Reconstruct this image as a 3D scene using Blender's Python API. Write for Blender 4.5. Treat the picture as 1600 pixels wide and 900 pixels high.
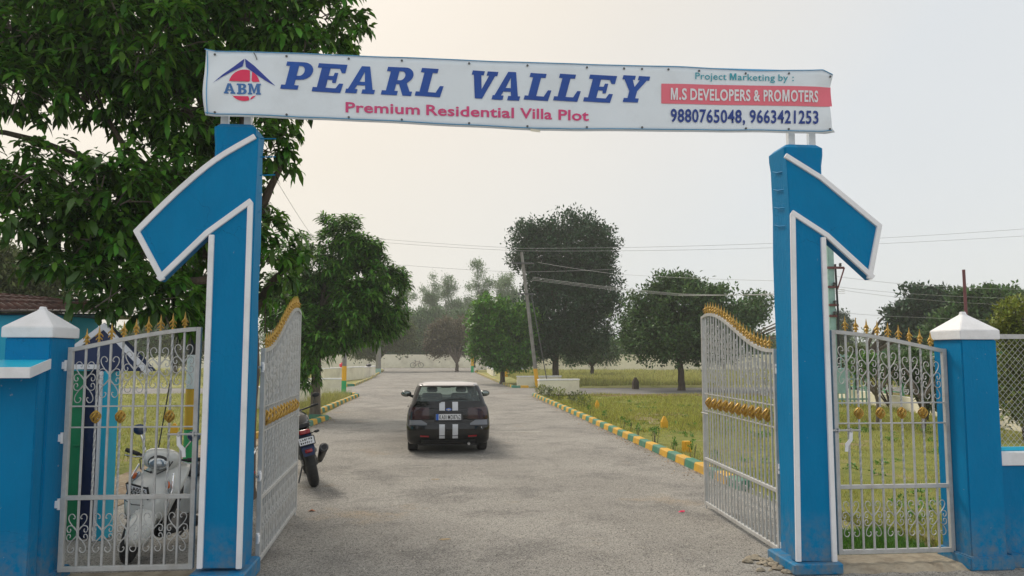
import bpy, bmesh, math, random
import numpy as np
from mathutils import Vector, Matrix, Euler

for o in list(bpy.data.objects):
    bpy.data.objects.remove(o)
SC = bpy.context.scene
COL = SC.collection
R = math.radians
random.seed(7)

# ------------------------------------------------------------------ camera
FPX = 1200.0
CAM_H = 1.9
YAW, PITCH, ROLL = R(5.25), math.atan(103 / 1200.0), R(0.05)
camd = bpy.data.cameras.new('camera')
camd.sensor_width = 36.0
camd.lens = 36.0 * FPX / 1600.0
camd.clip_start = 0.05
camd.clip_end = 3000
cam = bpy.data.objects.new('camera', camd)
COL.objects.link(cam)
_cp, _sp = math.cos(PITCH), math.sin(PITCH)
_yawm = Matrix.Rotation(-YAW, 3, 'Z')
_right = _yawm @ Vector((1, 0, 0))
_fwd = _yawm @ Vector((0, _cp, _sp))
_up = _yawm @ Vector((0, -_sp, _cp))
_c, _s = math.cos(ROLL), math.sin(ROLL)
_r2 = _right * _c + _up * _s
_u2 = _up * _c - _right * _s
cam.matrix_world = Matrix(((_r2.x, _u2.x, -_fwd.x, 0), (_r2.y, _u2.y, -_fwd.y, 0), (_r2.z, _u2.z, -_fwd.z, CAM_H), (0, 0, 0, 1)))
SC.camera = cam


def ray(px, py):
    return _r2 * ((px - 800) / FPX) + _u2 * ((450 - py) / FPX) + _fwd


def W(px, py, Y):
    """world point at depth Y (metres north of the camera) for a point of the survey photo"""
    d = ray(px, py)
    t = Y / d.y
    return Vector((d.x * t, Y, CAM_H + d.z * t))


def G(px, py, z=0.0):
    d = ray(px, py)
    t = (z - CAM_H) / d.z
    return Vector((d.x * t, d.y * t, z))


# ------------------------------------------------------------------ light: hazy overcast morning
SUN_EL, SUN_AZ = R(46), R(-30)     # azimuth from +Y towards +X
world = bpy.data.worlds.new("World")
SC.world = world
world.use_nodes = True
nt = world.node_tree
nt.nodes.clear()
N = nt.nodes.new
out = N('ShaderNodeOutputWorld')
sky = N('ShaderNodeTexSky')
sky.sky_type = 'NISHITA'
sky.sun_disc = False
sky.sun_elevation = SUN_EL
sky.sun_rotation = SUN_AZ
sky.dust_density = 4.0
b1 = N('ShaderNodeBackground')
b1.inputs[1].default_value = 0.05
dim = N('ShaderNodeVectorMath'); dim.operation = 'MULTIPLY'; dim.inputs[1].default_value = (0.2, 0.2, 0.2)   # cloud cover hides most of the clear sky
nt.links.new(sky.outputs[0], dim.inputs[0])
nt.links.new(dim.outputs[0], b1.inputs[0])
geo = N('ShaderNodeTexCoord')
sund = Vector((math.sin(SUN_AZ) * math.cos(SUN_EL), math.cos(SUN_AZ) * math.cos(SUN_EL), math.sin(SUN_EL)))
dot = N('ShaderNodeVectorMath'); dot.operation = 'DOT_PRODUCT'
nrm = N('ShaderNodeVectorMath'); nrm.operation = 'NORMALIZE'
nt.links.new(geo.outputs['Generated'], nrm.inputs[0])
nt.links.new(nrm.outputs[0], dot.inputs[0])
dot.inputs[1].default_value = sund
ramp = N('ShaderNodeValToRGB')
mr = N('ShaderNodeMapRange')
mr.inputs[1].default_value = -1; mr.inputs[2].default_value = 1
nt.links.new(dot.outputs['Value'], mr.inputs[0])
cr = ramp.color_ramp
cr.elements[0].position = 0.0; cr.elements[0].color = (0.52, 0.54, 0.56, 1)
cr.elements[1].position = 1.0; cr.elements[1].color = (0.60, 0.535, 0.445, 1)
e = cr.elements.new(0.55); e.color = (0.50, 0.515, 0.525, 1)
e = cr.elements.new(0.77); e.color = (0.452, 0.468, 0.477, 1)
e = cr.elements.new(0.90); e.color = (0.525, 0.48, 0.412, 1)
nz = N('ShaderNodeTexNoise')
nz.inputs['Scale'].default_value = 1.6
nz.inputs['Detail'].default_value = 4
nt.links.new(geo.outputs['Generated'], nz.inputs['Vector'])
mr2 = N('ShaderNodeMapRange')
mr2.inputs[1].default_value = 0.3; mr2.inputs[2].default_value = 0.7
mr2.inputs[3].default_value = 0.965; mr2.inputs[4].default_value = 1.035
nt.links.new(nz.outputs[0], mr2.inputs[0])
nt.links.new(mr.outputs[0], ramp.inputs[0])
b2 = N('ShaderNodeBackground')
nt.links.new(ramp.outputs[0], b2.inputs[0])
nt.links.new(mr2.outputs[0], b2.inputs[1])
add = N('ShaderNodeAddShader')
nt.links.new(b1.outputs[0], add.inputs[0])
nt.links.new(b2.outputs[0], add.inputs[1])
nt.links.new(add.outputs[0], out.inputs[0])

sund_l = bpy.data.lights.new('sun', 'SUN')
sund_l.energy = 1.5
sund_l.angle = R(15)
sund_l.color = (1.0, 0.93, 0.82)
sun = bpy.data.objects.new('sun', sund_l)
COL.objects.link(sun)
sun.rotation_euler = sund.to_track_quat('Z', 'Y').to_euler()

SC.view_settings.view_transform = 'Standard'
SC.view_settings.look = 'None'
SC.view_settings.exposure = 0.60
SC.view_settings.gamma = 1.0
SC.cycles.max_bounces = 8
SC.cycles.transparent_max_bounces = 16
SC.cycles.volume_bounces = 2


# ------------------------------------------------------------------ materials
def mat(name, col, rough=0.6, metal=0.0, col2=None, scale=3.0, bump=0.0, bscale=60.0, coat=0.0, spec=0.5,
        stain=None, stain_scale=1.2, stain_amt=0.5, stretch=None, detail=6.0, island=0.0, trans=0.0, alpha=1.0, bdist=0.01):
    m = bpy.data.materials.new(name)
    m.use_nodes = True
    t = m.node_tree
    p = t.nodes['Principled BSDF']
    p.inputs['Roughness'].default_value = rough
    p.inputs['Metallic'].default_value = metal
    p.inputs['Coat Weight'].default_value = coat
    p.inputs['Coat Roughness'].default_value = 0.06
    p.inputs['Specular IOR Level'].default_value = spec
    c4 = (*col, 1)
    p.inputs['Base Color'].default_value = c4
    tc = t.nodes.new('ShaderNodeTexCoord')
    mp = t.nodes.new('ShaderNodeMapping')
    t.links.new(tc.outputs['Object'], mp.inputs['Vector'])
    if stretch:
        mp.inputs['Scale'].default_value = stretch
    src = None
    if col2 is not None:
        n = t.nodes.new('ShaderNodeTexNoise')
        n.inputs['Scale'].default_value = scale
        n.inputs['Detail'].default_value = detail
        n.inputs['Roughness'].default_value = 0.65
        t.links.new(mp.outputs[0], n.inputs['Vector'])
        r = t.nodes.new('ShaderNodeMapRange')
        r.inputs[1].default_value = 0.35; r.inputs[2].default_value = 0.65
        t.links.new(n.outputs[0], r.inputs[0])
        mx = t.nodes.new('ShaderNodeMix'); mx.data_type = 'RGBA'
        mx.inputs[6].default_value = c4
        mx.inputs[7].default_value = (*col2, 1)
        t.links.new(r.outputs[0], mx.inputs[0])
        src = mx.outputs[2]
    if stain is not None:
        n = t.nodes.new('ShaderNodeTexNoise')
        n.inputs['Scale'].default_value = stain_scale
        n.inputs['Detail'].default_value = 8
        n.inputs['Roughness'].default_value = 0.7
        t.links.new(mp.outputs[0], n.inputs['Vector'])
        r = t.nodes.new('ShaderNodeMapRange')
        r.inputs[1].default_value = 0.5; r.inputs[2].default_value = 0.72
        r.inputs[4].default_value = stain_amt
        t.links.new(n.outputs[0], r.inputs[0])
        mx = t.nodes.new('ShaderNodeMix'); mx.data_type = 'RGBA'
        if src: t.links.new(src, mx.inputs[6])
        else: mx.inputs[6].default_value = c4
        mx.inputs[7].default_value = (*stain, 1)
        t.links.new(r.outputs[0], mx.inputs[0])
        src = mx.outputs[2]
    if island > 0:
        g = t.nodes.new('ShaderNodeNewGeometry')
        hs = t.nodes.new('ShaderNodeHueSaturation')
        r = t.nodes.new('ShaderNodeMapRange')
        r.inputs[3].default_value = 1 - island; r.inputs[4].default_value = 1 + island * 1.4
        t.links.new(g.outputs['Random Per Island'], r.inputs[0])
        r2 = t.nodes.new('ShaderNodeMapRange')
        r2.inputs[3].default_value = 0.515; r2.inputs[4].default_value = 0.475
        mm = t.nodes.new('ShaderNodeMath'); mm.operation = 'MULTIPLY'; mm.inputs[1].default_value = 7.31
        fr = t.nodes.new('ShaderNodeMath'); fr.operation = 'FRACT'
        t.links.new(g.outputs['Random Per Island'], mm.inputs[0])
        t.links.new(mm.outputs[0], fr.inputs[0])
        t.links.new(fr.outputs[0], r2.inputs[0])
        t.links.new(r2.outputs[0], hs.inputs['Hue'])
        t.links.new(r.outputs[0], hs.inputs['Value'])
        if src: t.links.new(src, hs.inputs['Color'])
        else: hs.inputs['Color'].default_value = c4
        src = hs.outputs[0]
    if src:
        t.links.new(src, p.inputs['Base Color'])
    if bump > 0:
        n = t.nodes.new('ShaderNodeTexNoise')
        n.inputs['Scale'].default_value = bscale
        n.inputs['Detail'].default_value = 5
        t.links.new(mp.outputs[0], n.inputs['Vector'])
        b = t.nodes.new('ShaderNodeBump')
        b.inputs['Strength'].default_value = bump
        b.inputs['Distance'].default_value = bdist
        t.links.new(n.outputs[0], b.inputs['Height'])
        t.links.new(b.outputs[0], p.inputs['Normal'])
    if trans > 0:
        tr = t.nodes.new('ShaderNodeBsdfTranslucent')
        ms = t.nodes.new('ShaderNodeMixShader')
        ms.inputs[0].default_value = trans
        if src:
            hv = t.nodes.new('ShaderNodeHueSaturation')
            hv.inputs['Value'].default_value = 1.6
            hv.inputs['Hue'].default_value = 0.48
            t.links.new(src, hv.inputs['Color'])
            t.links.new(hv.outputs[0], tr.inputs[0])
        else:
            tr.inputs[0].default_value = c4
        t.links.new(p.outputs[0], ms.inputs[1])
        t.links.new(tr.outputs[0], ms.inputs[2])
        t.links.new(ms.outputs[0], t.nodes['Material Output'].inputs[0])
    return m


def glass_mat(name, tint, op=0.4, rough=0.03):
    """thin window glass: part clear, part glossy"""
    m = bpy.data.materials.new(name)
    m.use_nodes = True
    t = m.node_tree
    p = t.nodes['Principled BSDF']
    p.inputs['Base Color'].default_value = (*[c * 0.3 for c in tint], 1)
    p.inputs['Roughness'].default_value = rough
    p.inputs['Specular IOR Level'].default_value = 0.8
    tr = t.nodes.new('ShaderNodeBsdfTransparent')
    tr.inputs[0].default_value = (*tint, 1)
    ms = t.nodes.new('ShaderNodeMixShader')
    ms.inputs[0].default_value = op
    t.links.new(tr.outputs[0], ms.inputs[1])
    t.links.new(p.outputs[0], ms.inputs[2])
    t.links.new(ms.outputs[0], t.nodes['Material Output'].inputs[0])
    return m


M = {}


def masonry_paint(name, c1, c2, dust=True):
    """emulsion on plaster: roller mottling, faint runs, hairline cracks, dust splashed on the foot"""
    m = mat(name, c1, 0.5, col2=c2, scale=2.2, bump=0.35, bscale=38, spec=0.08, stain=tuple(v * .72 for v in c1), stain_scale=1.3, stain_amt=0.4, stretch=(1, 1, 0.45))
    t = m.node_tree; p = t.nodes['Principled BSDF']
    src = p.inputs['Base Color'].links[0].from_socket
    tc = t.nodes.new('ShaderNodeTexCoord')
    def mixin(fac, col, src):
        mx = t.nodes.new('ShaderNodeMix'); mx.data_type = 'RGBA'
        t.links.new(fac, mx.inputs[0]); t.links.new(src, mx.inputs[6]); mx.inputs[7].default_value = (*col, 1)
        return mx.outputs[2]
    def rng(s_, a, b, c=0.0, d=1.0):
        r = t.nodes.new('ShaderNodeMapRange')
        for i_, v in zip((1, 2, 3, 4), (a, b, c, d)): r.inputs[i_].default_value = v
        t.links.new(s_, r.inputs[0]); return r.outputs[0]
    # runs
    mp = t.nodes.new('ShaderNodeMapping'); mp.inputs['Scale'].default_value = (22, 22, 0.9)
    t.links.new(tc.outputs['Object'], mp.inputs[0])
    n = t.nodes.new('ShaderNodeTexNoise'); n.inputs['Scale'].default_value = 1.0; n.inputs['Detail'].default_value = 5
    t.links.new(mp.outputs[0], n.inputs['Vector'])
    src = mixin(rng(n.outputs[0], 0.56, 0.74, 0, 0.30), (0.005, 0.17, 0.33), src)
    # chips and pale scuffs
    n = t.nodes.new('ShaderNodeTexNoise'); n.inputs['Scale'].default_value = 26; n.inputs['Detail'].default_value = 3
    t.links.new(tc.outputs['Object'], n.inputs['Vector'])
    src = mixin(rng(n.outputs[0], 0.735, 0.76, 0, 0.7), (0.30, 0.36, 0.40), src)
    # hairline cracks
    v = t.nodes.new('ShaderNodeTexVoronoi'); v.feature = 'DISTANCE_TO_EDGE'; v.inputs['Scale'].default_value = 1.7
    nw = t.nodes.new('ShaderNodeTexNoise'); nw.inputs['Scale'].default_value = 4; nw.inputs['Detail'].default_value = 5
    t.links.new(tc.outputs['Object'], nw.inputs['Vector'])
    ad = t.nodes.new('ShaderNodeVectorMath'); ad.operation = 'MULTIPLY_ADD'; ad.inputs[1].default_value = (.35, .35, .35)
    t.links.new(nw.outputs['Color'], ad.inputs[0]); t.links.new(tc.outputs['Object'], ad.inputs[2])
    t.links.new(ad.outputs[0], v.inputs['Vector'])
    cr_ = rng(v.outputs['Distance'], 0.0, 0.004, 0.55, 0.0)
    mk_ = t.nodes.new('ShaderNodeMath'); mk_.operation = 'MULTIPLY'
    n = t.nodes.new('ShaderNodeTexNoise'); n.inputs['Scale'].default_value = 1.1
    t.links.new(tc.outputs['Object'], n.inputs['Vector'])
    t.links.new(cr_, mk_.inputs[0]); t.links.new(rng(n.outputs[0], 0.5, 0.6), mk_.inputs[1])
    src = mixin(mk_.outputs[0], (0.0, 0.05, 0.11), src)
    # dust and mud splashes on the foot
    ge = t.nodes.new('ShaderNodeNewGeometry'); sp_ = t.nodes.new('ShaderNodeSeparateXYZ'); t.links.new(ge.outputs['Position'], sp_.inputs[0])
    n = t.nodes.new('ShaderNodeTexNoise'); n.inputs['Scale'].default_value = 9; n.inputs['Detail'].default_value = 8; n.inputs['Roughness'].default_value = 0.75
    t.links.new(tc.outputs['Object'], n.inputs['Vector'])
    zz = rng(sp_.outputs[2], 0.0, 0.55, 1.0, 0.0)
    mk2 = t.nodes.new('ShaderNodeMath'); mk2.operation = 'MULTIPLY'
    t.links.new(zz, mk2.inputs[0]); t.links.new(rng(n.outputs[0], 0.40, 0.72), mk2.inputs[1])
    src = mixin(mk2.outputs[0], (0.24, 0.22, 0.18), src)
    t.links.new(src, p.inputs['Base Color'])
    return m


M['blue'] = masonry_paint('blue_paint', (0.0, 0.188, 0.405), (0.0, 0.215, 0.45))
M['turq'] = mat('turquoise_paint', (0.006, 0.45, 0.66), 0.5, col2=(0.008, 0.49, 0.70), scale=2, bump=0.2, bscale=40)
M['navy'] = mat('navy_paint', (0.010, 0.022, 0.085), 0.5, col2=(0.012, 0.03, 0.10), scale=3)
M['greenpaint'] = mat('green_door_paint', (0.012, 0.22, 0.085), 0.45, col2=(0.015, 0.27, 0.11), scale=4)
M['white'] = mat('white_trim_paint', (0.88, 0.87, 0.88), 0.55, col2=(0.82, 0.82, 0.83), scale=4, stain=(0.50, 0.49, 0.47), stain_scale=2.5, stain_amt=0.35, bump=0.2, bscale=50)
M['steel'] = mat('painted_gate_steel', (0.56, 0.555, 0.54), 0.42, 0.15, col2=(0.48, 0.475, 0.455), scale=9, stain=(0.26, 0.20, 0.15), stain_scale=7, stain_amt=0.4, bump=0.2, bscale=90)
M['gold'] = mat('gold_paint', (0.60, 0.37, 0.065), 0.4, 0.3, col2=(0.40, 0.23, 0.04), scale=30, bump=0.3, bscale=120)
M['banner'] = mat('banner_vinyl', (0.80, 0.85, 0.89), 0.35, col2=(0.76, 0.82, 0.87), scale=0.8, stain=(0.55, 0.57, 0.58), stain_scale=2.0, stain_amt=0.3, bump=0.25, bscale=5, bdist=0.02)
M['banner_edge'] = mat('blue_frame_paint', (0.10, 0.36, 0.62), 0.5)
M['ink_blue'] = mat('blue_ink', (0.002, 0.050, 0.30), 0.45, col2=(0.002, 0.08, 0.40), scale=1.6)
M['ink_navy'] = mat('navy_ink', (0.004, 0.035, 0.24), 0.45)
M['ink_roof'] = mat('logo_navy_ink', (0.012, 0.035, 0.30), 0.4)
M['ink_steel'] = mat('steel_blue_ink', (0.045, 0.16, 0.42), 0.4)
M['ink_red'] = mat('crimson_ink', (0.78, 0.02, 0.10), 0.4)
M['ink_pink'] = mat('pink_ink', (0.72, 0.045, 0.20), 0.4, col2=(0.62, 0.06, 0.19), scale=2)
M['ink_band'] = mat('rose_band_ink', (0.80, 0.155, 0.21), 0.4)
M['ink_teal'] = mat('teal_ink', (0.035, 0.34, 0.42), 0.4)
M['ink_white'] = mat('white_ink', (0.78, 0.78, 0.80), 0.4)
M['cream'] = mat('limewashed_wall', (0.85, 0.80, 0.65), 0.85, col2=(0.78, 0.73, 0.58), scale=1.5, stain=(0.33, 0.27, 0.19), stain_scale=0.6, stain_amt=0.45, bump=0.4, bscale=15)
M['kerb_y'] = mat('yellow_kerb_paint', (0.72, 0.40, 0.022), 0.65, col2=(0.60, 0.34, 0.03), scale=7, stain=(0.30, 0.24, 0.14), stain_scale=4, stain_amt=0.7, bump=0.4, bscale=30)
M['kerb_g'] = mat('green_kerb_paint', (0.040, 0.19, 0.125), 0.65, col2=(0.05, 0.24, 0.155), scale=7, stain=(0.22, 0.24, 0.18), stain_scale=4, stain_amt=0.7, bump=0.4, bscale=30)
M['kerb_top'] = mat('faded_kerb_top', (0.62, 0.50, 0.22), 0.75, col2=(0.52, 0.46, 0.28), scale=6)
M['pole_y'] = mat('yellow_band_paint', (0.75, 0.40, 0.012), 0.5)
M['pole_g'] = mat('green_band_paint', (0.015, 0.36, 0.12), 0.5)
M['concrete'] = mat('concrete', (0.27, 0.26, 0.24), 0.85, col2=(0.19, 0.18, 0.165), scale=4, bump=0.4, bscale=25)
M['cement'] = mat('sandy_cement', (0.42, 0.36, 0.27), 0.9, col2=(0.30, 0.25, 0.18), scale=6, stain=(0.16, 0.13, 0.10), stain_scale=3, stain_amt=0.6, bump=0.9, bscale=22, bdist=0.02)
M['palegreen'] = mat('pale_green_paint', (0.34, 0.52, 0.47), 0.6, col2=(0.25, 0.42, 0.38), scale=5)
M['rust'] = mat('red_oxide_pipe', (0.20, 0.075, 0.075), 0.7, col2=(0.15, 0.06, 0.06), scale=20)
M['darksteel'] = mat('dark_galvanised_steel', (0.10, 0.10, 0.10), 0.5, 0.3)
M['tile'] = mat('terracotta_roof_tile', (0.15, 0.062, 0.045), 0.75, col2=(0.09, 0.045, 0.036), scale=8, stain=(0.04, 0.035, 0.03), stain_scale=5, stain_amt=0.7, bump=0.4, bscale=30)
M['tile_edge'] = mat('mortar_tile_edge', (0.42, 0.34, 0.29), 0.8)
M['bark'] = mat('bark', (0.115, 0.085, 0.062), 0.9, col2=(0.06, 0.045, 0.034), scale=9, stretch=(1, 1, 0.3), bump=0.9, bscale=22, bdist=0.03)
M['barkpale'] = mat('pale_bark', (0.20, 0.165, 0.13), 0.9, col2=(0.10, 0.08, 0.06), scale=9, stretch=(1, 1, 0.3), bump=0.8, bscale=22, bdist=0.03)
M['leaf'] = mat('glossy_leaf', (0.045, 0.135, 0.012), 0.45, island=0.75, trans=0.25, spec=0.25)
M['leaf_mango'] = mat('mango_leaf', (0.052, 0.150, 0.016), 0.5, island=0.75, trans=0.22, spec=0.25)
M['leaf_dark'] = mat('dark_leaf', (0.026, 0.070, 0.028), 0.6, island=0.5, trans=0.12)
M['leaf_mid'] = mat('mid_green_leaf', (0.055, 0.120, 0.032), 0.6, island=0.5, trans=0.15)
M['leaf_bright'] = mat('bright_green_leaf', (0.065, 0.195, 0.016), 0.5, island=0.5, trans=0.2)
M['leaf_dull'] = mat('olive_leaf', (0.095, 0.125, 0.042), 0.7, island=0.45, trans=0.12)
M['leaf_brown'] = mat('brownish_olive_leaf', (0.125, 0.11, 0.06), 0.7, island=0.45, trans=0.12)
M['leaf_euc'] = mat('eucalyptus_leaf', (0.125, 0.205, 0.09), 0.6, island=0.4, trans=0.15)
M['leaf_yellow'] = mat('yellowish_shrub_leaf', (0.15, 0.19, 0.03), 0.5, island=0.5, trans=0.2)
M['dryleaf'] = mat('dry_leaf', (0.32, 0.10, 0.04), 0.7, island=0.4)
M['grass'] = mat('grass_blade', (0.26, 0.28, 0.045), 0.6, island=0.55, trans=0.2)
M['straw'] = mat('straw_blade', (0.42, 0.36, 0.14), 0.7, island=0.4, trans=0.1)
M['grass_far'] = mat('dry_grass_blade', (0.30, 0.31, 0.09), 0.7, island=0.4, trans=0.2)
M['black_paint'] = mat('black_car_paint', (0.004, 0.0045, 0.005), 0.3, coat=1.0, spec=0.03)
M['silver_paint'] = mat('silver_stripe_vinyl', (0.62, 0.63, 0.66), 0.35, 0.2)
M['roof_pale'] = mat('pale_roof', (0.60, 0.56, 0.55), 0.3, coat=0.6)  # one pale tone for the roof and spoiler of the black body
M['sheen_grey'] = mat('painted_bumper_sheen', (0.13, 0.14, 0.16), 0.35, coat=0.5)  # sheen on the bumper put into the colour
M['rubber'] = mat('tyre_rubber', (0.018, 0.018, 0.019), 0.8, col2=(0.03, 0.028, 0.026), scale=12, bump=0.3, bscale=60)
M['plastic'] = mat('black_plastic', (0.02, 0.02, 0.022), 0.5)
M['seat'] = mat('dark_vinyl_seat', (0.030, 0.034, 0.042), 0.5, bump=0.2, bscale=80)
M['alloy'] = mat('alloy_metal', (0.55, 0.55, 0.56), 0.3, 0.9)
M['chrome'] = mat('chrome', (0.80, 0.80, 0.82), 0.12, 1.0)
M['redlens'] = mat('red_lens', (0.34, 0.012, 0.02), 0.25, coat=0.6)
M['darklens'] = mat('smoked_tail_lens', (0.010, 0.008, 0.011), 0.2, coat=0.35, spec=0.3)
M['orangelens'] = mat('orange_lens', (0.75, 0.14, 0.02), 0.2, coat=0.8)
M['plate'] = mat('plate_white', (0.82, 0.82, 0.84), 0.45)
M['plateblue'] = mat('plate_blue', (0.02, 0.13, 0.58), 0.45)
M['ink_black'] = mat('black_ink', (0.01, 0.01, 0.012), 0.5)
M['glass'] = glass_mat('car_glass', (0.80, 0.93, 0.90), 0.30)
M['cream_scooter'] = mat('ivory_scooter_paint', (0.74, 0.73, 0.68), 0.25, coat=0.8)
M['headglass'] = mat('headlamp_glass', (0.55, 0.58, 0.60), 0.08, 0.6, coat=1.0)
M['mirror'] = mat('mirror_back_blue_black', (0.02, 0.045, 0.11), 0.15, coat=1.0)
M['paleblue'] = mat('pale_blue_wall', (0.56, 0.60, 0.72), 0.8, col2=(0.50, 0.55, 0.68), scale=1)
M['fencegreen'] = mat('green_fence_paint', (0.06, 0.30, 0.13), 0.5)
M['wire'] = mat('overhead_wire', (0.40, 0.40, 0.40), 0.6)
M['galv'] = mat('galvanised_wire', (0.55, 0.55, 0.52), 0.45, 0.3)
M['red'] = mat('red_plastic', (0.75, 0.02, 0.05), 0.4)
M['skin'] = mat('brown_skin', (0.20, 0.10, 0.06), 0.6)
M['cloth'] = mat('pale_shirt', (0.50, 0.45, 0.42), 0.8)
M['clothdark'] = mat('brown_trousers', (0.22, 0.13, 0.09), 0.8)


# ------------------------------------------------------------------ mesh helpers
ROOT = {}


class MB:
    def __init__(s):
        s.v = []; s.f = []; s.mi = []

    def add(s, verts, faces, mi=0):
        b = len(s.v)
        s.v += [tuple(p) for p in verts]
        s.f += [tuple(b + i for i in f) for f in faces]
        s.mi += [mi] * len(faces)
        return s

    def box(s, lo, hi, mi=0):
        x0, y0, z0 = lo; x1, y1, z1 = hi
        v = [(x0, y0, z0), (x1, y0, z0), (x1, y1, z0), (x0, y1, z0), (x0, y0, z1), (x1, y0, z1), (x1, y1, z1), (x0, y1, z1)]
        return s.add(v, [(0, 3, 2, 1), (4, 5, 6, 7), (0, 1, 5, 4), (1, 2, 6, 5), (2, 3, 7, 6), (3, 0, 4, 7)], mi)

    def obox(s, mtx, lo, hi, mi=0):
        b = len(s.v)
        s.box(lo, hi, mi)
        for i in range(b, len(s.v)):
            s.v[i] = tuple(mtx @ Vector(s.v[i]))
        return s

    def cbox(s, lo, hi, b=0.01, mi=0):
        """chamfered box"""
        x0, y0, z0 = lo; x1, y1, z1 = hi
        rings = []
        for z, k in ((z0, b), (z0 + b, 0), (z1 - b, 0), (z1, b)):
            a0, a1, c0, c1 = x0 + k, x1 - k, y0 + k, y1 - k
            q = b
            rings.append([(a0 + q, c0, z), (a1 - q, c0, z), (a1, c0 + q, z), (a1, c1 - q, z), (a1 - q, c1, z), (a0 + q, c1, z), (a0, c1 - q, z), (a0, c0 + q, z)])
        return s.loft(rings, mi=mi)

    def prism(s, poly, y0, y1, mi=0):
        """poly: list of (x, z) drawn counter-clockwise seen from -Y; extruded along Y"""
        n = len(poly)
        v = [(p[0], y0, p[1]) for p in poly] + [(p[0], y1, p[1]) for p in poly]
        f = [tuple(range(n)), tuple(range(2 * n - 1, n - 1, -1))]
        f += [(i, i + n, (i + 1) % n + n, (i + 1) % n) for i in range(n)]
        return s.add(v, f, mi)

    def zprism(s, poly, z0, z1, mi=0):
        n = len(poly)
        v = [(p[0], p[1], z0) for p in poly] + [(p[0], p[1], z1) for p in poly]
        f = [tuple(range(n - 1, -1, -1)), tuple(range(n, 2 * n))]
        f += [(i, (i + 1) % n, (i + 1) % n + n, i + n) for i in range(n)]
        return s.add(v, f, mi)

    def loft(s, rings, cap=True, closed=True, mi=0):
        b = len(s.v); n = len(rings[0])
        for r in rings:
            s.v += [tuple(p) for p in r]
        fs = []
        for k in range(len(rings) - 1):
            for i in range(n if closed else n - 1):
                j = (i + 1) % n
                fs.append((b + k * n + i, b + k * n + j, b + (k + 1) * n + j, b + (k + 1) * n + i))
        if cap:
            fs.append(tuple(b + i for i in range(n - 1, -1, -1)))
            fs.append(tuple(b + (len(rings) - 1) * n + i for i in range(n)))
        s.f += fs; s.mi += [mi] * len(fs)
        return s

    def tube(s, path, r, n=8, cap=True, mi=0, flat=None):
        pts = [Vector(p) for p in path]
        rs = r if isinstance(r, (list, tuple)) else [r] * len(pts)
        rings = []
        prev = None
        for i, p in enumerate(pts):
            if i == 0: d = pts[1] - p
            elif i == len(pts) - 1: d = p - pts[i - 1]
            else: d = (pts[i + 1] - p).normalized() + (p - pts[i - 1]).normalized()
            if d.length < 1e-9: d = Vector((0, 0, 1))
            d.normalize()
            if prev is None:
                a = Vector((0, 0, 1)) if abs(d.z) < 0.9 else Vector((0, 1, 0))
                u = d.cross(a).normalized()
            else:
                u = prev - d * prev.dot(d)
                if u.length < 1e-6:
                    u = d.orthogonal()
                u.normalize()
            prev = u
            w = d.cross(u)
            rings.append([p + (u * math.cos(2 * math.pi * k / n) + w * math.sin(2 * math.pi * k / n)) * rs[i] for k in range(n)])
        return s.loft(rings, cap, mi=mi)

    def lathe(s, prof, n=16, mtx=None, mi=0):
        """prof: (r, z) list, around Z"""
        rings = []
        for r, z in prof:
            ring = [Vector((r * math.cos(2 * math.pi * k / n), r * math.sin(2 * math.pi * k / n), z)) for k in range(n)]
            if mtx is not None: ring = [mtx @ p for p in ring]
            rings.append(ring)
        return s.loft(rings, True, mi=mi)

    def ell(s, c, r, n=16, m=10, mtx=None, mi=0):
        rings = []
        for j in range(m + 1):
            t = -math.pi / 2 + math.pi * j / m
            cr_ = max(0.02, math.cos(t))
            ring = [Vector((r[0] * cr_ * math.cos(2 * math.pi * k / n), r[1] * cr_ * math.sin(2 * math.pi * k / n), r[2] * math.sin(t))) for k in range(n)]
            if mtx is not None: ring = [mtx @ p for p in ring]
            rings.append([p + Vector(c) for p in ring])
        return s.loft(rings, True, mi=mi)

    def xf(s, mtx):
        s.v = [tuple(mtx @ Vector(p)) for p in s.v]
        return s

    def build(s, name, mats, parent=None, world=False, smooth=None, bevel=0.0):
        me = bpy.data.meshes.new(name)
        vs = s.v
        if world and parent is not None and parent in ROOT:
            L = ROOT[parent]
            vs = [(p[0] - L[0], p[1] - L[1], p[2] - L[2]) for p in vs]
        me.from_pydata(vs, [], s.f)
        if not isinstance(mats, (list, tuple)): mats = [mats]
        mats = [q for q in mats if q]
        for m_ in mats: me.materials.append(m_)
        if len(mats) > 1: me.polygons.foreach_set('material_index', s.mi)
        me.update()
        bm = bmesh.new(); bm.from_mesh(me)
        bmesh.ops.recalc_face_normals(bm, faces=bm.faces)
        if bevel > 0:
            es = [e for e in bm.edges if len(e.link_faces) == 2 and e.calc_face_angle(0) > R(35)]
            try:
                bmesh.ops.bevel(bm, geom=es, offset=bevel, segments=2, affect='EDGES', clamp_overlap=True)
            except Exception:
                pass
        bm.to_mesh(me); bm.free()
        if smooth is not None:
            me.shade_smooth()
            me.set_sharp_from_angle(angle=R(smooth))
        return link(name, me, parent)


def link(name, me, parent=None):
    o = bpy.data.objects.new(name, me)
    COL.objects.link(o)
    if parent is not None:
        o.parent = parent
        if parent in ROOT: ROOT[o] = ROOT[parent]
    return o


def tag(o, label=None, cat=None, group=None, kind=None):
    if label: o['label'] = label
    if cat: o['category'] = cat
    if group: o['group'] = group
    if kind: o['kind'] = kind
    return o


def thing(name, label, cat, loc=(0, 0, 0), rot=0.0, group=None):
    o = bpy.data.objects.new(name, None)
    o.empty_display_size = 0.2
    COL.objects.link(o)
    o.location = loc
    o.rotation_euler = (0, 0, rot)
    ROOT[o] = tuple(loc)
    return tag(o, label, cat, group)


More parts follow.
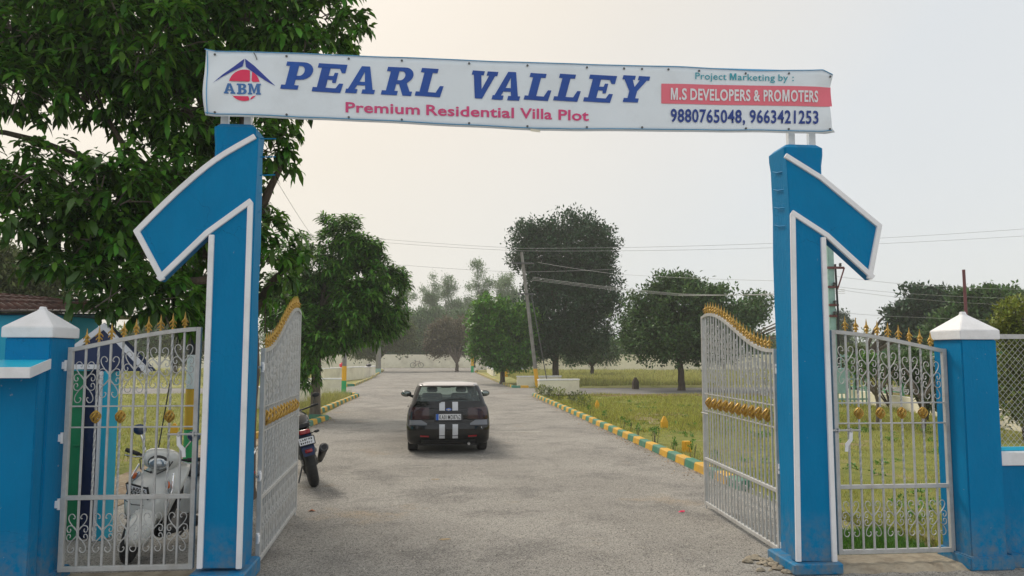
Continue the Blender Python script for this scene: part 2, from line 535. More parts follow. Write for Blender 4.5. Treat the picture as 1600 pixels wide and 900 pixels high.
def dup(root, loc, rotz=0.0, label=None, group=None, scale=None):
    r = root.copy(); COL.objects.link(r)
    r.location = loc; r.rotation_euler = (0, 0, rotz)
    if scale: r.scale = scale
    if label: r['label'] = label
    if group: r['group'] = group
    def rec(a, b):
        for ch in list(a.children):
            c = ch.copy(); COL.objects.link(c); c.parent = b
            rec(ch, c)
    rec(root, r)
    ROOT[r] = tuple(loc)
    return r


def fast_mesh(name, verts, faces_n, loops, mats):
    """verts (n,3) array, loops flat index array, faces_n verts per face (array or int)"""
    me = bpy.data.meshes.new(name)
    verts = np.asarray(verts, dtype=np.float32)
    loops = np.asarray(loops, dtype=np.int32).ravel()
    if isinstance(faces_n, int):
        nf = len(loops) // faces_n
        starts = np.arange(nf, dtype=np.int32) * faces_n
    else:
        faces_n = np.asarray(faces_n); nf = len(faces_n)
        starts = np.concatenate([[0], np.cumsum(faces_n)[:-1]]).astype(np.int32)
    me.vertices.add(len(verts)); me.vertices.foreach_set('co', verts.ravel())
    me.loops.add(len(loops)); me.loops.foreach_set('vertex_index', loops)
    me.polygons.add(nf); me.polygons.foreach_set('loop_start', starts)
    for m_ in (mats if isinstance(mats, (list, tuple)) else [mats]): me.materials.append(m_)
    me.update(calc_edges=True)
    return me
# ================================================================== entrance pillars with arrow boards
def ppoly(pts, Y):
    return [(W(x, y, Y).x, W(x, y, Y).z) for x, y in pts]


def strip(mb, a, b, w, Y0, Y1, ext=0.0):
    """a raised band between two (x,z) points, width w to the left side of a->b"""
    a = Vector(a); b = Vector(b)
    d = (b - a).normalized(); n = Vector((-d.y, d.x))
    a = a - d * ext; b = b + d * ext
    mb.prism([tuple(a), tuple(b), tuple(b + n * w), tuple(a + n * w)], Y0, Y1)


def band(pts, w, Y0, Y1, name, parent):
    """mitred raised band following a polyline of (x,z); w >0 lies left of travel"""
    P = [Vector(p) for p in pts]
    n = len(P); off = []
    for i in range(n):
        if i == 0: d = (P[1] - P[0]).normalized(); nn = Vector((-d.y, d.x)); k = 1
        elif i == n - 1: d = (P[-1] - P[-2]).normalized(); nn = Vector((-d.y, d.x)); k = 1
        else:
            d1 = (P[i] - P[i - 1]).normalized(); d2 = (P[i + 1] - P[i]).normalized()
            n1 = Vector((-d1.y, d1.x)); n2 = Vector((-d2.y, d2.x))
            nn = (n1 + n2).normalized(); k = min(1 / max(0.3, nn.dot(n1)), 2.0)
        off.append(P[i] + nn * w * k)
    mb = MB()
    v = []
    for y in (Y0, Y1):
        v += [(p.x, y, p.y) for p in P] + [(p.x, y, p.y) for p in off]
    f = []
    for i in range(n - 1):
        f.append((i, i + 1, n + i + 1, n + i))
        f.append((2 * n + i, 3 * n + i, 3 * n + i + 1, 2 * n + i + 1))
        f.append((i, 2 * n + i, 2 * n + i + 1, i + 1))
        f.append((n + i, n + i + 1, 3 * n + i + 1, 3 * n + i))
    f.append((0, n, 3 * n, 2 * n)); f.append((n - 1, 3 * n - 1, 4 * n - 1, 2 * n - 1))
    mb.add(v, f)
    return mb.build(name, M['white'], parent, world=True, bevel=0.003)


def smoothpts(pts, k=6):
    out_ = []
    n = len(pts)
    for i in range(n - 1):
        p0 = Vector(pts[max(0, i - 1)]); p1 = Vector(pts[i]); p2 = Vector(pts[i + 1]); p3 = Vector(pts[min(n - 1, i + 2)])
        for j in range(k):
            t = j / k
            out_.append(tuple(0.5 * ((2 * p1) + (p2 - p0) * t + (2 * p0 - 5 * p1 + 4 * p2 - p3) * t * t + (3 * p1 - p0 - 3 * p2 + p3) * t ** 3)))
    out_.append(tuple(pts[-1]))
    return out_


YB = 6.60


def entrance_pillar(side):
    L = side < 0
    if L:
        x0, x1, ztop = -1.965, -1.625, 3.89
        lab = 'tall blue pillar with a white-edged arrow board leaning left, standing before the shade tree'
        outer = [(397, 210), (333, 248), (270, 301), (209, 361)]
        endp = (251, 440)
        inner = [(251, 440), (327, 367), (396, 317)]
        stem_o = [(327, 367), (308, 888)]
        stem_i = [(396, 317), (378, 888)]
        sil = [(404, 214), (333, 248), (270, 301), (209, 361), (251, 440), (327, 367), (308, 888), (378, 888), (399, 317)]
    else:
        x0, x1, ztop = 3.15, 3.50, 3.84
        lab = 'tall blue pillar with a white-edged arrow board pointing right, standing before the grass plot'
        outer = [(1228, 240), (1284, 275), (1377, 352)]
        endp = (1361, 437)
        inner = [(1361, 437), (1289, 371), (1234, 335)]
        stem_o = [(1289, 371), (1307, 877)]
        stem_i = [(1234, 335), (1243, 877)]
        sil = [(1228, 240), (1284, 275), (1377, 352), (1361, 437), (1289, 371), (1307, 877), (1243, 877), (1234, 335)]
    t = thing('entrance_pillar', lab, 'pillar', ((x0 + x1) / 2, 6.87, 0), 0, 'entrance pillars')
    nb = 8
    mb = MB()
    rings = []
    for z in [0.0] + [0.3 + i * (ztop - 0.5) / nb for i in range(nb + 1)] + [ztop - 0.10, ztop - 0.035, ztop]:
        k = 0.0 if z < ztop - 0.02 else 0.035
        j = 0.004 * math.sin(z * 5 + side)
        # slight lip at the head as if the plaster cap was cast separately
        if z >= ztop - 0.11: j += 0.008
        a0, a1, c0, c1 = x0 + k - j, x1 - k + j, 6.70 + k - (j if j > 0.005 else 0), 7.04 - k + j
        rings.append([(a0 + .02, c0, z), (a1 - .02, c0, z), (a1, c0 + .02, z), (a1, c1 - .02, z), (a1 - .02, c1, z), (a0 + .02, c1, z), (a0, c1 - .02, z), (a0, c0 + .02, z)])
    mb.loft(rings)
    mb.build('shaft', M['blue'], t, world=True, smooth=35)
    if L:
        pl = MB().cbox((-2.0, 6.50, 0), (-1.56, 7.09, 0.135), 0.012)
    else:
        pl = MB().cbox((3.04, 6.53, 0), (3.485, 7.09, 0.098), 0.012)
    pl.build('plinth', M['blue'], t, world=True)
    po = ppoly(sil, YB)
    b = MB().prism(po, YB, 6.698)
    b.build('arrow_board', M['blue'], t, world=True, bevel=0.004)
    s = 1 if L else -1
    w = 0.045
    yf, yb = YB - 0.022, YB + 0.004
    o2 = ppoly(outer + [endp], YB)
    i2 = ppoly(inner, YB)
    if L:
        chain = ppoly(smoothpts(outer, 4) + [endp], YB)
        band(chain, w, yf, yb, 'trim', t)
        ch2 = [i2[0], i2[1], i2[2], ppoly([stem_i[1]], YB)[0]]
        # lower edge of the arrow and the inner stem edge
        band([i2[0], i2[1], (i2[2][0], i2[2][1])], w, yf - 0.002, yb, 'trim', t)
        band([i2[2], ch2[3]], -w, yf, yb, 'trim', t)
        st = ppoly(stem_o, YB)
        band([st[0], st[1]], w, yf, yb, 'trim', t)
    else:
        chain = ppoly(outer + [endp], YB)
        band(chain, -w, yf, yb, 'trim', t)
        band(i2, -w, yf - 0.002, yb, 'trim', t)
        band([i2[2], ppoly([stem_i[1]], YB)[0]], w, yf, yb, 'trim', t)
        st = ppoly(stem_o, YB)
        band([st[0], st[1]], -w, yf, yb, 'trim', t)
    # painted iron hooks that tie the board to the shaft
    xs = x1 if L else x0
    for k in range(4 if not L else 5):
        z = (3.78 - k * 0.165) if L else (3.58 - k * 0.17)
        d = 1 if L else -1
        h = MB()
        h.tube([(xs - d * 0.01, 6.67, z), (xs + d * 0.012, 6.73, z + 0.004), (xs + d * 0.012, 6.85, z + 0.02), (xs + d * (0.13 if (L and k < 3) else 0.02), 6.93, z + 0.045)], 0.006, 6)
        h.build('tie_rod', M['blue'], t, world=True)
    return t


entrance_pillar(-1)
entrance_pillar(1)

# ================================================================== banner on its frame
YBAN = 6.63


def banz(px, py):
    """gentle slack of the vinyl, metres forward of the frame"""
    u = (px - 320) / 980.0; v = (py - 80 - 33 * u) / 102.0
    d = 0.004 * math.sin(u * 31 + v * 2.1) + 0.0015 * math.sin(u * 73 - v * 3.3)
    d += 0.012 * math.exp(-((px - 835) / 30.0) ** 2) * (0.5 - v) * -1
    d += 0.018 * math.exp(-((px - 325) / 40.0) ** 2) * math.sin(v * 7 + u * 60)
    d += 0.018 * math.exp(-((px - 1297) / 18.0) ** 2) * math.sin(v * 8 + u * 50)
    d += 0.004 * math.exp(-(v - 1.0) ** 2 * 60) * math.sin(u * 55)
    return d


def banpt(px, py, lift=0.0):
    p = W(px, py, YBAN)
    p.y += banz(px, py) - lift
    return p


ban = thing('banner', 'long white vinyl banner lettered in blue and pink, hung between the two tall pillars', 'banner', (0.80, 6.8, 0))
TOPL = [(322, 77), (330, 78.5), (560, 87), (835, 98), (1060, 104), (1180, 110), (1286, 109.5), (1302, 117)]
BOTL = [(319, 179), (330, 180.5), (560, 190), (835, 204), (1060, 206), (1180, 207), (1292, 209), (1306, 205)]


def interp(tab, t):
    for (x0, y0), (x1, y1) in zip(tab, tab[1:]):
        if t <= x1 or (x1, y1) == tab[-1]:
            return y0 + (y1 - y0) * (t - x0) / (x1 - x0)


mb = MB()
NX, NY = 160, 12
for i in range(NX + 1):
    px = 320 + (1302 - 320) * i / NX
    for j in range(NY + 1):
        v = j / NY
        yt, yb_ = interp(TOPL, px), interp(BOTL, px)
        py = yt + (yb_ - yt) * v
        qx = px
        if i == 0: qx += -5 * math.sin(math.pi * v) * (0.4 + v * .6) + (1 - v) * 2
        if i == NX: qx += -6 * math.sin(math.pi * v) + (4 if v > .95 else 0)
        mb.v.append(tuple(banpt(qx, py)))
for i in range(NX):
    for j in range(NY):
        a = i * (NY + 1) + j
        mb.f.append((a, a + 1, a + NY + 2, a + NY + 1)); mb.mi.append(0)
n0 = len(mb.v)
sheet = mb.build('vinyl_sheet', M['banner'], ban, world=True, smooth=60)
sol = sheet.modifiers.new('thick', 'SOLIDIFY'); sol.thickness = 0.003; sol.offset = 1
# blue hem lines along the edges
hem = MB()
for tab, o in ((TOPL, 0.5), (BOTL, -3.5)):
    pts = [banpt(320.5 + 980 * k / 60, interp(tab, 320.5 + 980 * k / 60) + o, 0.006) for k in range(61)]
    hem.tube(pts, 0.0042, 4)
hem.tube([banpt(323.5, 80 + 98 * k / 8, 0.006) for k in range(9)], 0.004, 4)
hem.build('hem', M['banner_edge'], ban, world=True)
fr = MB()
for a, b in (((326, 84), (1290, 114)), ((326, 174), (1290, 201))):
    for (p, q) in ((a, ((a[0] + b[0]) / 2, (a[1] + b[1]) / 2 + (4 if a[1] > 100 else 2))),):
        A, B_ = W(*p, 6.71), W(*q, 6.71); C_ = W(*b, 6.71)
        fr.tube([A, B_, C_], 0.018, 6)
for px in (326, 560, 835, 1060, 1290):
    fr.tube([W(px, interp(TOPL, px) + 5, 6.71), W(px, interp(BOTL, px) - 5, 6.71)], 0.016, 6)
fr.build('frame', M['banner_edge'], ban, world=True)
for px, py in ((354, 185), (390, 185), (1232, 215), (1264, 215)):
    p = W(px, py, 6.84)
    z0 = 3.875 if px < 800 else 3.825
    MB().cbox((p.x - 0.031, 6.77, z0), (p.x + 0.031, 6.83, 4.43), 0.004).build('post', M['white'], ban, world=True)
    MB().cbox((p.x - 0.045, 6.755, z0), (p.x + 0.045, 6.845, z0 + 0.018), 0.003).build('post_foot', M['darksteel'], ban, world=True)
# eyelets
eye0 = None
for tab, o in ((TOPL, 5.5), (BOTL, -6.0)):
    for px in (335, 448, 545, 628, 733, 824, 917, 975, 1003, 1044, 1092, 1165, 1232, 1297)[::1]:
        if tab is BOTL and px in (975, 1044, 1092): continue
        c = banpt(px, interp(tab, px) + o, 0.007)
        if eye0 is None:
            m_ = MB()
            m_.lathe([(0.004, -0.003), (0.010, -0.003), (0.010, 0.003), (0.004, 0.003)], 8, Matrix.Rotation(math.pi / 2, 4, 'X'))
            o_ = m_.build('eyelet', M['darksteel'], ban)
            eye0 = o_
        else:
            o_ = link('eyelet', eye0.data, ban)
        L_ = ROOT[ban]
        o_.location = (c.x - L_[0], c.y - L_[1], c.z - L_[2])
# loose end of tie wire, torn flap at the seam
MB().tube([banpt(397, 83, .01), banpt(400, 88, .012), banpt(402, 94, .01)], 0.004, 5).build('tie_wire', M['darksteel'], ban, world=True)
MB().prism(ppoly([(829, 201), (844, 204), (844, 207), (829, 205)], 6.62), 6.615, 6.619).build('seam_flap', M['cream'], ban, world=True)


# ---- slab lettering drawn as outlines; (u, v) in the unit square
def arc(cx, cy, rx, ry, a0, a1, n=10):
    return [(cx + rx * math.cos(R(a0 + (a1 - a0) * k / n)), cy + ry * math.sin(R(a0 + (a1 - a0) * k / n))) for k in range(n + 1)]


SB = 0.155  # slab thickness
SLAB = {
    'P': [[(0, 0), (0.62, 0), (0.62, SB), (0.46, SB), (0.46, 0.36), (0.60, 0.36)] + arc(0.62, 0.68, 0.38, 0.32, -90, 90) + [(0.0, 1), (0.0, 1 - SB), (0.14, 1 - SB), (0.14, SB), (0, SB)],
          [(0.46, 0.50)] + arc(0.54, 0.68, 0.16, 0.18, -90, 90) + [(0.46, 0.86)]],
    'E': [[(0, 0), (0.98, 0), (1.0, 0.33), (0.86, 0.33), (0.78, SB), (0.44, SB), (0.44, 0.44), (0.60, 0.44), (0.62, 0.34), (0.74, 0.34), (0.74, 0.70), (0.62, 0.70), (0.60, 0.58), (0.44, 0.58), (0.44, 1 - SB), (0.76, 1 - SB), (0.86, 0.70), (0.98, 0.70), (0.98, 1), (0, 1), (0, 1 - SB), (0.14, 1 - SB), (0.14, SB), (0, SB)]],
    'A': [[(0, 0), (0.42, 0), (0.42, SB), (0.32, SB), (0.37, 0.30), (0.66, 0.30), (0.70, SB), (0.60, SB), (0.60, 0), (1.06, 0), (1.06, SB), (0.97, SB), (0.66, 1), (0.36, 1), (0.07, SB), (0, SB)],
          [(0.42, 0.43), (0.62, 0.43), (0.52, 0.80)]],
    'R': [[(0, 0), (0.56, 0), (0.56, SB), (0.44, SB), (0.44, 0.40), (0.54, 0.40), (0.76, 0.0), (1.06, 0), (1.06, SB), (0.97, SB), (0.80, 0.44)] + arc(0.62, 0.71, 0.34, 0.29, -50, 90) + [(0, 1), (0, 1 - SB), (0.14, 1 - SB), (0.14, SB), (0, SB)],
          [(0.44, 0.54)] + arc(0.54, 0.70, 0.14, 0.16, -90, 90) + [(0.44, 0.86)]],
    'L': [[(0, 0), (0.97, 0), (1.0, 0.40), (0.86, 0.40), (0.76, SB), (0.46, SB), (0.46, 1 - SB), (0.64, 1 - SB), (0.64, 1), (0, 1), (0, 1 - SB), (0.14, 1 - SB), (0.14, SB), (0, SB)]],
    'V': [[(0.34, 0), (0.64, 0), (0.93, 1 - SB), (1.02, 1 - SB), (1.02, 1), (0.58, 1), (0.58, 1 - SB), (0.68, 1 - SB), (0.52, 0.34), (0.36, 1 - SB), (0.46, 1 - SB), (0.46, 1), (-0.04, 1), (-0.04, 1 - SB), (0.05, 1 - SB)]],
    'Y': [[(0.22, 0), (0.80, 0), (0.80, SB), (0.66, SB), (0.66, 0.42), (0.93, 1 - SB), (1.02, 1 - SB), (1.02, 1), (0.58, 1), (0.58, 1 - SB), (0.66, 1 - SB), (0.52, 0.58), (0.38, 1 - SB), (0.46, 1 - SB), (0.46, 1), (-0.02, 1), (-0.02, 1 - SB), (0.06, 1 - SB), (0.36, 0.42), (0.36, SB), (0.22, SB)]],
    'B': [[(0, 0), (0.60, 0)] + arc(0.66, 0.27, 0.34, 0.27, -90, 78) + arc(0.62, 0.76, 0.32, 0.24, -60, 90) + [(0, 1), (0, 1 - SB), (0.14, 1 - SB), (0.14, SB), (0, SB)],
          [(0.44, 0.13)] + arc(0.56, 0.28, 0.13, 0.14, -90, 90, 6) + [(0.44, 0.43)],
          [(0.44, 0.58)] + arc(0.54, 0.73, 0.12, 0.13, -90, 90, 6) + [(0.44, 0.87)]],
    'M': [[(0, 0), (0.34, 0), (0.34, SB), (0.26, SB), (0.26, 0.72), (0.44, 0.10), (0.54, 0.10), (0.72, 0.72), (0.72, SB), (0.64, SB), (0.64, 0), (1.04, 0), (1.04, SB), (0.96, SB), (0.96, 1 - SB), (1.04, 1 - SB), (1.04, 1), (0.70, 1), (0.50, 0.42), (0.32, 1), (0, 1), (0, 1 - SB), (0.08, 1 - SB), (0.08, SB), (0, SB)]],
}


def curve_fill(name, loops, mp, matr, parent, lift=0.006):
    """fill 2-D loops (list of point lists, flat coords), then map every vertex with mp(x, y, lift)"""
    cu = bpy.data.curves.new(name, 'CURVE')
    cu.dimensions = '2D'; cu.fill_mode = 'BOTH'
    for lp in loops:
        sp = cu.splines.new('POLY')
        sp.points.add(len(lp) - 1)
        for q, p in zip(sp.points, lp): q.co = (p[0], p[1], 0, 1)
        sp.use_cyclic_u = True
    tmp = bpy.data.objects.new(name, cu); COL.objects.link(tmp)
    dg = bpy.context.evaluated_depsgraph_get()
    me = bpy.data.meshes.new_from_object(tmp.evaluated_get(dg))
    bpy.data.objects.remove(tmp); bpy.data.curves.remove(cu)
    return finish_flat(name, me, mp, matr, parent, lift)


def finish_flat(name, me, mp, matr, parent, lift):
    L_ = ROOT.get(parent, (0, 0, 0)) if parent else (0, 0, 0)
    for v in me.vertices:
        p = mp(v.co.x, v.co.y, lift)
        v.co = (p[0] - L_[0], p[1] - L_[1], p[2] - L_[2])
    me.name = name
    me.materials.clear(); me.materials.append(matr)
    for p in me.polygons: p.material_index = 0
    me.update()
    return link(name, me, parent)


def text_fill(name, s, mp, matr, parent, bold=0.012, lift=0.006, space=1.0, fit=None):
    """flat lettering. fit=(width,height) rescales glyph box to 0..w, 0..h (h = cap height)"""
    cu = bpy.data.curves.new(name, 'FONT')
    cu.body = s; cu.size = 1.0; cu.offset = bold; cu.space_character = space; cu.resolution_u = 3
    tmp = bpy.data.objects.new(name, cu); COL.objects.link(tmp)
    dg = bpy.context.evaluated_depsgraph_get()
    me = bpy.data.meshes.new_from_object(tmp.evaluated_get(dg))
    bpy.data.objects.remove(tmp); bpy.data.curves.remove(cu)
    xs = [v.co.x for v in me.vertices]
    x0, x1 = min(xs), max(xs)
    H_ = 0.70 + 2 * bold
    w, h = fit
    for v in me.vertices:
        v.co.x = (v.co.x - x0) / (x1 - x0) * w
        v.co.y = (v.co.y + bold) / H_ * h
    return finish_flat(name, me, mp, matr, parent, lift)


def ban_map(x0, y0, slope):
    """x right, y up in photo pixels from a baseline start; returns a world point on the vinyl"""
    return lambda x, y, lift: banpt(x0 + x, y0 + slope * x - y, lift)


def slab_word(chars, boxes, matr, shear, name='letter'):
    for ch, (x0, x1, yt, yb_) in zip(chars, boxes):
        h = yb_ - yt - 3.0; w = (x1 - x0) - shear * h
        sl = 3.0 / (x1 - x0)
        loops = [[(w * u + shear * h * v, h * v) for u, v in lp] for lp in SLAB[ch]]
        curve_fill(name, loops, ban_map(x0, yb_ - 3.0, sl), matr, ban)


slab_word('PEARL', [(438, 493, 96, 142), (487, 544, 98.5, 146), (539, 593, 102, 148), (595, 651, 104, 151), (648, 700, 106, 153)], M['ink_blue'], 0.26)
slab_word('VALLEY', [(729, 778, 109.5, 156), (768, 820, 111, 158.5), (818, 868, 114, 159), (864, 914, 115, 160), (911, 965, 116, 161.5), (964, 1015, 117, 162)], M['ink_blue'], 0.26)
SL = 0.0355
for w_, x0, x1 in (('Premium', 540, 656), ('Residential', 666, 803), ('Villa', 812.5, 862.5), ('Plot', 872.5, 920)):
    text_fill('tagline_word', w_, ban_map(x0, 175.5 + SL * (x0 - 540), SL), M['ink_pink'], ban, 0.020, 0.006, 1.02, (x1 - x0, 16.5))
SANS_M = [(0, 0), (.21, 0), (.21, .66), (.41, 0), (.59, 0), (.79, .66), (.79, 0), (1, 0), (1, 1), (.72, 1), (.5, .34), (.28, 1), (0, 1)]


def sans_m(x0, x1, y, h, sl, m_, lift):
    curve_fill('letter', [[(u * (x1 - x0), v * h) for u, v in SANS_M]], ban_map(x0, y, sl), m_, ban, lift)


sans_m(1140, 1150.5, 124 + .022 * 54, 10.5, .022, M['ink_teal'], .007)
sans_m(1047.5, 1058.5, 156.5, 18.5, .0165, M['ink_white'], .010)
sans_m(1221.5, 1232.5, 156.5 + .0165 * 173.5, 18.5, .0165, M['ink_white'], .010)
for w_, x0, x1 in (('Project', 1086, 1135), ('arketing', 1152.5, 1210.5), ('by', 1215.7, 1230.5), (':', 1237, 1239.5)):
    text_fill('heading_word', w_, ban_map(x0, 124 + .022 * (x0 - 1086), 0.022), M['ink_teal'], ban, 0.006, 0.007, 1.04, (x1 - x0, 10.5))
bm_ = ban_map(1033, 162, 0.019)
rb_ = MB()
for i in range(67):
    for j in range(9):
        rb_.v.append(tuple(bm_(266 * i / 66, 31 * j / 8, 0.004)))
for i in range(66):
    for j in range(8):
        a = i * 9 + j; rb_.f.append((a, a + 9, a + 10, a + 1)); rb_.mi.append(0)
rb_.build('rose_band', M['ink_band'], ban, world=True)
for w_, x0, x1 in (('.S', 1060.5, 1072.5), ('DEVELOPERS', 1078, 1172), ('&', 1177, 1187), ('PRO', 1192.5, 1219.5), ('OTERS', 1234.5, 1278)):
    text_fill('developer_word', w_, ban_map(x0, 156.5 + .0165 * (x0 - 1048), 0.0165), M['ink_white'], ban, 0.026, 0.010, 1.07, (x1 - x0, 18.5))
for w_, x0, x1 in (('9880765048,', 1047.5, 1163.7), ('9663421253', 1170.7, 1278)):
    text_fill('phone_number', w_, ban_map(x0, 191.0 + .0135 * (x0 - 1048), 0.0135), M['ink_navy'], ban, 0.022, 0.008, 1.07, (x1 - x0, 21.0))


# logo: roof chevron over a red disc cut by the letters
def lg(X, Y_): return (320 + X / 8.0, 80 + Y_ / 8.0)


idm = lambda x, y, lift: banpt(x, -y, lift)


def lloop(pts): return [[(lg(x, y)[0], -lg(x, y)[1]) for x, y in pts]]


curve_fill('logo_roof', lloop([(103, 408), (230, 295), (360, 200), (498, 96), (492, 130), (476, 192), (330, 265), (215, 330)]), idm, M['ink_roof'], ban)
curve_fill('logo_roof', lloop([(505, 96), (620, 185), (740, 300), (885, 440), (760, 372), (640, 290), (516, 200), (508, 130)]), idm, M['ink_roof'], ban)


def discpart(a0, a1, extra):
    cx, cy, r_ = 495, 428, 196
    return [(cx + r_ * math.cos(R(a0 + (a1 - a0) * k / 14)), cy - r_ * math.sin(R(a0 + (a1 - a0) * k / 14))) for k in range(15)] + extra


curve_fill('logo_disc', lloop(discpart(164, 69, [(566, 370), (555, 382), (320, 374)])), idm, M['ink_red'], ban)
curve_fill('logo_disc', lloop(discpart(60, 12, [(600, 386), (586, 372)])), idm, M['ink_red'], ban)
curve_fill('logo_disc', lloop(discpart(218, 289, [(556, 590), (545, 566), (355, 556)])), idm, M['ink_red'], ban)
curve_fill('logo_disc', lloop(discpart(293, 318, [(600, 566), (575, 590)])), idm, M['ink_red'], ban)
for ch, (xa, xb, ya, yb_) in zip('ABM', [(240, 378, 398, 530), (400, 525, 400, 537), (540, 704, 402, 545)]):
    w, h = (xb - xa) / 8.0, (yb_ - ya - 6) / 8.0
    loops = [[(w * u / (1.04 if ch != 'B' else 1), h * v) for u, v in lp] for lp in SLAB[ch]]
    p = lg(xa, yb_ - 2)
    curve_fill('logo_letter', loops, ban_map(p[0], p[1], 0.03), M['ink_steel'], ban)

# ================================================================== low side pillars, compound walls, chain link
def cap_pillar(x0, x1, y0, y1, z, lab):
    t = thing('gate_pillar', lab, 'pillar', ((x0 + x1) / 2, (y0 + y1) / 2, 0), 0, 'short capped side pillars')
    MB().box((x0, y0, 0), (x1, y1, z)).build('shaft', M['blue'], t, world=True, bevel=0.01)
    MB().box((x0 - 0.04, y0 - 0.04, 0), (x1 + 0.04, y1 + 0.03, 0.12)).build('plinth', M['blue'], t, world=True, bevel=0.012)
    e = 0.022
    cx, cy = (x0 + x1) / 2, (y0 + y1) / 2
    def rg(k, z_): return [(cx + (x0 - e - cx) * k, cy + (y0 - e - cy) * k, z_), (cx + (x1 + e - cx) * k, cy + (y0 - e - cy) * k, z_), (cx + (x1 + e - cx) * k, cy + (y1 + e - cy) * k, z_), (cx + (x0 - e - cx) * k, cy + (y1 + e - cy) * k, z_)]
    MB().loft([rg(1, z), rg(1, z + 0.085), rg(0.12, z + 0.235), rg(0.10, z + 0.262)]).build('cap', M['white'], t, world=True, bevel=0.005)
    return t


lp = cap_pillar(-3.511, -3.157, 6.57, 6.99, 2.03, 'short blue pillar with white pyramid cap beside the tiled guard room')
rp = cap_pillar(4.69, 5.03, 6.57, 6.97, 2.035, 'short blue pillar with white pyramid cap, a rusty pipe rising behind it')

t = thing('compound_wall', 'blue compound wall with sloping turquoise ledge left of the small gate', 'wall', (-5.5, 6.45, 0))
MB().box((-8.5, 6.43, 0), (-3.175, 6.568, 1.765)).build('wall_face', M['blue'], t, world=True, bevel=0.008)
MB().add([(-8.5, 6.567, 1.85), (-3.157, 6.567, 1.85), (-3.095, 6.15, 1.79), (-8.5, 6.15, 1.79), (-8.5, 6.567, 1.768), (-3.157, 6.567, 1.768), (-3.095, 6.15, 1.722), (-8.5, 6.15, 1.722)],
         [(0, 3, 2, 1), (4, 5, 6, 7), (3, 7, 6, 2), (2, 6, 5, 1), (0, 1, 5, 4), (0, 4, 7, 3)]).build('ledge', M['turq'], t, world=True)
MB().box((-8.5, 6.13, 1.715), (-3.085, 6.149, 1.797)).build('ledge_trim', M['white'], t, world=True, bevel=0.003)
MB().add([(-3.082, 6.13, 1.797), (-3.144, 6.565, 1.857), (-3.144, 6.565, 1.777), (-3.082, 6.13, 1.715), (-3.095, 6.151, 1.797), (-3.156, 6.565, 1.857), (-3.156, 6.565, 1.777), (-3.095, 6.151, 1.715)],
         [(0, 1, 2, 3), (4, 7, 6, 5), (0, 4, 5, 1), (3, 2, 6, 7), (0, 3, 7, 4), (1, 5, 6, 2)]).build('ledge_trim', M['white'], t, world=True)
MB().box((-8.5, 6.35, 0), (-3.19, 6.428, 0.14)).build('plinth', M['blue'], t, world=True, bevel=0.008)

t = thing('compound_wall', 'low blue compound wall with white coping under the chain-link mesh', 'wall', (7.4, 6.7, 0))
MB().box((5.033, 6.67, 0), (10.0, 6.87, 0.89)).build('wall_face', M['blue'], t, world=True, bevel=0.006)
MB().box((5.033, 6.645, 0.892), (10.0, 6.90, 1.01)).build('coping', M['white'], t, world=True, bevel=0.006)
MB().box((5.08, 6.59, 0), (10.0, 6.668, 0.12)).build('plinth', M['blue'], t, world=True, bevel=0.008)

t = thing('chain_link_fence', 'grey framed chain-link mesh standing on the low blue wall', 'fence', (7.4, 6.77, 1.01))
f_ = MB()
f_.box((5.033, 6.75, 2.045), (10.0, 6.79, 2.088))
f_.build('top_rail', M['steel'], t, world=True)
MB().box((5.033, 6.75, 1.012), (10.0, 6.79, 1.045)).build('bottom_rail', M['turq'], t, world=True)
MB().box((5.035, 6.752, 1.047), (5.06, 6.788, 2.043)).build('side_post', M['steel'], t, world=True)
for xx in (7.6, 9.96):
    MB().box((xx, 6.752, 1.047), (xx + .035, 6.788, 2.043)).build('side_post', M['steel'], t, world=True)
cl = MB()
pitch_ = 0.058
zb, zt = 1.045, 2.045
k = 0
x = 5.06 - 1.1
while x < 9.96:
    for s_ in (1, -1):
        # one zig run as a straight diagonal; both families cross to give the diamonds
        a = Vector((x, 6.77 + 0.003 * s_, zb)); b = Vector((x + (zt - zb) * 0.95, 6.77 + 0.003 * s_, zt))
        if s_ < 0: a.z, b.z = zt, zb
        A, B_ = a.copy(), b.copy()
        if A.x < 5.06:
            if B_.x < 5.07: continue
            tt = (5.06 - A.x) / (B_.x - A.x); A = A.lerp(B_, tt)
        if B_.x > 9.96:
            tt = (9.96 - A.x) / (B_.x - A.x); B_ = A.lerp(B_, tt)
        cl.tube([A, B_], 0.0019, 4, cap=False)
    x += pitch_
tag(cl.build('chain_link', M['galv'], t, world=True), kind='stuff')

t = thing('metal_pipe', 'tall thin red-brown pipe rising behind the white-capped right pillar', 'pipe', (5.145, 7.12, 0))
MB().tube([(0, 0, 0), (0.004, 0, 1.5), (0, 0, 2.735)], 0.0145, 8).build('tube', M['rust'], t, smooth=40)

# concrete sills under the two small gates, broken cement by the pillar foot
def sill(x0, x1, n):
    rs = []
    for k in range(n + 1):
        x = x0 + (x1 - x0) * k / n
        rs.append([(x, 6.53 + .03 * math.sin(k * 1.7), -0.01), (x, 6.66 + .015 * math.sin(k * 2.3), 0.036 + .006 * math.sin(k * 3)), (x, 7.02, 0.038), (x, 7.12 + .02 * math.sin(k * 2), -0.01)])
    return tag(MB().loft(rs).build('gate_sill', M['cement']), kind='structure')


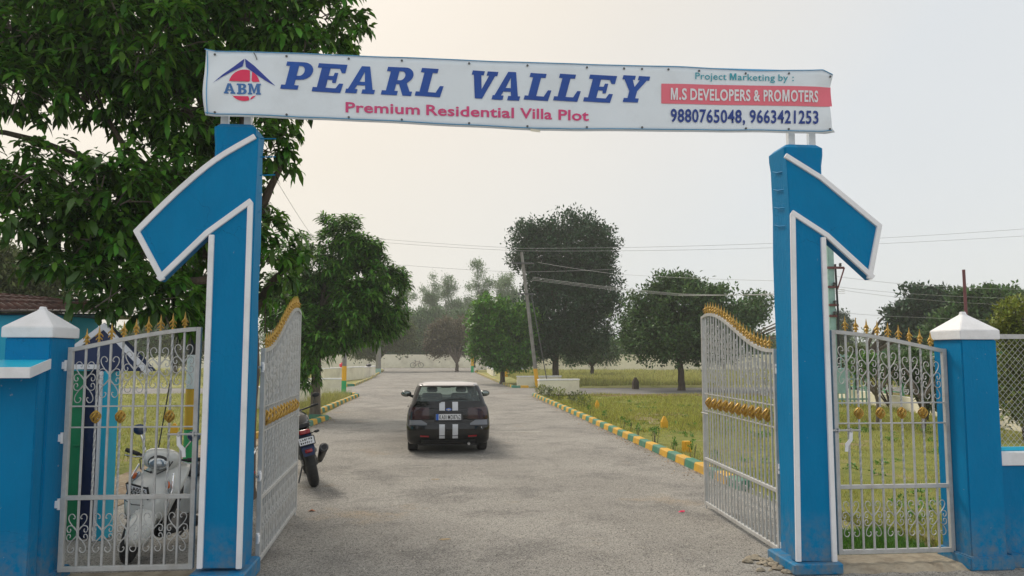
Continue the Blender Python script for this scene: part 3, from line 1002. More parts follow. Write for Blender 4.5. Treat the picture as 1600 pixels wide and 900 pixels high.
sill(3.49, 4.75, 14)
sill(-3.15, -2.0, 12)
rub = thing('cement_rubble', 'broken sandy cement lumps at the foot of the right tall pillar', 'rubble', (2.93, 6.87, 0))
rr = random.Random(4)
for k in range(26):
    a = rr.uniform(0, 6.28); d = rr.uniform(0, 1) ** .6
    cx, cy = 2.93 + 0.15 * d * math.cos(a), 6.87 + 0.30 * d * math.sin(a)
    s_ = rr.uniform(0.018, 0.06)
    m_ = MB()
    m_.ell((cx, cy, s_ * 0.22), (s_, s_ * rr.uniform(.6, 1.1), s_ * 0.42), 7, 4, Matrix.Rotation(rr.uniform(0, 3), 4, 'Z'))
    m_.v = [(p[0] + rr.uniform(-.16, .16) * s_, p[1] + rr.uniform(-.16, .16) * s_, max(0.0, p[2] + rr.uniform(-.1, .1) * s_)) for p in m_.v]
    m_.build('lump', M['cement'], rub, world=True)
# ================================================================== wrought gates
def scroll_mesh(h, w):
    """mirrored S-curl motif, height h, half width w, centred on z=0, in the XZ plane"""
    mb = MB()
    half = [(0.012, 0.0), (0.05, 0.10), (0.30, 0.26), (0.62, 0.46), (0.86, 0.66), (0.92, 0.84), (0.78, 0.97), (0.55, 1.0), (0.36, 0.93), (0.28, 0.82), (0.36, 0.75), (0.45, 0.78)]
    curl = [(0.06, 0.14), (0.30, 0.30), (0.62, 0.40), (0.95, 0.36), (1.06, 0.22), (0.96, 0.08), (0.76, 0.06), (0.66, 0.16), (0.74, 0.23)]
    for sx in (1, -1):
        for sz in (1, -1):
            for ln in (half, curl):
                pts = smoothpts([(a * w * sx, 0, b * h / 2 * sz) for a, b in ln], 3)
                mb.tube(pts, 0.0042, 5)
    me = mb.build('scroll', M['steel'], None, smooth=50)
    d = me.data; bpy.data.objects.remove(me)
    return d


def finial_mesh(s):
    mb = MB()
    mb.lathe([(0.010, 0), (0.010, 0.012), (0.005, 0.018), (0.013, 0.03), (0.015, 0.036), (0.006, 0.046), (0.012, 0.056), (0.016, 0.064), (0.008, 0.076), (0.005, 0.10), (0.001, 0.125)], 8)
    for k in range(4):
        a = k * math.pi / 2
        c, s_ = math.cos(a), math.sin(a)
        mb.tube([(0.008 * c, 0.008 * s_, 0.064), (0.022 * c, 0.022 * s_, 0.052), (0.026 * c, 0.026 * s_, 0.040)], [0.006, 0.005, 0.002], 5)
        mb.tube([(0.006 * c, 0.006 * s_, 0.034), (0.018 * c, 0.018 * s_, 0.026), (0.022 * c, 0.022 * s_, 0.016)], [0.006, 0.005, 0.002], 5)
    mb.v = [(p[0] * s, p[1] * s, p[2] * s) for p in mb.v]
    o = mb.build('finial', M['gold'], None, smooth=40)
    d = o.data; bpy.data.objects.remove(o)
    return d


def boss_mesh(s):
    """basket boss: twisted strips bulging to a lantern shape"""
    mb = MB()
    for k in range(6):
        pts = []
        for j in range(9):
            t = j / 8; r_ = 0.034 * math.sin(math.pi * t) ** 0.8 + 0.004
            a = 2 * math.pi * k / 6 + 1.9 * t
            pts.append((r_ * math.cos(a), r_ * math.sin(a), (t - .5) * 0.095))
        mb.tube(pts, 0.0075, 5)
    mb.ell((0, 0, 0), (0.018, 0.018, 0.036), 8, 6)
    mb.lathe([(0.010, 0.040), (0.012, 0.050), (0.006, 0.058)], 8)
    mb.lathe([(0.006, -0.058), (0.012, -0.050), (0.010, -0.040)], 8)
    mb.v = [(p[0] * s, p[1] * s, p[2] * s) for p in mb.v]
    o = mb.build('basket_boss', M['gold'], None, smooth=50)
    d = o.data; bpy.data.objects.remove(o)
    return d


SCR_BIG = scroll_mesh(0.34, 0.080)
SCR_MAIN = scroll_mesh(0.34, 0.062)
SCR_LOW = scroll_mesh(0.31, 0.078)
FIN = finial_mesh(1.12)
BOSS = boss_mesh(1.0)
BOSSL = boss_mesh(1.25)


def put(name, data, parent, loc, rot=0.0):
    o = link(name, data, parent)
    o.location = loc
    o.rotation_euler = (0, 0, rot)
    return o


def twisted_bar(mb, x, z0, z1, r=0.0085):
    n = max(4, int((z1 - z0) / 0.035))
    rings = []
    for k in range(n + 1):
        z = z0 + (z1 - z0) * k / n
        a0 = k * 0.75
        rings.append([(x + r * 1.25 * math.cos(a0 + q * math.pi / 2), r * 1.25 * math.sin(a0 + q * math.pi / 2), z) for q in range(4)])
    mb.loft(rings)


def gate(label, group, loc, rot, width, zb, topf, nb, z_thick, z_r1, z_r2, boss_idx, flip, hinge_z, boss=BOSS, scr=SCR_BIG, scr_even=False, extra_low=False):
    """local x: 0 at the hinge stile -> width at the free stile; topf(u) height of the top rail"""
    t = thing('wrought_gate', label, 'gate', loc, rot, group)
    sw = 0.040
    # stiles
    for x0, u, nm in ((0, 0, 'hinge_stile'), (width - sw, 1, 'free_stile')):
        MB().cbox((x0, -0.02, zb), (x0 + sw, 0.02, topf(u) + 0.012), 0.003).build(nm, M['steel'], t)
    MB().cbox((sw, -0.018, zb), (width - sw, 0.018, zb + 0.04), 0.003).build('bottom_rail', M['steel'], t)
    MB().cbox((sw, -0.018, z_thick - 0.018), (width - sw, 0.018, z_thick + 0.018), 0.003).build('lock_rail', M['steel'], t)
    for z in (z_r1, z_r2):
        MB().cbox((sw, -0.007, z - 0.006), (width - sw, 0.007, z + 0.006), 0.001).build('thin_rail', M['steel'], t)
    tr = MB(); n = 28
    rings = []
    for k in range(n + 1):
        u = k / n; x = sw + (width - 2 * sw) * u
        z = topf(u)
        rings.append([(x, -0.019, z - 0.022), (x, 0.019, z - 0.022), (x, 0.019, z + 0.012), (x, -0.019, z + 0.012)])
    tr.loft(rings)
    tr.build('top_rail', M['steel'], t, smooth=30)
    inner = width - 2 * sw
    for k in range(nb):
        u = (k + 1) / (nb + 1)
        x = sw + inner * u
        zt = topf(u) - 0.02
        mb = MB()
        tw = (k % 2 == 1)
        if not tw:
            mb.cbox((x - 0.0085, -0.0085, zb + 0.04), (x + 0.0085, 0.0085, zt), 0.002)
        else:
            # twisted bar is cut where the basket boss is welded in
            zc = (z_r1 + z_r2) / 2
            if k in boss_idx:
                twisted_bar(mb, x, z_thick + 0.018, zc - 0.055)
                twisted_bar(mb, x, zc + 0.055, zt)
            else:
                twisted_bar(mb, x, z_thick + 0.018, zt)
            mb.cbox((x - 0.008, -0.008, zb + 0.04), (x + 0.008, 0.008, z_thick - 0.018), 0.002)
        mb.build('bar', M['steel'], t)
        if k in boss_idx:
            put('basket_boss', boss, t, (x, 0, (z_r1 + z_r2) / 2), k * 0.4)
        put('finial', FIN, t, (x, 0, topf(u) + 0.012), 0.3 * k)
        if k % 2 == 0:
            zc = max(topf(u) - 0.30, z_r1 + 0.20)
            put('scroll', scr, t, (x, -0.006, zc))
            put('scroll', scr if scr is SCR_MAIN else SCR_LOW, t, (x, -0.006, zb + 0.04 + (z_thick - zb - 0.06) * 0.5))
            if extra_low:
                pass
    if extra_low:
        # the tall leaf has scrolls in two bands
        for k in range(0, nb, 2):
            u = (k + 1) / (nb + 1); x = sw + inner * u
            zc = topf(u) - 0.30 - 0.36
            if zc > z_r1 + 0.22:
                put('scroll', scr, t, (x, -0.006, zc))
    for z in hinge_z:
        h = MB()
        h.tube([(-0.018, 0, z - 0.045), (-0.018, 0, z + 0.045)], 0.016, 8)
        h.cbox((-0.075, -0.022, z - 0.03), (-0.014, -0.010, z + 0.03), 0.002)
        h.build('hinge', M['white'], t, smooth=40)
    return t


def wtop(lo, hi):
    def f(u):
        s_ = u * u * (3 - 2 * u)
        return lo + (hi - lo) * (0.45 * u + 0.55 * math.sin(u * math.pi / 2) ** 1.1) if True else s_
    return f


g1 = gate('small wrought gate with the white scooter behind it, left of the tall pillar', 'small side gates', (-3.115, 6.79, 0), 0.0, 1.075, 0.115, wtop(1.94, 2.115), 9, 0.71, 1.46, 1.286, (1, 3, 7), False, (1.80, 1.20, 0.66))
g2 = gate('small wrought gate in front of open grass, right of the tall pillar', 'small side gates', (4.685, 6.79, 0), math.pi, 1.115, 0.105, wtop(1.94, 2.11), 9, 0.70, 1.455, 1.27, (1, 3, 5, 7), True, (1.78, 1.22, 0.60))
for g, s_ in ((g1, 1), (g2, 1)):
    # slide bolt with its drop handle on the free side
    w_ = 1.075 if g is g1 else 1.115
    m_ = MB()
    zz = 1.225 if g is g1 else 1.21
    yy = -0.03 if g is g1 else 0.03
    m_.tube([(w_ - 0.24, yy, zz), (w_ + 0.035, yy, zz)], 0.009, 8)
    m_.build('slide_bolt', M['steel'], g, smooth=40)
    for xx in (w_ - 0.15, w_ - 0.03):
        MB().cbox((xx - 0.008, min(yy - .012, 0), zz - 0.018), (xx + 0.008, max(yy + .012, 0), zz + 0.018), 0.002).build('bolt_keeper', M['steel'], g)
    hd = MB()
    hd.prism([(w_ - 0.135, zz - 0.01), (w_ - 0.165, zz - 0.01), (w_ - 0.160, zz - 0.09), (w_ - 0.120, zz - 0.14), (w_ - 0.115, zz - 0.19), (w_ - 0.085, zz - 0.19), (w_ - 0.09, zz - 0.12), (w_ - 0.13, zz - 0.08)][::-1], yy - 0.004, yy + 0.004)
    hd.build('bolt_handle', M['white'], g)


def mtop(lo, hi):
    def f(u):
        # ogee: low and flat at the hinge, rising to a rounded shoulder at the meeting stile
        s_ = 0.5 - 0.5 * math.cos(math.pi * min(1, max(0, (u - 0.02) / 0.90)))
        return lo + (hi - lo) * s_ - 0.03 * max(0, (u - 0.9) / 0.1) ** 2
    return f


pL0, pL1 = Vector((-1.597, 7.12)), Vector((-1.70, 9.45))
aL = math.atan2(pL1.y - pL0.y, pL1.x - pL0.x)
pR0, pR1 = Vector((3.19, 7.12)), Vector((3.285, 9.45))
aR = math.atan2(pR1.y - pR0.y, pR1.x - pR0.x)
g3 = gate('tall gate leaf swung open beside the parked motorcycle, left side of the drive', 'main gate leaves', (pL0.x, pL0.y, 0), aL, 2.34, 0.06, mtop(1.94, 2.425), 21, 0.62, 1.42, 1.20, tuple(range(1, 20, 2)), False, (1.78, 0.82, 0.28), BOSSL, SCR_MAIN, extra_low=True)
g4 = gate('tall gate leaf swung open against the grass plot, right side of the drive', 'main gate leaves', (pR0.x, pR0.y, 0), aR, 2.34, 0.05, mtop(1.94, 2.39), 21, 0.61, 1.41, 1.20, tuple(range(1, 20, 2)), True, (1.76, 0.82, 0.10), BOSSL, SCR_MAIN, extra_low=True)
for g in (g3, g4):
    for z in (1.78, 0.82):
        MB().tube([(-0.06, 0.02, z), (-0.012, 0, z)], 0.012, 6).build('hinge_pin', M['steel'], g)
    MB().tube([(2.36, -0.02 if g is g3 else 0.02, 1.17), (2.10, -0.02 if g is g3 else 0.02, 1.17)], 0.009, 6).build('slide_bolt', M['steel'], g)
    MB().tube([(2.325, 0, -0.0), (2.325, 0, 0.12)], 0.010, 6).build('drop_rod', M['steel'], g)
    MB().tube([(0.02, 0, 0.0), (0.02, 0, 0.12)], 0.012, 6).build('pivot_foot', M['steel'], g)
# ================================================================== ground, road, kerbs
def ground_mat(name, cols, scales, bump=0.5, bscale=30, bdist=0.02, speck=None, rough=0.9):
    """layered noise: cols = [(rgb), (rgb), ...], blended by successive noises"""
    m = bpy.data.materials.new(name); m.use_nodes = True
    t = m.node_tree; p = t.nodes['Principled BSDF']
    p.inputs['Roughness'].default_value = rough
    p.inputs['Specular IOR Level'].default_value = 0.25
    tc = t.nodes.new('ShaderNodeTexCoord')
    src = None
    for i, (c, (sc, lo, hi)) in enumerate(zip(cols[1:], scales)):
        n = t.nodes.new('ShaderNodeTexNoise'); n.inputs['Scale'].default_value = sc
        n.inputs['Detail'].default_value = 8; n.inputs['Roughness'].default_value = 0.68
        mp = t.nodes.new('ShaderNodeMapping'); mp.inputs['Location'].default_value = (i * 7.3, i * 3.1, 0)
        t.links.new(tc.outputs['Object'], mp.inputs[0]); t.links.new(mp.outputs[0], n.inputs['Vector'])
        r = t.nodes.new('ShaderNodeMapRange'); r.inputs[1].default_value = lo; r.inputs[2].default_value = hi
        t.links.new(n.outputs[0], r.inputs[0])
        mx = t.nodes.new('ShaderNodeMix'); mx.data_type = 'RGBA'
        if src is None: mx.inputs[6].default_value = (*cols[0], 1)
        else: t.links.new(src, mx.inputs[6])
        mx.inputs[7].default_value = (*c, 1)
        t.links.new(r.outputs[0], mx.inputs[0]); src = mx.outputs[2]
    hsrc = None
    if speck:
        for (sc, col, th) in speck:
            v = t.nodes.new('ShaderNodeTexVoronoi'); v.inputs['Scale'].default_value = sc
            t.links.new(tc.outputs['Object'], v.inputs['Vector'])
            r = t.nodes.new('ShaderNodeMapRange')
            sx = t.nodes.new('ShaderNodeSeparateColor'); t.links.new(v.outputs['Color'], sx.inputs[0])
            r.inputs[1].default_value = th; r.inputs[2].default_value = th + 0.05
            t.links.new(sx.outputs[0], r.inputs[0])
            mx = t.nodes.new('ShaderNodeMix'); mx.data_type = 'RGBA'
            mul = t.nodes.new('ShaderNodeMath'); mul.operation = 'MULTIPLY'; mul.inputs[1].default_value = 0.75
            t.links.new(r.outputs[0], mul.inputs[0])
            t.links.new(mul.outputs[0], mx.inputs[0]); t.links.new(src, mx.inputs[6]); mx.inputs[7].default_value = (*col, 1)
            src = mx.outputs[2]
            hsrc = v.outputs['Distance']
    t.links.new(src, p.inputs['Base Color'])
    n = t.nodes.new('ShaderNodeTexNoise'); n.inputs['Scale'].default_value = bscale; n.inputs['Detail'].default_value = 8
    n.inputs['Roughness'].default_value = 0.7
    t.links.new(tc.outputs['Object'], n.inputs['Vector'])
    b = t.nodes.new('ShaderNodeBump'); b.inputs['Strength'].default_value = bump; b.inputs['Distance'].default_value = bdist
    t.links.new(n.outputs[0], b.inputs['Height'])
    if hsrc is not None:
        b2_ = t.nodes.new('ShaderNodeBump'); b2_.inputs['Strength'].default_value = bump; b2_.inputs['Distance'].default_value = 0.006
        t.links.new(hsrc, b2_.inputs['Height']); t.links.new(b.outputs[0], b2_.inputs['Normal'])
        t.links.new(b2_.outputs[0], p.inputs['Normal'])
    else:
        t.links.new(b.outputs[0], p.inputs['Normal'])
    return m


M['asphalt'] = ground_mat('worn_asphalt', [(0.275, 0.256, 0.228), (0.355, 0.333, 0.298), (0.205, 0.192, 0.175), (0.42, 0.39, 0.34), (0.33, 0.265, 0.19)],
                          [(0.33, 0.42, 0.58), (0.9, 0.50, 0.62), (2.6, 0.60, 0.72), (0.55, 0.60, 0.70)], 0.8, 60, 0.010,
                          speck=[(130, (0.44, 0.42, 0.39), 0.78), (105, (0.05, 0.047, 0.045), 0.76), (34, (0.42, 0.39, 0.34), 0.965)])
M['asphalt2'] = ground_mat('old_side_asphalt', [(0.20, 0.19, 0.18), (0.25, 0.24, 0.23)], [(1.0, 0.4, 0.6)], 0.6, 40, 0.01)
M['dirt'] = ground_mat('dirt', [(0.26, 0.185, 0.125), (0.36, 0.29, 0.20), (0.17, 0.13, 0.10)], [(0.8, 0.42, 0.6), (3, 0.5, 0.68)], 0.9, 18, 0.03, speck=[(30, (0.44, 0.38, 0.3), 0.88)])
M['turf'] = ground_mat('turf', [(0.22, 0.235, 0.05), (0.29, 0.285, 0.075), (0.145, 0.18, 0.035), (0.36, 0.28, 0.16)], [(0.5, 0.4, 0.6), (2.2, 0.48, 0.64), (0.8, 0.575, 0.66)], 1.0, 14, 0.06)
M['turffar'] = ground_mat('dry_field', [(0.29, 0.285, 0.09), (0.36, 0.335, 0.13), (0.21, 0.225, 0.06), (0.38, 0.31, 0.20)], [(0.12, 0.4, 0.6), (0.6, 0.48, 0.64), (0.25, 0.60, 0.70)], 1.0, 5, 0.1)


def sheet(name, poly, z, m, sub=0):
    mb = MB().add([(p[0], p[1], z) for p in poly], [tuple(range(len(poly)))])
    o = mb.build(name, m)
    if o.data.polygons[0].normal.z < 0: o.data.flip_normals()
    return tag(o, kind='structure')


sheet('ground', [(-225, -24), (225, -24), (225, 212), (-225, 212)], -0.03, M['turffar'])
XK = 4.14     # face of the right kerb
road = [(-30, -14), (30, -14), (30, 6.4), (9, 6.6), (4.66, 6.9), (4.45, 8.0), (4.30, 9.6), (XK + .03, 11), (XK + .03, 35.2), (7.2, 35.2), (7.2, 42.8), (XK, 43.2), (3.8, 49), (3.5, 80), (4.2, 92), (8, 98), (8, 106.5), (-12, 106.5), (-6.6, 92), (-5.0, 46.4), (-5.6, 44.5), (-9, 44), (-9, 38), (-3.75, 36.6), (-3.65, 25), (-3.2, 23.4), (-3.5, 19.0), (-3.9, 15), (-4.0, 10), (-3.7, 8.4), (-6, 7.7), (-9, 7.4), (-30, 7.2)]
sheet('road', road, 0.0, M['asphalt'])
sheet('side_road', [(7.204, 35.2), (60, 34.6), (60, 43.2), (7.204, 42.8)], 0.0, M['asphalt2'])
sheet('side_road', [(-9.004, 38), (-9.004, 44), (-50, 44.5), (-50, 38.5)], 0.0, M['asphalt2'])
# soil under the verges
sheet('dirt_verge', [(-60, 7.24), (-9, 7.44), (-6, 7.74), (-3.74, 8.44), (-4.04, 10), (-3.94, 15), (-3.6, 19.0), (-5.0, 20), (-60, 20)], -0.008, M['dirt'])


def field(name, x0, x1, y0f, y1, z, m, nx, ny, seed, fade=0.5):
    """uneven ground sheet; y0f(x) near edge; edge vertices drop below grade"""
    rr = np.random.RandomState(seed)
    xs = x0 + (x1 - x0) * (np.linspace(0, 1, nx) ** 1.5)
    vs = []
    for i, x in enumerate(xs):
        ya = y0f(x)
        for j in range(ny):
            t = (j / (ny - 1)) ** 1.4
            y = ya + (y1 - ya) * t
            edge = (i == 0 or j == 0 or i == nx - 1 or j == ny - 1)
            zz = -0.02 if edge else z + 0.02 * math.sin(x * 1.7 + y * .6) + rr.uniform(-.012, .012)
            vs.append((x, y, zz))
    f = [(i * ny + j, (i + 1) * ny + j, (i + 1) * ny + j + 1, i * ny + j + 1) for i in range(nx - 1) for j in range(ny - 1)]
    o = MB().add(vs, f).build(name, m, smooth=60)
    if o.data.polygons[len(f) // 2].normal.z < 0: o.data.flip_normals()
    return tag(o, kind='structure')


field('grass_plot', XK + 0.12, 60, lambda x: 7.15 if x > 4.75 else 9.4, 34.6, 0.06, M['turf'], 60, 60, 1)
field('grass_field', 8.0, 90, lambda x: 43.4, 92, 0.06, M['turffar'], 50, 40, 2)
field('grass_field', 3.95, 8.3, lambda x: 48.5, 84, 0.05, M['turffar'], 8, 30, 5)
field('grass_plot', -5.0, -60, lambda x: 12.2, 37.8, 0.06, M['turf'], 50, 40, 3)
field('grass_field', -7.0, -90, lambda x: 45, 98, 0.05, M['turffar'], 50, 40, 4)


def kerb(pts, lab, first_green=True, bl=0.5, h=0.13, w=0.16, flipside=1):
    t = thing('kerb', lab, 'kerb', (pts[0][0], pts[0][1], 0), 0, 'green and yellow kerbs')
    P = [Vector(p) for p in pts]
    seg = []
    for a, b in zip(P, P[1:]):
        n = max(1, round((b - a).length / bl))
        for k in range(n): seg.append((a.lerp(b, k / n), a.lerp(b, (k + 1) / n)))
    rr = random.Random(len(pts) * 13 + int(pts[0][1] * 10))
    for k, (a, b) in enumerate(seg):
        d = (b - a).normalized(); nrm_ = Vector((-d.y, d.x)) * flipside
        g = 0.003
        a2, b2 = a + d * g, b - d * g
        hh = h + rr.uniform(-.006, .006); j = rr.uniform(-.006, .006)
        rings = []
        for q in (a2, b2):
            o_ = q + nrm_ * j
            rings.append([(o_.x, o_.y, -0.02), (o_.x + nrm_.x * 0.022, o_.y + nrm_.y * 0.022, hh - 0.02), (o_.x + nrm_.x * 0.042, o_.y + nrm_.y * 0.042, hh), (o_.x + nrm_.x * w, o_.y + nrm_.y * w, hh), (o_.x + nrm_.x * w, o_.y + nrm_.y * w, -0.02)])
        MB().loft(rings).build('kerb_block', M['kerb_g'] if (k % 2 == 0) == first_green else M['kerb_y'], t, world=True)
    return t


kerb([(XK + 0.02, 10.6), (XK, 12), (XK, 35.1)], 'long green and yellow kerb edging the grass plot, right of the drive', True, 0.5, flipside=-1)
kerb([(-4.3, 17.6), (-3.85, 18.6), (-3.47, 19.82), (-3.22, 22.9)], 'short green and yellow kerb behind the parked motorcycle', True, 0.42)
kerb([(-3.22, 22.94), (-3.75, 23.4)], 'green kerb return beside the mango trunk', True, 0.5)
kerb([(-3.87, 24.3), (-3.62, 34.6)], 'yellow and green kerb before the green and yellow pole, left of the drive', False, 0.5)
kerb([(-3.60, 34.9), (-3.9, 36.1), (-4.6, 36.5)], 'rounded kerb corner with a green end block, left side street', True, 0.55)
kerb([(-5.9, 46.0), (-5.06, 46.5), (-5.25, 60), (-6.4, 88)], 'far kerb beyond the left side street', False, 0.6)
kerb([(3.98, 43.3), (3.82, 49.0), (3.50, 76)], 'far kerb at the trunk of the bright green tree', True, 0.6, flipside=-1)
kerb([(4.9, 43.1), (4.0, 43.2)], 'yellow kerb end facing the right side street', False, 0.5, flipside=-1)
kerb([(3.5, 80), (4.2, 91)], 'farthest kerb bending right before the end wall', False, 0.8, flipside=-1)

# loose stones on the asphalt (too many to count)
rs = np.random.RandomState(5)
n = 5200
px_ = rs.uniform(-4, 5, n); py_ = 6.2 + rs.beta(1, 2.4, n) * 12
keep = (px_ > -3.5) & (px_ < 4.2)
px_, py_ = px_[keep], py_[keep]; n = len(px_)
edge = np.minimum(np.abs(px_ + 1.6), np.abs(px_ - 3.2))
sz = rs.uniform(0.0025, 0.007, n) * (1 + 1.0 * (rs.rand(n) > .97))
base = np.array([(1, 0, 0), (0, 1, 0), (-1, 0, 0), (0, -1, 0), (0, 0, .8)])
V = base[None] * sz[:, None, None] * (1 + rs.uniform(-.3, .3, (n, 5, 1)))
V[:, :, 0] += px_[:, None]; V[:, :, 1] += py_[:, None]; V[:, :, 2] += 0.001
tri = np.array([(0, 1, 4), (1, 2, 4), (2, 3, 4), (3, 0, 4)])
F = tri[None] + (np.arange(n) * 5)[:, None, None]
M['pebble'] = mat('pale_grit', (0.30, 0.275, 0.24), 0.9, island=0.6)
tag(link('loose_grit', fast_mesh('loose_grit', V.reshape(-1, 3), 3, F, M['pebble'])), 'fine pale grit scattered over the asphalt drive', 'grit', kind='stuff')

# bare reddish soil along the near side of the side street, and litter of dry leaves by the kerbs
M['soil'] = ground_mat('bare_red_soil', [(0.20, 0.115, 0.08), (0.27, 0.17, 0.115), (0.14, 0.09, 0.06)], [(1.0, 0.42, 0.6), (4, 0.5, 0.66)], 0.9, 14, 0.03)
rr_s = random.Random(8)
soil = [(XK + .3 + k * .9, 33.2 - .5 * rr_s.random() + (1.2 if k < 3 else 0)) for k in range(24)]
soil += [(27, 34.5), (XK + .3, 34.5)]
sheet('bare_soil', soil, 0.088, M['soil'])
for (px, py, rx, ry) in ((1035, 648, .9, .25), (1000, 655, .5, .3), (965, 655, .4, .2), (1025, 662, .3, .2)):
    g = G(px, py, .06)
    pts = []
    for k in range(14):
        a = 2 * math.pi * k / 14; r_ = rr_s.uniform(.55, 1.1); pts.append((g.x + rx * r_ * math.cos(a), g.y + ry * 3 * r_ * math.sin(a)))
    sheet('bare_soil', pts, 0.086, M['dirt'])
rs = np.random.RandomState(15)
def litter(xa, xb, ya, yb, n_):
    t_ = rs.rand(n_); return np.stack([xa + (xb - xa) * t_ + rs.exponential(.10, n_) * (1 if xb < 0 else -1) * 1.0, ya + (yb - ya) * t_], 1)
LP = np.concatenate([litter(XK, XK, 10.5, 35, 1500), litter(-3.47, -3.22, 19.8, 23, 260), litter(-3.85, -3.62, 24.3, 34.6, 500), litter(3.9, 3.6, 43.5, 76, 500), litter(-5.1, -5.3, 47, 70, 300)])
n = len(LP); a = rs.uniform(0, 6.28, n); s_ = rs.uniform(.007, .022, n)
c, d = np.cos(a) * s_, np.sin(a) * s_
z_ = np.full(n, .006)
V = np.stack([np.stack([LP[:, 0] - c, LP[:, 1] - d, z_], 1), np.stack([LP[:, 0] + d * .5, LP[:, 1] - c * .5, z_ + s_ * .5], 1), np.stack([LP[:, 0] + c, LP[:, 1] + d, z_], 1), np.stack([LP[:, 0] - d * .5, LP[:, 1] + c * .5, z_ + s_ * .3], 1)], 1)
F = (np.array([0, 1, 2, 3])[None] + (np.arange(n) * 4)[:, None])
M['litter'] = mat('dry_litter', (0.34, 0.24, 0.13), 0.9, island=0.7)
tag(link('leaf_litter', fast_mesh('leaf_litter', V.reshape(-1, 3), 4, F, M['litter'])), 'dry leaf litter and dust gathered along the kerbs', 'litter', kind='stuff')

# pale cement smears on the asphalt
def smear(cx, cy, rx, ry, col, seed, ang=0.0):
    rr = random.Random(seed)
    pts = []
    for k in range(14):
        a = 2 * math.pi * k / 14; r_ = rr.uniform(.55, 1.1)
        x, y = rx * r_ * math.cos(a), ry * r_ * math.sin(a)
        pts.append((cx + x * math.cos(ang) - y * math.sin(ang), cy + x * math.sin(ang) + y * math.cos(ang)))
    return sheet('cement_patch', pts, 0.004, col)


M['chalk'] = mat('cement_spill', (0.50, 0.48, 0.42), 0.9, col2=(0.30, 0.28, 0.25), scale=14)
M['ochre'] = mat('ochre_spill', (0.40, 0.27, 0.11), 0.9, col2=(0.26, 0.22, 0.17), scale=9)
for (px, py, rx, ry, m_, s_) in ((820, 675, .62, .10, 'chalk', 1), (505, 758, .09, .035, 'chalk', 2), (540, 740, .12, .03, 'chalk', 3), (560, 748, .10, .03, 'chalk', 4),
                                 (695, 843, .07, .04, 'ochre', 5), (680, 749, .07, .04, 'ochre', 6), (492, 781, .10, .03, 'chalk', 7), (650, 730, .35, .05, 'chalk', 8)):
    g = G(px, py)
    smear(g.x, g.y, rx, ry, M[m_], s_)
dl = thing('fallen_leaf', 'curled red-brown fallen leaf on the asphalt by the left gate leaf', 'leaf', tuple(G(487, 799)))
MB().loft([[(-.05 + .01 * k, y, 0.004 + 0.05 * (abs(y) / .05) ** 2 * (1 - ((k - 5) / 5) ** 2)) for y in (-.028 * math.sin((k + .3) / 10.6 * 3.14), 0, .028 * math.sin((k + .3) / 10.6 * 3.14))] for k in range(11)], cap=False, closed=False).build('blade', M['dryleaf'], dl, smooth=60)
g = G(1065, 800)
dl = thing('litter_scrap', 'small red scrap of litter on the asphalt near the right gate leaf', 'litter', tuple(g))
MB().add([(-.04, -.02, .002), (.03, -.025, .006), (.045, .02, .016), (-.03, .025, .004), (0, 0, .02)], [(0, 1, 4), (1, 2, 4), (2, 3, 4), (3, 0, 4)]).build('scrap', M['ink_red'], dl)

# ================================================================== far and near limewashed walls
def long_wall(pts, lab, h=1.85, bay=3.2):
    t = thing('boundary_wall', lab, 'wall', (pts[0][0], pts[0][1], 0), 0)
    rr = random.Random(9)
    for (a, b) in zip(pts, pts[1:]):
        a, b = Vector(a), Vector(b)
        n = max(1, round((b - a).length / bay))
        d = (b - a).normalized(); ang = math.atan2(d.y, d.x)
        for k in range(n):
            p = a.lerp(b, k / n); L_ = (b - a).length / n
            m_ = Matrix.Translation((p.x, p.y, 0)) @ Matrix.Rotation(ang, 4, 'Z')
            hh = h + rr.uniform(-.02, .02)
            MB().obox(m_, (0.13, -0.06, -0.1), (L_ - 0.13, 0.06, hh)).build('panel', M['cream'], t, world=True)
            MB().obox(m_, (-0.125, -0.11, -0.1), (0.125, 0.11, hh + 0.07)).build('post', M['cream'], t, world=True)
    return t


long_wall([(-70, 108), (-8, 107.2), (4.5, 107.0)], 'long limewashed boundary wall closing the far end of the drive', 1.8)
long_wall([(4.6, 99), (9.5, 96.2)], 'limewashed wall stub beside the pale blue hut', 1.9, 2.4)
long_wall([(10.0, 96), (26, 84), (70, 80)], 'limewashed boundary wall behind the trees across the grass field', 1.85)


def low_wall(a, b, h, lab, w=0.2):
    a, b = Vector(a), Vector(b)
    d = (b - a); ang = math.atan2(d.y, d.x)
    t = thing('culvert_wall', lab, 'wall', (a.x, a.y, 0), ang, 'low whitewashed corner walls')
    MB().cbox((0, 0, -0.02), (d.length, w, h - 0.07), 0.01).build('wall_body', M['cream'], t)
    MB().cbox((-0.02, -0.02, h - 0.068), (d.length + 0.02, w + 0.02, h), 0.01).build('coping', M['white'], t)
    return t


def gx(px, py): g = G(px, py); return (g.x, g.y)


low_wall((4.36, 34.15), (6.25, 34.6), 0.78, 'low whitewashed wall at the near corner of the right side street')
low_wall((4.45, 44.9), (7.1, 45.3), 0.62, 'low whitewashed wall across the right side street, left of the leaning pole')
low_wall((4.5, 64), (4.7, 76), 0.62, 'whitewashed wall in front of the pale blue hut')
low_wall((-6.4, 26.0), (-4.75, 31.6), 0.78, 'low whitewashed wall behind the mango trunk, left of the drive')
low_wall((-6.8, 37.4), (-4.75, 37.6), 0.74, 'low whitewashed wall right behind the green and yellow pole')
low_wall((-7.7, 52), (-5.9, 60), 0.95, 'limewashed wall carrying a red pot across the left side street')
low_wall((-5.9, 60.3), (-5.5, 66), 0.9, 'short limewashed wall next to the far grey pole')

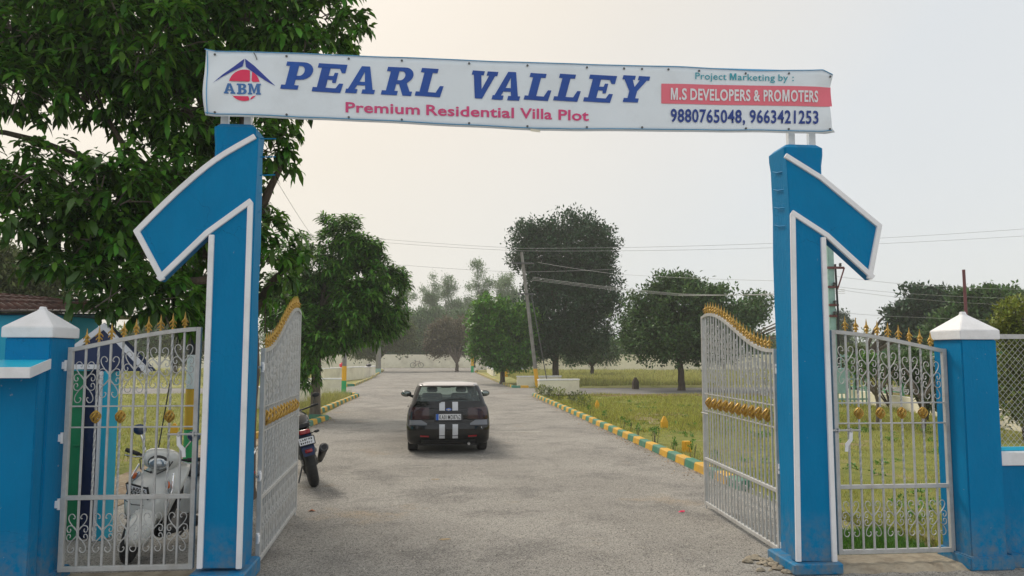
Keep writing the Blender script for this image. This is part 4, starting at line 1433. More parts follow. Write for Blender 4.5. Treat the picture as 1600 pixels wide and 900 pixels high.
# red pot and black lump on the left wall
g = thing('red_pot', 'small red plastic pot standing on the limewashed wall', 'pot', (-7.0, 55.4, 0.95))
MB().lathe([(0.10, 0), (0.17, 0.16), (0.14, 0.24), (0.05, 0.28), (0.05, 0.34)], 10).build('body', M['red'], g, smooth=40)
g = thing('dark_sack', 'crumpled black sack lying on top of the short limewashed wall', 'sack', (-5.75, 62.5, 0.9))
MB().ell((0, 0, 0.10), (0.22, 0.5, 0.12), 9, 6).build('body', M['plastic'], g, smooth=60)

# ---- painted plot marker stones
def marker(px, py, h, w, lab, shape='point', m_='pole_y'):
    g_ = G(px, py, 0.06)
    t = thing('plot_marker', lab, 'marker', (g_.x, g_.y, 0.03), 0.2, 'yellow plot markers')
    if shape == 'point':
        MB().loft([[(-w / 2, -w / 3, 0), (w / 2, -w / 3, 0), (w / 2, w / 3, 0), (-w / 2, w / 3, 0)], [(-w / 2, -w / 3, h * .6), (w / 2, -w / 3, h * .62), (w / 2, w / 3, h * .62), (-w / 2, w / 3, h * .6)], [(-w * .12, -w / 5, h), (w * .14, -w / 5, h), (w * .14, w / 5, h), (-w * .12, w / 5, h)]]).build('stone', M[m_], t, bevel=0.008)
    else:
        MB().box((-w / 2, -w / 2, 0), (w / 2, w / 2, h)).build('stone', M[m_], t, bevel=0.01)
    return t


marker(1038, 670, .34, .16, 'pointed yellow marker stone in the middle of the grass plot')
marker(1073, 705, .22, .14, 'squat yellow block in the grass nearest the right gate leaf', 'block')
marker(933, 640, .34, .13, 'small pointed yellow marker behind the kerb near the low corner wall')
marker(993, 607, .62, .32, 'dark weathered stone slab at the far edge of the side street', 'point', 'bark')
marker(272, 680, .30, .16, 'yellow marker stone in the grass behind the scooter mirror')
marker(790, 589, .9, .3, 'far yellow marker post beside the bright green tree', 'block')

# ---- poles and overhead wires
def pole(base, top, r0, r1, lab, m_, bands, square=False, arms=()):
    t = thing('utility_pole', lab, 'pole', base, 0)
    a, b = Vector((0, 0, 0)), Vector(top) - Vector(base)
    n = 4 if square else 10
    z_ = 0.0
    for (z0, z1, mm) in bands:
        p, q = a.lerp(b, z0), a.lerp(b, z1)
        ra, rb = r0 + (r1 - r0) * z0 + .006, r0 + (r1 - r0) * z1 + .006
        MB().tube([p, q], [ra, rb], n).build('paint_band', M[mm], t, smooth=40)
        z_ = z1
    MB().tube([a, b], [r0, r1], n).build('shaft', M[m_], t, smooth=40)
    return t


pb = G(840, 606)
ptop = W(815, 394, pb.y)
lp_ = pole(tuple(pb), tuple(ptop), 0.115, 0.085, 'leaning grey concrete pole with a yellow foot beside the tall round tree', 'concrete', [(0.0, 0.14, 'pole_y')], True)
for (dz, L0, L1) in ((-0.65, -0.85, 0.2), (-2.4, -0.2, 0.2)):
    c_ = ptop - pb + Vector((0.0, 0, dz))
    MB().obox(Matrix.Translation(c_), (L0 * 0.62 - .1, -0.17, -0.04), (L1 + .5, -0.10, 0.04)).build('cross_arm', M['darksteel'], lp_)
st_ = thing('stay_pole', 'thin stay tube leaning against the grey concrete pole', 'pole', (pb.x + 0.62, pb.y + .1, 0))
MB().tube([(0, 0, 0), (-0.95, 0, 5.2)], 0.028, 6).build('tube', M['darksteel'], st_)
gp = G(537, 613)
pole(tuple(gp), (gp.x + 0.05, gp.y, 7.6), 0.115, 0.08, 'grey pole with yellow and green bands rising through the mango crown', 'concrete', [(0.0, 0.075, 'pole_g'), (0.076, 0.17, 'pole_y')])
gp = G(591, 583)
pole(tuple(gp), (gp.x, gp.y, 7.5), 0.26, 0.2, 'far grey pole with a green foot at the left kerb', 'concrete', [(0.0, 0.06, 'palegreen')], True)
gp = G(738, 582)
pole(tuple(gp), (gp.x, gp.y, 3.0), 0.14, 0.12, 'short green and yellow post at the corner of the pale blue hut', 'concrete', [(0.0, 0.22, 'pole_g'), (0.225, 0.7, 'pole_y')], True)
# dark pole behind the small gate on the left
gp = Vector((-4.25, 13.2, 0))
gp = Vector((W(299, 640, 13.2).x, 13.2, 0))
bp = pole(tuple(gp), (gp.x + .03, gp.y, 6.6), 0.105, 0.09, 'black pole with white, yellow and green bands behind the small left gate', 'plastic',
          [(0.0, 0.10, 'pole_g'), (0.101, 0.20, 'pole_y'), (0.201, 0.285, 'white')])
g_ = W(242, 700, 12.6)
gw = thing('stay_wire', 'thin black stay wire slanting down to the grass behind the scooter', 'wire', (g_.x, 12.6, 0.0))
b_ = W(280, 515, 13.2) - Vector((g_.x, 12.6, 0))
MB().tube([(0, 0, 0.02), b_, b_ * 1.6], 0.011, 5).build('strand', M['plastic'], gw)

# pale green structure pole with brackets behind the right pillar
gp = Vector((W(1302, 600, 19.0).x, 19.0, 0))
tp = thing('transformer_pole', 'pale green pole with brackets and insulators behind the right tall pillar', 'pole', tuple(gp))
top_z = W(1300, 330, 19.0).z
MB().box((-0.07, -0.09, 0), (0.09, 0.09, top_z)).build('shaft', M['palegreen'], tp, bevel=0.01)
for py, x0, x1 in ((419, -.3, .34), (449, -.15, .16), (477, -.1, .16), (494, -.1, .14)):
    z = W(1300, py, 19.0).z
    MB().cbox((x0, -0.13, z - 0.03), (x1, -0.092, z + 0.03), 0.004).build('cross_arm', M['rust'], tp)
    for xx in (x1 - 0.04,):
        MB().lathe([(0.02, 0), (0.045, 0.02), (0.02, 0.04), (0.045, 0.06), (0.02, 0.09)], 8, Matrix.Translation((xx - .08, -0.15, z + .03))).build('insulator', M['darksteel'], tp, smooth=40)
za, zb_ = W(1300, 419, 19.0).z, W(1300, 449, 19.0).z
MB().tube([(0.33, -.15, za), (0.13, -.15, zb_ - .05)], 0.02, 5).build('brace', M['rust'], tp)
MB().cbox((-0.05, -0.22, 0.9), (0.28, -0.092, 1.55), 0.01).build('switch_box', M['palegreen'], tp)
MB().tube([(0.12, -.10, 1.55), (0.13, -.12, 3.0), (0.11, -.1, top_z * .75)], 0.03, 6).build('cable_pipe', M['plastic'], tp)


def wire(lab, pts, r=0.011, grp=None):
    P = [Vector(p) for p in pts]
    t = thing('overhead_wire', lab, 'wire', tuple(P[0]), 0, grp)
    path = []
    for a, b in zip(P, P[1:]):
        for k in range(12):
            u = k / 12; q = a.lerp(b, u); q.z -= 0.02 * (b - a).length * 4 * u * (1 - u) * 0.25
            path.append(q - P[0])
    path.append(P[-1] - P[0])
    MB().tube(path, r * .62, 4, cap=False).build('strand', M['wire'], t)
    return t


YW = pb.y
wire('uppermost faint wire running left to right past the head of the leaning pole', [W(-60, 330, YW + 4), W(590, 373, YW + 2), W(816, 388, YW - .1), W(1210, 380, 42), W(1700, 350, 40)], .013, 'high wires')
wire('second faint wire just below the uppermost, ending at the right pillar', [W(-60, 342, YW + 4), W(590, 378, YW + 2), W(816, 392, YW - .1), W(1210, 387, 42), W(1700, 362, 40)], .013, 'high wires')
wire('low single wire crossing the sky left of the leaning pole', [W(430, 395, 46), W(640, 415, YW + 1), W(806, 425, YW - .1), W(970, 420, 42)], .012)
wire('wire sloping from the leaning pole across the round tree', [W(841, 410, YW - .1), W(960, 428, 38), W(1280, 440, 28)], .010)
for k in range(3):
    wire(('upper', 'middle', 'lower')[k] + ' strand of the cable bundle sloping right from the leaning pole', [W(832, 433 + k * 2.2, YW - .1), W(1060, 459 + k * 1.5, 34), W(1320, 458 - k * 3, 22)], .011, 'bundled cables')
for k, (y0, y1, y2) in enumerate(((432, 446, 452), (448, 460, 466), (452, 468, 478), (488, 496, 500))):
    wire(('topmost', 'second', 'third', 'lowest')[k] + ' wire crossing the sky between the right pillar and the white cap', [W(1308, y0, 24), W(1440, y1, 26), W(1640, y2, 30)], .008, 'wires over the park')
wire('steep wire climbing from the mango crown to the shade tree', [W(500, 385, 30), W(440, 295, 18), W(395, 215, 13)], .009, 'steep service wires')
wire('steep wire left of its twin between the mango crown and the shade tree', [W(480, 378, 30), W(425, 320, 18), W(385, 265, 13)], .009, 'steep service wires')

# ---- pale blue hut far behind the bright green tree
h = thing('hut', 'pale blue hut with yellow posts half hidden behind the bright green tree', 'hut', (7.2, 88, 0))
MB().box((-1.9, -1.6, 0), (2.0, 2.0, 2.7)).build('wall', M['paleblue'], h)
MB().box((-2.2, -2.1, 2.72), (2.3, 2.3, 2.86)).build('roof', M['concrete'], h)
MB().box((1.0, -1.64, 0.05), (1.8, -1.605, 2.0)).build('doorway', M['plastic'], h)
for xx in (-1.9, 0.2):
    MB().box((xx, -2.0, 0), (xx + .22, -1.8, 2.715)).build('post', M['pole_y'], h)

# ---- bicycle against the end wall
def bicycle(loc, rot):
    t = thing('bicycle', 'brownish bicycle leaning against the far end wall', 'bicycle', loc, rot)
    for x in (0, 1.1):
        w = MB(); pts = [(x + .34 * math.cos(a), 0, .35 + .34 * math.sin(a)) for a in [2 * math.pi * k / 24 for k in range(25)]]
        w.tube(pts, 0.028, 6, cap=False)
        wo = w.build('wheel', M['rubber'], t)
        sp = MB()
        for k in range(8):
            a = math.pi * 2 * k / 8; sp.tube([(x, 0, .35), (x + .33 * math.cos(a), 0, .35 + .33 * math.sin(a))], 0.004, 4)
        sp.build('spokes', M['alloy'], wo)
    f = MB()
    for a, b in (((0, 0, .35), (.45, 0, .32)), ((0, 0, .35), (.35, 0, .85)), ((.45, 0, .32), (.33, 0, .92)), ((.45, 0, .32), (.90, 0, .80)), ((.36, 0, .84), (.90, 0, .84)), ((.88, 0, .92), (1.1, 0, .35))):
        f.tube([a, b], 0.022, 6)
    f.build('frame', M['rust'], t)
    MB().tube([(.93, -.28, 1.02), (.88, -.1, 1.0), (.88, .1, 1.0), (.93, .28, 1.02)], 0.016, 6).build('handlebar', M['darksteel'], t)
    MB().ell((.31, 0, .96), (.14, .08, .035), 8, 5).build('saddle', M['plastic'], t)
    MB().tube([(.45, -.12, .30), (.45, .12, .34)], 0.02, 5).build('pedals', M['darksteel'], t)
    return t


bg = W(645, 560, 106.0)
bicycle((bg.x, 106.4, 0.0), 0.0)

# ---- park edge: low white kerb wall with green rails
pe = thing('park_fence', 'green tube fence on a low white kerb wall around the little park', 'fence', (16.3, 31, 0))
A_, B_ = Vector((16.8, 33.5)), Vector((13.0, 12.5))
d_ = (B_ - A_); L_ = d_.length; an = math.atan2(d_.y, d_.x)
mm = Matrix.Translation((A_.x, A_.y, 0)) @ Matrix.Rotation(an, 4, 'Z')
kb = MB()
for k in range(12):
    MB().obox(mm, (L_ * k / 12 + .004, -0.12, 0), (L_ * (k + 1) / 12 - .004, 0.12, 0.52)).build('kerb_panel', M['cream'], pe, world=True)
for k in range(15):
    MB().obox(mm, (L_ * k / 14 - .03, -0.03 + .16, 0), (L_ * k / 14 + .03, 0.03 + .16, 2.0)).build('post', M['fencegreen'], pe, world=True)
for z in (0.62, 1.25, 1.9):
    MB().tube([mm @ Vector((0, .19, z)), mm @ Vector((L_, .19, z))], 0.022, 6).build('rail', M['fencegreen'], pe, world=True)
pe2 = thing('park_fence', 'far green tube fence closing the back of the little park', 'fence', (24, 36, 0))
for k in range(9):
    MB().box((17 + k * 2.4, 33.9, 0), (17.06 + k * 2.4, 33.96, 1.9)).build('post', M['fencegreen'], pe2, world=True)
for z in (0.9, 1.85):
    MB().tube([(17, 33.9, z), (36.2, 33.9, z)], 0.025, 6).build('rail', M['fencegreen'], pe2, world=True)
pv = thing('park_gate', 'pale green slatted gate panel at the park corner behind the right pillar', 'gate', (14.2, 26, 0))
for k in range(9):
    x = 13.7 + k * 0.15
    MB().box((x, 26.0, 0.1), (x + .05, 26.03, 1.9)).build('slat', M['palegreen'], pv, world=True)
for z in (0.3, 1.0, 1.8):
    MB().box((13.65, 25.97, z), (15.0, 25.998, z + .06)).build('rail', M['palegreen'], pv, world=True)

# ---- guard room on the left
gr = thing('guard_room', 'turquoise guard room with tiled roof, green door and white-edged gable board', 'building', (-6, 10, 0))
YG_ = 9.2
MB().box((-9.5, YG_, 0), (W(150, 600, YG_ + 1.0).x, YG_ + 1.0, 2.335)).build('wall', M['turq'], gr, world=True, bevel=0.01)
MB().box((-9.6, YG_ - 0.12, 2.337), (W(186, 500, YG_).x, YG_ + 1.15, 2.352)).build('eave_board', M['plastic'], gr, world=True)
# roof: barrel tiles running down to the front eave, hipped to the right
e0, e1 = W(-330, 491, YG_ - 0.2), W(196, 499, YG_ - 0.2)
r0_, r1_ = W(-330, 425, YG_ + 1.6), W(100, 478, YG_ + 0.5)
ntile = 40
rf = MB()
rf.add([(e0.x, e0.y, 2.354), (e1.x, e1.y, 2.354), (r1_.x, r1_.y + .3, r1_.z - .02), (r0_.x, r0_.y, r0_.z - .02)], [(0, 1, 2, 3)])
rf.build('roof_deck', M['plastic'], gr, world=True)
for k in range(ntile):
    u = (k + 0.5) / ntile
    a = e0.lerp(e1, u); a.z = 2.36
    ub = u
    b = r0_.lerp(r1_, ub)
    a.z += 0.01
    mid = a.lerp(b, 0.5) + Vector((0.0, 0, 0.10))
    mb_ = MB(); ncs = 5
    wv = (e1 - e0).normalized() * ((e1 - e0).length / ntile * 0.5)
    prevp = None
    for c in range(ncs):
        def bez(t_): return a * (1 - t_) ** 2 + mid * 2 * t_ * (1 - t_) + b * t_ ** 2
        p, q = bez(c / ncs), bez((c + 1.12) / ncs if c < ncs - 1 else 1.0)
        lift0, lift1 = 0.022, 0.0
        rings = []
        for (pt, lf, sc_) in ((p, lift0, 1.0), (q, lift1, 0.9)):
            ring = []
            for s_ in range(6):
                an_ = math.pi * s_ / 5
                ring.append(pt + wv * math.cos(an_) * sc_ + Vector((0, 0, math.sin(an_) * wv.length * 0.75 + lf)))
            ring.append(pt + wv * -0.8 * sc_ + Vector((0, 0, lf - .004)))
            ring.append(pt + wv * 0.8 * sc_ + Vector((0, 0, lf - .004)))
            rings.append(ring)
        mb_.loft(rings)
    mb_.build('roof_tile', M['tile'], gr, world=True, smooth=45)
    ed = MB()
    path = [a.lerp(b, 0) + wv * .98, mid.lerp(a, .5) * 1.0 + wv * .98 + Vector((0, 0, .012)), b + wv * .98]
    path = [(a * (1 - t_) ** 2 + mid * 2 * t_ * (1 - t_) + b * t_ ** 2) + wv * 0.98 + Vector((0, 0, 0.018)) for t_ in (0, .25, .5, .75, 1)]
    ed.tube(path, 0.011, 5)
    ed.build('mortar_joint', M['tile_edge'], gr, world=True)
# gable board and porch
YP = 8.35
gab = [(112, 545), (164, 503), (237, 582), (112, 582)]
tri_ = ppoly([(108, 548), (164, 506), (236, 580), (150, 580), (108, 575)], YP)
MB().prism(tri_, YP, YP + 0.16).build('gable_board', M['navy'], gr, world=True)
band(ppoly([(236, 580), (164, 504), (104, 548)], YP), 0.055, YP - 0.02, YP + 0.005, 'gable_trim', gr)
band(ppoly([(100, 577), (156, 577)], YP), 0.05, YP - 0.02, YP + 0.005, 'lintel', gr)
def cwall(x0p, x1p, yp, y0, y1, ztop, nm, m_):
    a_, b_ = W(x0p, yp, y0), W(x1p, yp, y0)
    MB().box((a_.x, y0, 0), (b_.x, y1, ztop)).build(nm, m_, gr, world=True, bevel=0.006)
zt_ = W(130, 580, YP).z
cwall(154, 166, 700, YP, YP + 0.25, zt_, 'porch_column', M['turq'])
cwall(150, 154.5, 700, YP - 0.03, YP + 0.2, zt_, 'column_trim', M['white'])
cwall(126, 150, 700, YP + 0.12, YP + 0.35, zt_, 'door_reveal', M['navy'])
cwall(70, 126, 700, YP + 0.06, YP + 0.11, zt_, 'door', M['greenpaint'])
for z in (0.95, 1.35):
    a_ = W(118, 700, YP)
    MB().box((a_.x - .05, YP + 0.045, z), (a_.x + .05, YP + 0.058, z + .012)).build('door_batten', M['greenpaint'], gr, world=True)
# ================================================================== vegetation
def unit(a):
    return a / np.maximum(1e-9, np.linalg.norm(a, axis=-1, keepdims=True))


def leaf_arrays(P, D, U, L, Wd, long_leaf, droop, rs):
    """P base points, D directions, U approx up; returns verts (n,k,3) and per-leaf tri/quads flat loops"""
    n = len(P)
    S = unit(np.cross(D, U)); Nn = unit(np.cross(S, D))
    L = L[:, None]; Wd = Wd[:, None]
    if long_leaf:
        dz = np.array([0, 0, -1.0])[None]
        c1 = P + D * L * 0.33 + dz * droop * L * 0.06
        c2 = P + D * L * 0.68 + dz * droop * L * 0.22
        tip = P + D * L * 0.98 + dz * droop * L * 0.46
        f = Nn * Wd * 0.30
        V = np.stack([P, c1, c1 - S * Wd * 0.9 + f, c1 + S * Wd * 0.9 + f, c2, c2 - S * Wd + f, c2 + S * Wd + f, tip], 1)
        T = np.array([0, 1, 2, 0, 3, 1, 1, 4, 5, 1, 5, 2, 1, 3, 6, 1, 6, 4, 4, 7, 5, 4, 6, 7])
        k = 8
    else:
        f = Nn * Wd * 0.25
        V = np.stack([P, P + D * L * 0.5 - S * Wd + f, P + D * L, P + D * L * 0.5 + S * Wd + f], 1)
        T = np.array([0, 2, 1, 0, 3, 2]); k = 4
    F = T[None] + (np.arange(n) * k)[:, None]
    return V.reshape(-1, 3), F.ravel()


def crown_points(ells, n, rs, shell=0.5):
    w = np.array([e[3] if len(e) > 3 else e[1][0] * e[1][1] * e[1][2] for e in ells], float) ** 0.75
    idx = rs.choice(len(ells), n, p=w / w.sum())
    C = np.array([e[0] for e in ells])[idx]; Rr = np.array([e[1] for e in ells])[idx]
    d = unit(rs.normal(size=(n, 3)))
    r = (shell ** 3 + (1 - shell ** 3) * rs.rand(n)) ** (1 / 3)
    r *= 1 + 0.12 * np.sin(d[:, 0] * 7 + C[:, 0]) * np.cos(d[:, 2] * 6 + C[:, 1])
    return C + d * Rr * r[:, None], d


def make_crown(name, ells, n_cl, per, Ln, Wd, m, seed, long_leaf=False, droop=1.0, spread=0.12, shell=0.5, up=0.15, parent=None, origin=(0, 0, 0), pick=0, kind=None, clump=0, rosette=False):
    rs = np.random.RandomState(seed)
    if clump:
        # branchlets first, leaf clusters gathered round them: lumps with shade between
        bp, bd = crown_points(ells, clump, rs, shell)
        ii = rs.randint(0, clump, n_cl)
        size = float(np.mean([e[1][0] for e in ells])) * 0.20
        cp = bp[ii] + np.clip(rs.normal(size=(n_cl, 3)), -1.5, 1.5) * size * np.array([1, 1, .6]) * rs.uniform(.5, 1.2, (n_cl, 1)); cd = unit(bd[ii] + unit(cp - bp[ii]) * 0.9 + np.array([0, 0, .25]))
    else:
        cp, cd = crown_points(ells, n_cl, rs, shell)
    if rosette:
        n = n_cl * per
        ax = unit(cd * .7 + np.array([0, 0, .5]) + rs.normal(size=(n_cl, 3)) * .3)
        ax = np.repeat(ax, per, 0); cpp = np.repeat(cp, per, 0)
        ang = np.tile(np.arange(per) * 2.39996, n_cl) + np.repeat(rs.uniform(0, 6, n_cl), per)
        s1 = unit(np.cross(ax, np.array([0.3, 0.9, 0.1]))); s2 = np.cross(ax, s1)
        D = unit(s1 * np.cos(ang)[:, None] + s2 * np.sin(ang)[:, None] + ax * rs.uniform(0.1, 0.9, (n, 1)))
        P = cpp + ax * (np.tile(np.arange(per), n_cl)[:, None] * Ln * .07) - np.array(origin)
        U = unit(np.array([0, 0, 1.0]) + rs.normal(size=(n, 3)) * 0.25)
        L = Ln * rs.uniform(0.6, 1.25, n); Wv = Wd * rs.uniform(0.7, 1.2, n)
        V, F = leaf_arrays(P, D, U, L, Wv, long_leaf, droop, rs)
        return link(name, fast_mesh(name, V, 3, F, m), parent), None
    cp = np.repeat(cp, per, 0); cd = np.repeat(cd, per, 0); n = len(cp)
    D = unit(cd * 0.55 + rs.normal(size=(n, 3)) * 0.6 + np.array([0, 0, up]))
    P = cp + rs.normal(size=(n, 3)) * spread * 0.45
    U = unit(np.array([0, 0, 1.0]) + rs.normal(size=(n, 3)) * 0.35)
    L = Ln * rs.uniform(0.6, 1.25, n); Wv = Wd * rs.uniform(0.7, 1.2, n)
    P = P - np.array(origin)
    res = None
    if pick:
        res = (P, D, U, L, Wv)
    V, F = leaf_arrays(P, D, U, L, Wv, long_leaf, droop, rs)
    me = fast_mesh(name, V, 3, F, m)
    o = link(name, me, parent)
    if kind: o['kind'] = kind
    return o, res


def trunk_mesh(paths, m, parent, n=9, name='trunk'):
    """paths: list of (points, r0, r1) in local coordinates"""
    mb = MB(); rr = random.Random(3)
    for pts, r0, r1 in paths:
        P = [Vector(p) for p in smoothpts(pts, 4)] if len(pts) > 2 else [Vector(p) for p in pts]
        k = len(P)
        rs_ = [r0 + (r1 - r0) * i / (k - 1) for i in range(k)]
        if r0 > 0.12 and P[0].z < 0.3:
            rs_[0] *= 1.5; rs_[1] *= 1.12
        P = [p + Vector((rr.uniform(-.1, .1), rr.uniform(-.1, .1), 0)) * rs_[i] for i, p in enumerate(P)]
        mb.tube(P, rs_, n)
    return mb.build(name, m, parent, smooth=60)


def tree(lab, base, ells_px, Y, n_cl, per, Ln, Wd, leafm, seed, trunk_r=0.15, name='tree', barkm='bark', dk=0.9, long_leaf=False, droop=1.0, spread=0.2, fork=0.35, shell=0.5, group=None, lean=0.0, limbs=9, clump=None, rosette=False):
    """ells_px: crown lobes as (px, py, rx_px, ry_px, depth offset m)"""
    b = Vector(base)
    t = thing(name, lab, 'tree', tuple(b), 0, group)
    s = Y / FPX
    ells = []
    for e in ells_px:
        px, py, rx, ry = e[:4]; dy = e[4] if len(e) > 4 else 0.0
        c = W(px, py, Y + dy)
        s = (Y + dy) / FPX
        ells.append((np.array(c), np.array((rx * s, max(rx, ry) * s * dk * .85, ry * s))))
    make_crown('crown', ells, n_cl, per, Ln, Wd, leafm, seed, long_leaf, droop, spread, shell, parent=t, origin=tuple(b), clump=(n_cl // 11 if clump is None else clump), rosette=rosette)
    rr = random.Random(seed)
    # limbs run from the fork to the lobes
    hz = min(c[0][2] - c[1][2] for c in ells)
    fz = max(0.8, b.z + (max(c[0][2] for c in ells) - b.z) * fork)
    fp = Vector((lean, 0, fz))
    paths = [([(0, 0, -0.1), (lean * .3 + .02, 0, fz * .5), tuple(fp)], trunk_r, trunk_r * 0.72)]
    for k in range(limbs):
        e = ells[k % len(ells)]
        q = Vector(e[0]) - b + Vector((rr.uniform(-.6, .6) * e[1][0], rr.uniform(-.6, .6) * e[1][1], rr.uniform(-.3, .6) * e[1][2]))
        mid = fp.lerp(q, 0.5) + Vector((rr.uniform(-.1, .1), rr.uniform(-.1, .1), .12)) * (q - fp).length
        paths.append(([tuple(fp), tuple(mid), tuple(q)], trunk_r * 0.5, trunk_r * 0.10))
    trunk_mesh(paths, M[barkm], t)
    return t


# ---- the big shade tree on the left
YT = 10.2
b0 = Vector((W(372, 700, 10.6).x, 10.6, 0))
big = thing('shade_tree', 'huge dark shade tree with drooping glossy leaves over the guard room and left pillar', 'tree', tuple(b0))
lobes = [  # px, py, rx, ry, Y
    (60, 40, 150, 85, 9.4), (220, 60, 150, 90, 9.2), (380, 25, 130, 75, 9.6), (500, 15, 85, 62, 9.8), (30, 130, 80, 60, 9.0),
    (170, 145, 110, 65, 9.6), (290, 160, 75, 90, 9.8), (60, 270, 95, 52, 9.0), (160, 300, 110, 62, 8.8), (240, 285, 90, 70, 9.4),
    (120, 370, 85, 50, 8.8), (215, 390, 85, 65, 9.2), (175, 448, 62, 42, 8.4), (255, 462, 60, 36, 8.8), (300, 330, 60, 80, 10.2),
    (425, 225, 42, 55, 9.6), (400, 330, 36, 50, 10.4), (425, 400, 50, 62, 10.0), (415, 470, 36, 40, 10.6), (330, 420, 60, 90, 10.8),
    (470, 70, 92, 34, 9.4), (360, 150, 70, 60, 10.6), (300, 490, 30, 30, 9.4), (40, 345, 50, 30, 8.6), (90, 415, 40, 26, 8.8), (440, 165, 50, 40, 10.4),
    # beyond the frame
    (150, -110, 300, 130, 10.4), (420, -90, 190, 90, 10.6), (-180, 60, 190, 160, 10.4), (-150, 260, 150, 110, 10.0), (250, -260, 240, 130, 11.5), (200, 50, 230, 100, 12.4), (330, 270, 70, 120, 12.2), (170, 340, 90, 50, 10.4)]
E_ = []
for px, py, rx, ry, y in lobes:
    s = y / FPX
    E_.append((np.array(W(px, py, y)), np.array((rx * s, max(0.35, (rx + ry) * .45 * s), ry * s))))
rsb = np.random.RandomState(11)
cp, cd = crown_points(E_, 5400, rsb, 0.30)
per = 12
twig_pts = cp.copy(); twig_dir = cd.copy()
cp = np.repeat(cp, per, 0); cd = np.repeat(cd, per, 0); n = len(cp)
ang = np.tile(np.arange(per) * 2.39996, n // per) + np.repeat(rsb.uniform(0, 6, n // per), per)
ax = unit(cd * .6 + np.array([0, 0, .35]) + np.repeat(rsb.normal(size=(n // per, 3)) * .35, per, 0))
s1 = unit(np.cross(ax, np.array([0.3, 0.9, 0.1]))); s2 = np.cross(ax, s1)
D = unit(s1 * np.cos(ang)[:, None] + s2 * np.sin(ang)[:, None] + ax * rsb.uniform(0.05, 0.8, (n, 1)) + np.array([0, 0, -0.25]))
P = cp + ax * (np.tile(np.arange(per), n // per)[:, None] * 0.012 - 0.06) + rsb.normal(size=(n, 3)) * 0.015
U = unit(np.array([0, 0, 1.0]) + rsb.normal(size=(n, 3)) * 0.25)
L = 0.160 * rsb.uniform(0.5, 1.3, n); Wv = 0.030 * rsb.uniform(0.75, 1.25, n)
org = np.array(b0)
# the 300 leaves that show largest are parts of their own: those nearest the camera inside the frame
fw = np.array(_fwd); rt = np.array(_r2); upv = np.array(_u2)
rel = P - np.array([0, 0, CAM_H]); dep = rel @ fw
sx = 800 + FPX * (rel @ rt) / dep; sy = 450 - FPX * (rel @ upv) / dep
inview = (sx > 10) & (sx < 560) & (sy > 5) & (sy < 520) & (dep > 0)
# keep leaves off the gate, pillar and banner
clash = (P[:, 1] < 7.4) & (P[:, 0] > -3.6)
ok = ~clash
cand = np.where(inview & ok)[0]
near = cand[np.argsort(dep[cand] - 0.6 * L[cand] / 0.155)][:300]
rest = np.ones(n, bool); rest[near] = False; rest &= ok
V, F = leaf_arrays(P[rest] - org, D[rest], U[rest], L[rest], Wv[rest], True, 1.0, rsb)
o = link('crown', fast_mesh('crown', V, 3, F, M['leaf']), big); o['kind'] = 'stuff'
lv, lf = leaf_arrays(np.zeros((1, 3)), np.array([[0, 1.0, 0]]), np.array([[0, 0, 1.0]]), np.array([1.0]), np.array([0.17]), True, 0.9, rsb)
M['leafone'] = mat('single_glossy_leaf', (0.052, 0.125, 0.016), 0.38, trans=0.15, spec=0.4, col2=(0.036, 0.085, 0.013), scale=2)
lmesh = fast_mesh('leaf', lv, 3, lf, M['leafone'])
for i in near:
    lo = link('leaf', lmesh, big)
    d = Vector(D[i]); s_ = d.cross(Vector(U[i])).normalized(); nn_ = s_.cross(d).normalized()
    k = float(L[i]) * 1.12
    mt = Matrix(((s_.x, d.x, nn_.x), (s_.y, d.y, nn_.y), (s_.z, d.z, nn_.z))).to_4x4()
    lo.matrix_local = Matrix.Translation(Vector(P[i] - org)) @ mt @ Matrix.Scale(k, 4)
paths = [([(0, 0, -.1), (0.05, 0, 1.3), (0.0, 0.05, 2.6), (-.1, 0, 3.6)], 0.21, 0.15)]
fk = Vector((-.1, 0, 3.4))
for pts in ([W(405, 330, 10.4), W(440, 258, 10.3), W(462, 238, 10.0)], [W(330, 250, 10.4), W(265, 120, 10.0), W(245, 60, 9.8)],
            [W(330, 330, 10.3), W(225, 258, 9.8), W(190, 222, 9.6), W(150, 150, 9.6)], [W(330, 400, 10.4), W(220, 350, 9.8), W(120, 300, 9.2)],
            [W(380, 200, 10.4), W(400, 60, 10), W(470, 10, 9.8)], [W(300, 120, 10.4), W(150, 20, 10), W(60, -60, 9.6)], [W(350, 430, 10.2), W(260, 440, 9.4), W(190, 430, 8.9)],
            [W(300, 60, 10.8), W(250, -150, 11.2)], [W(300, 330, 11), W(60, 220, 10.2), (W(-100, 200, 10.2))]):
    q = [tuple(fk)] + [tuple(p - b0) for p in pts]
    paths.append((q, 0.085, 0.016))
low = [tuple(Vector((0.02, 0, 2.2))), tuple(W(425, 440, 10.3) - b0), tuple(W(452, 420, 10.1) - b0)]
paths.append((low, 0.07, 0.02))
trunk_mesh(paths, M['bark'], big)
# twigs
mb = MB(); kk = 0
for i in range(0, 3700, 5):
    p = Vector(twig_pts[i]); d = Vector(twig_dir[i]); 
    if p.y < 7.5: continue
    a = p - d * 0.5 - Vector((0, 0, .12)); mb.tube([a - b0, a.lerp(p, .5) + Vector((0, 0, .03)) - b0, p - b0], [0.010, 0.007, 0.004], 4, cap=False)
tg = mb.build('twigs', M['barkpale'], big); tg['kind'] = 'stuff'

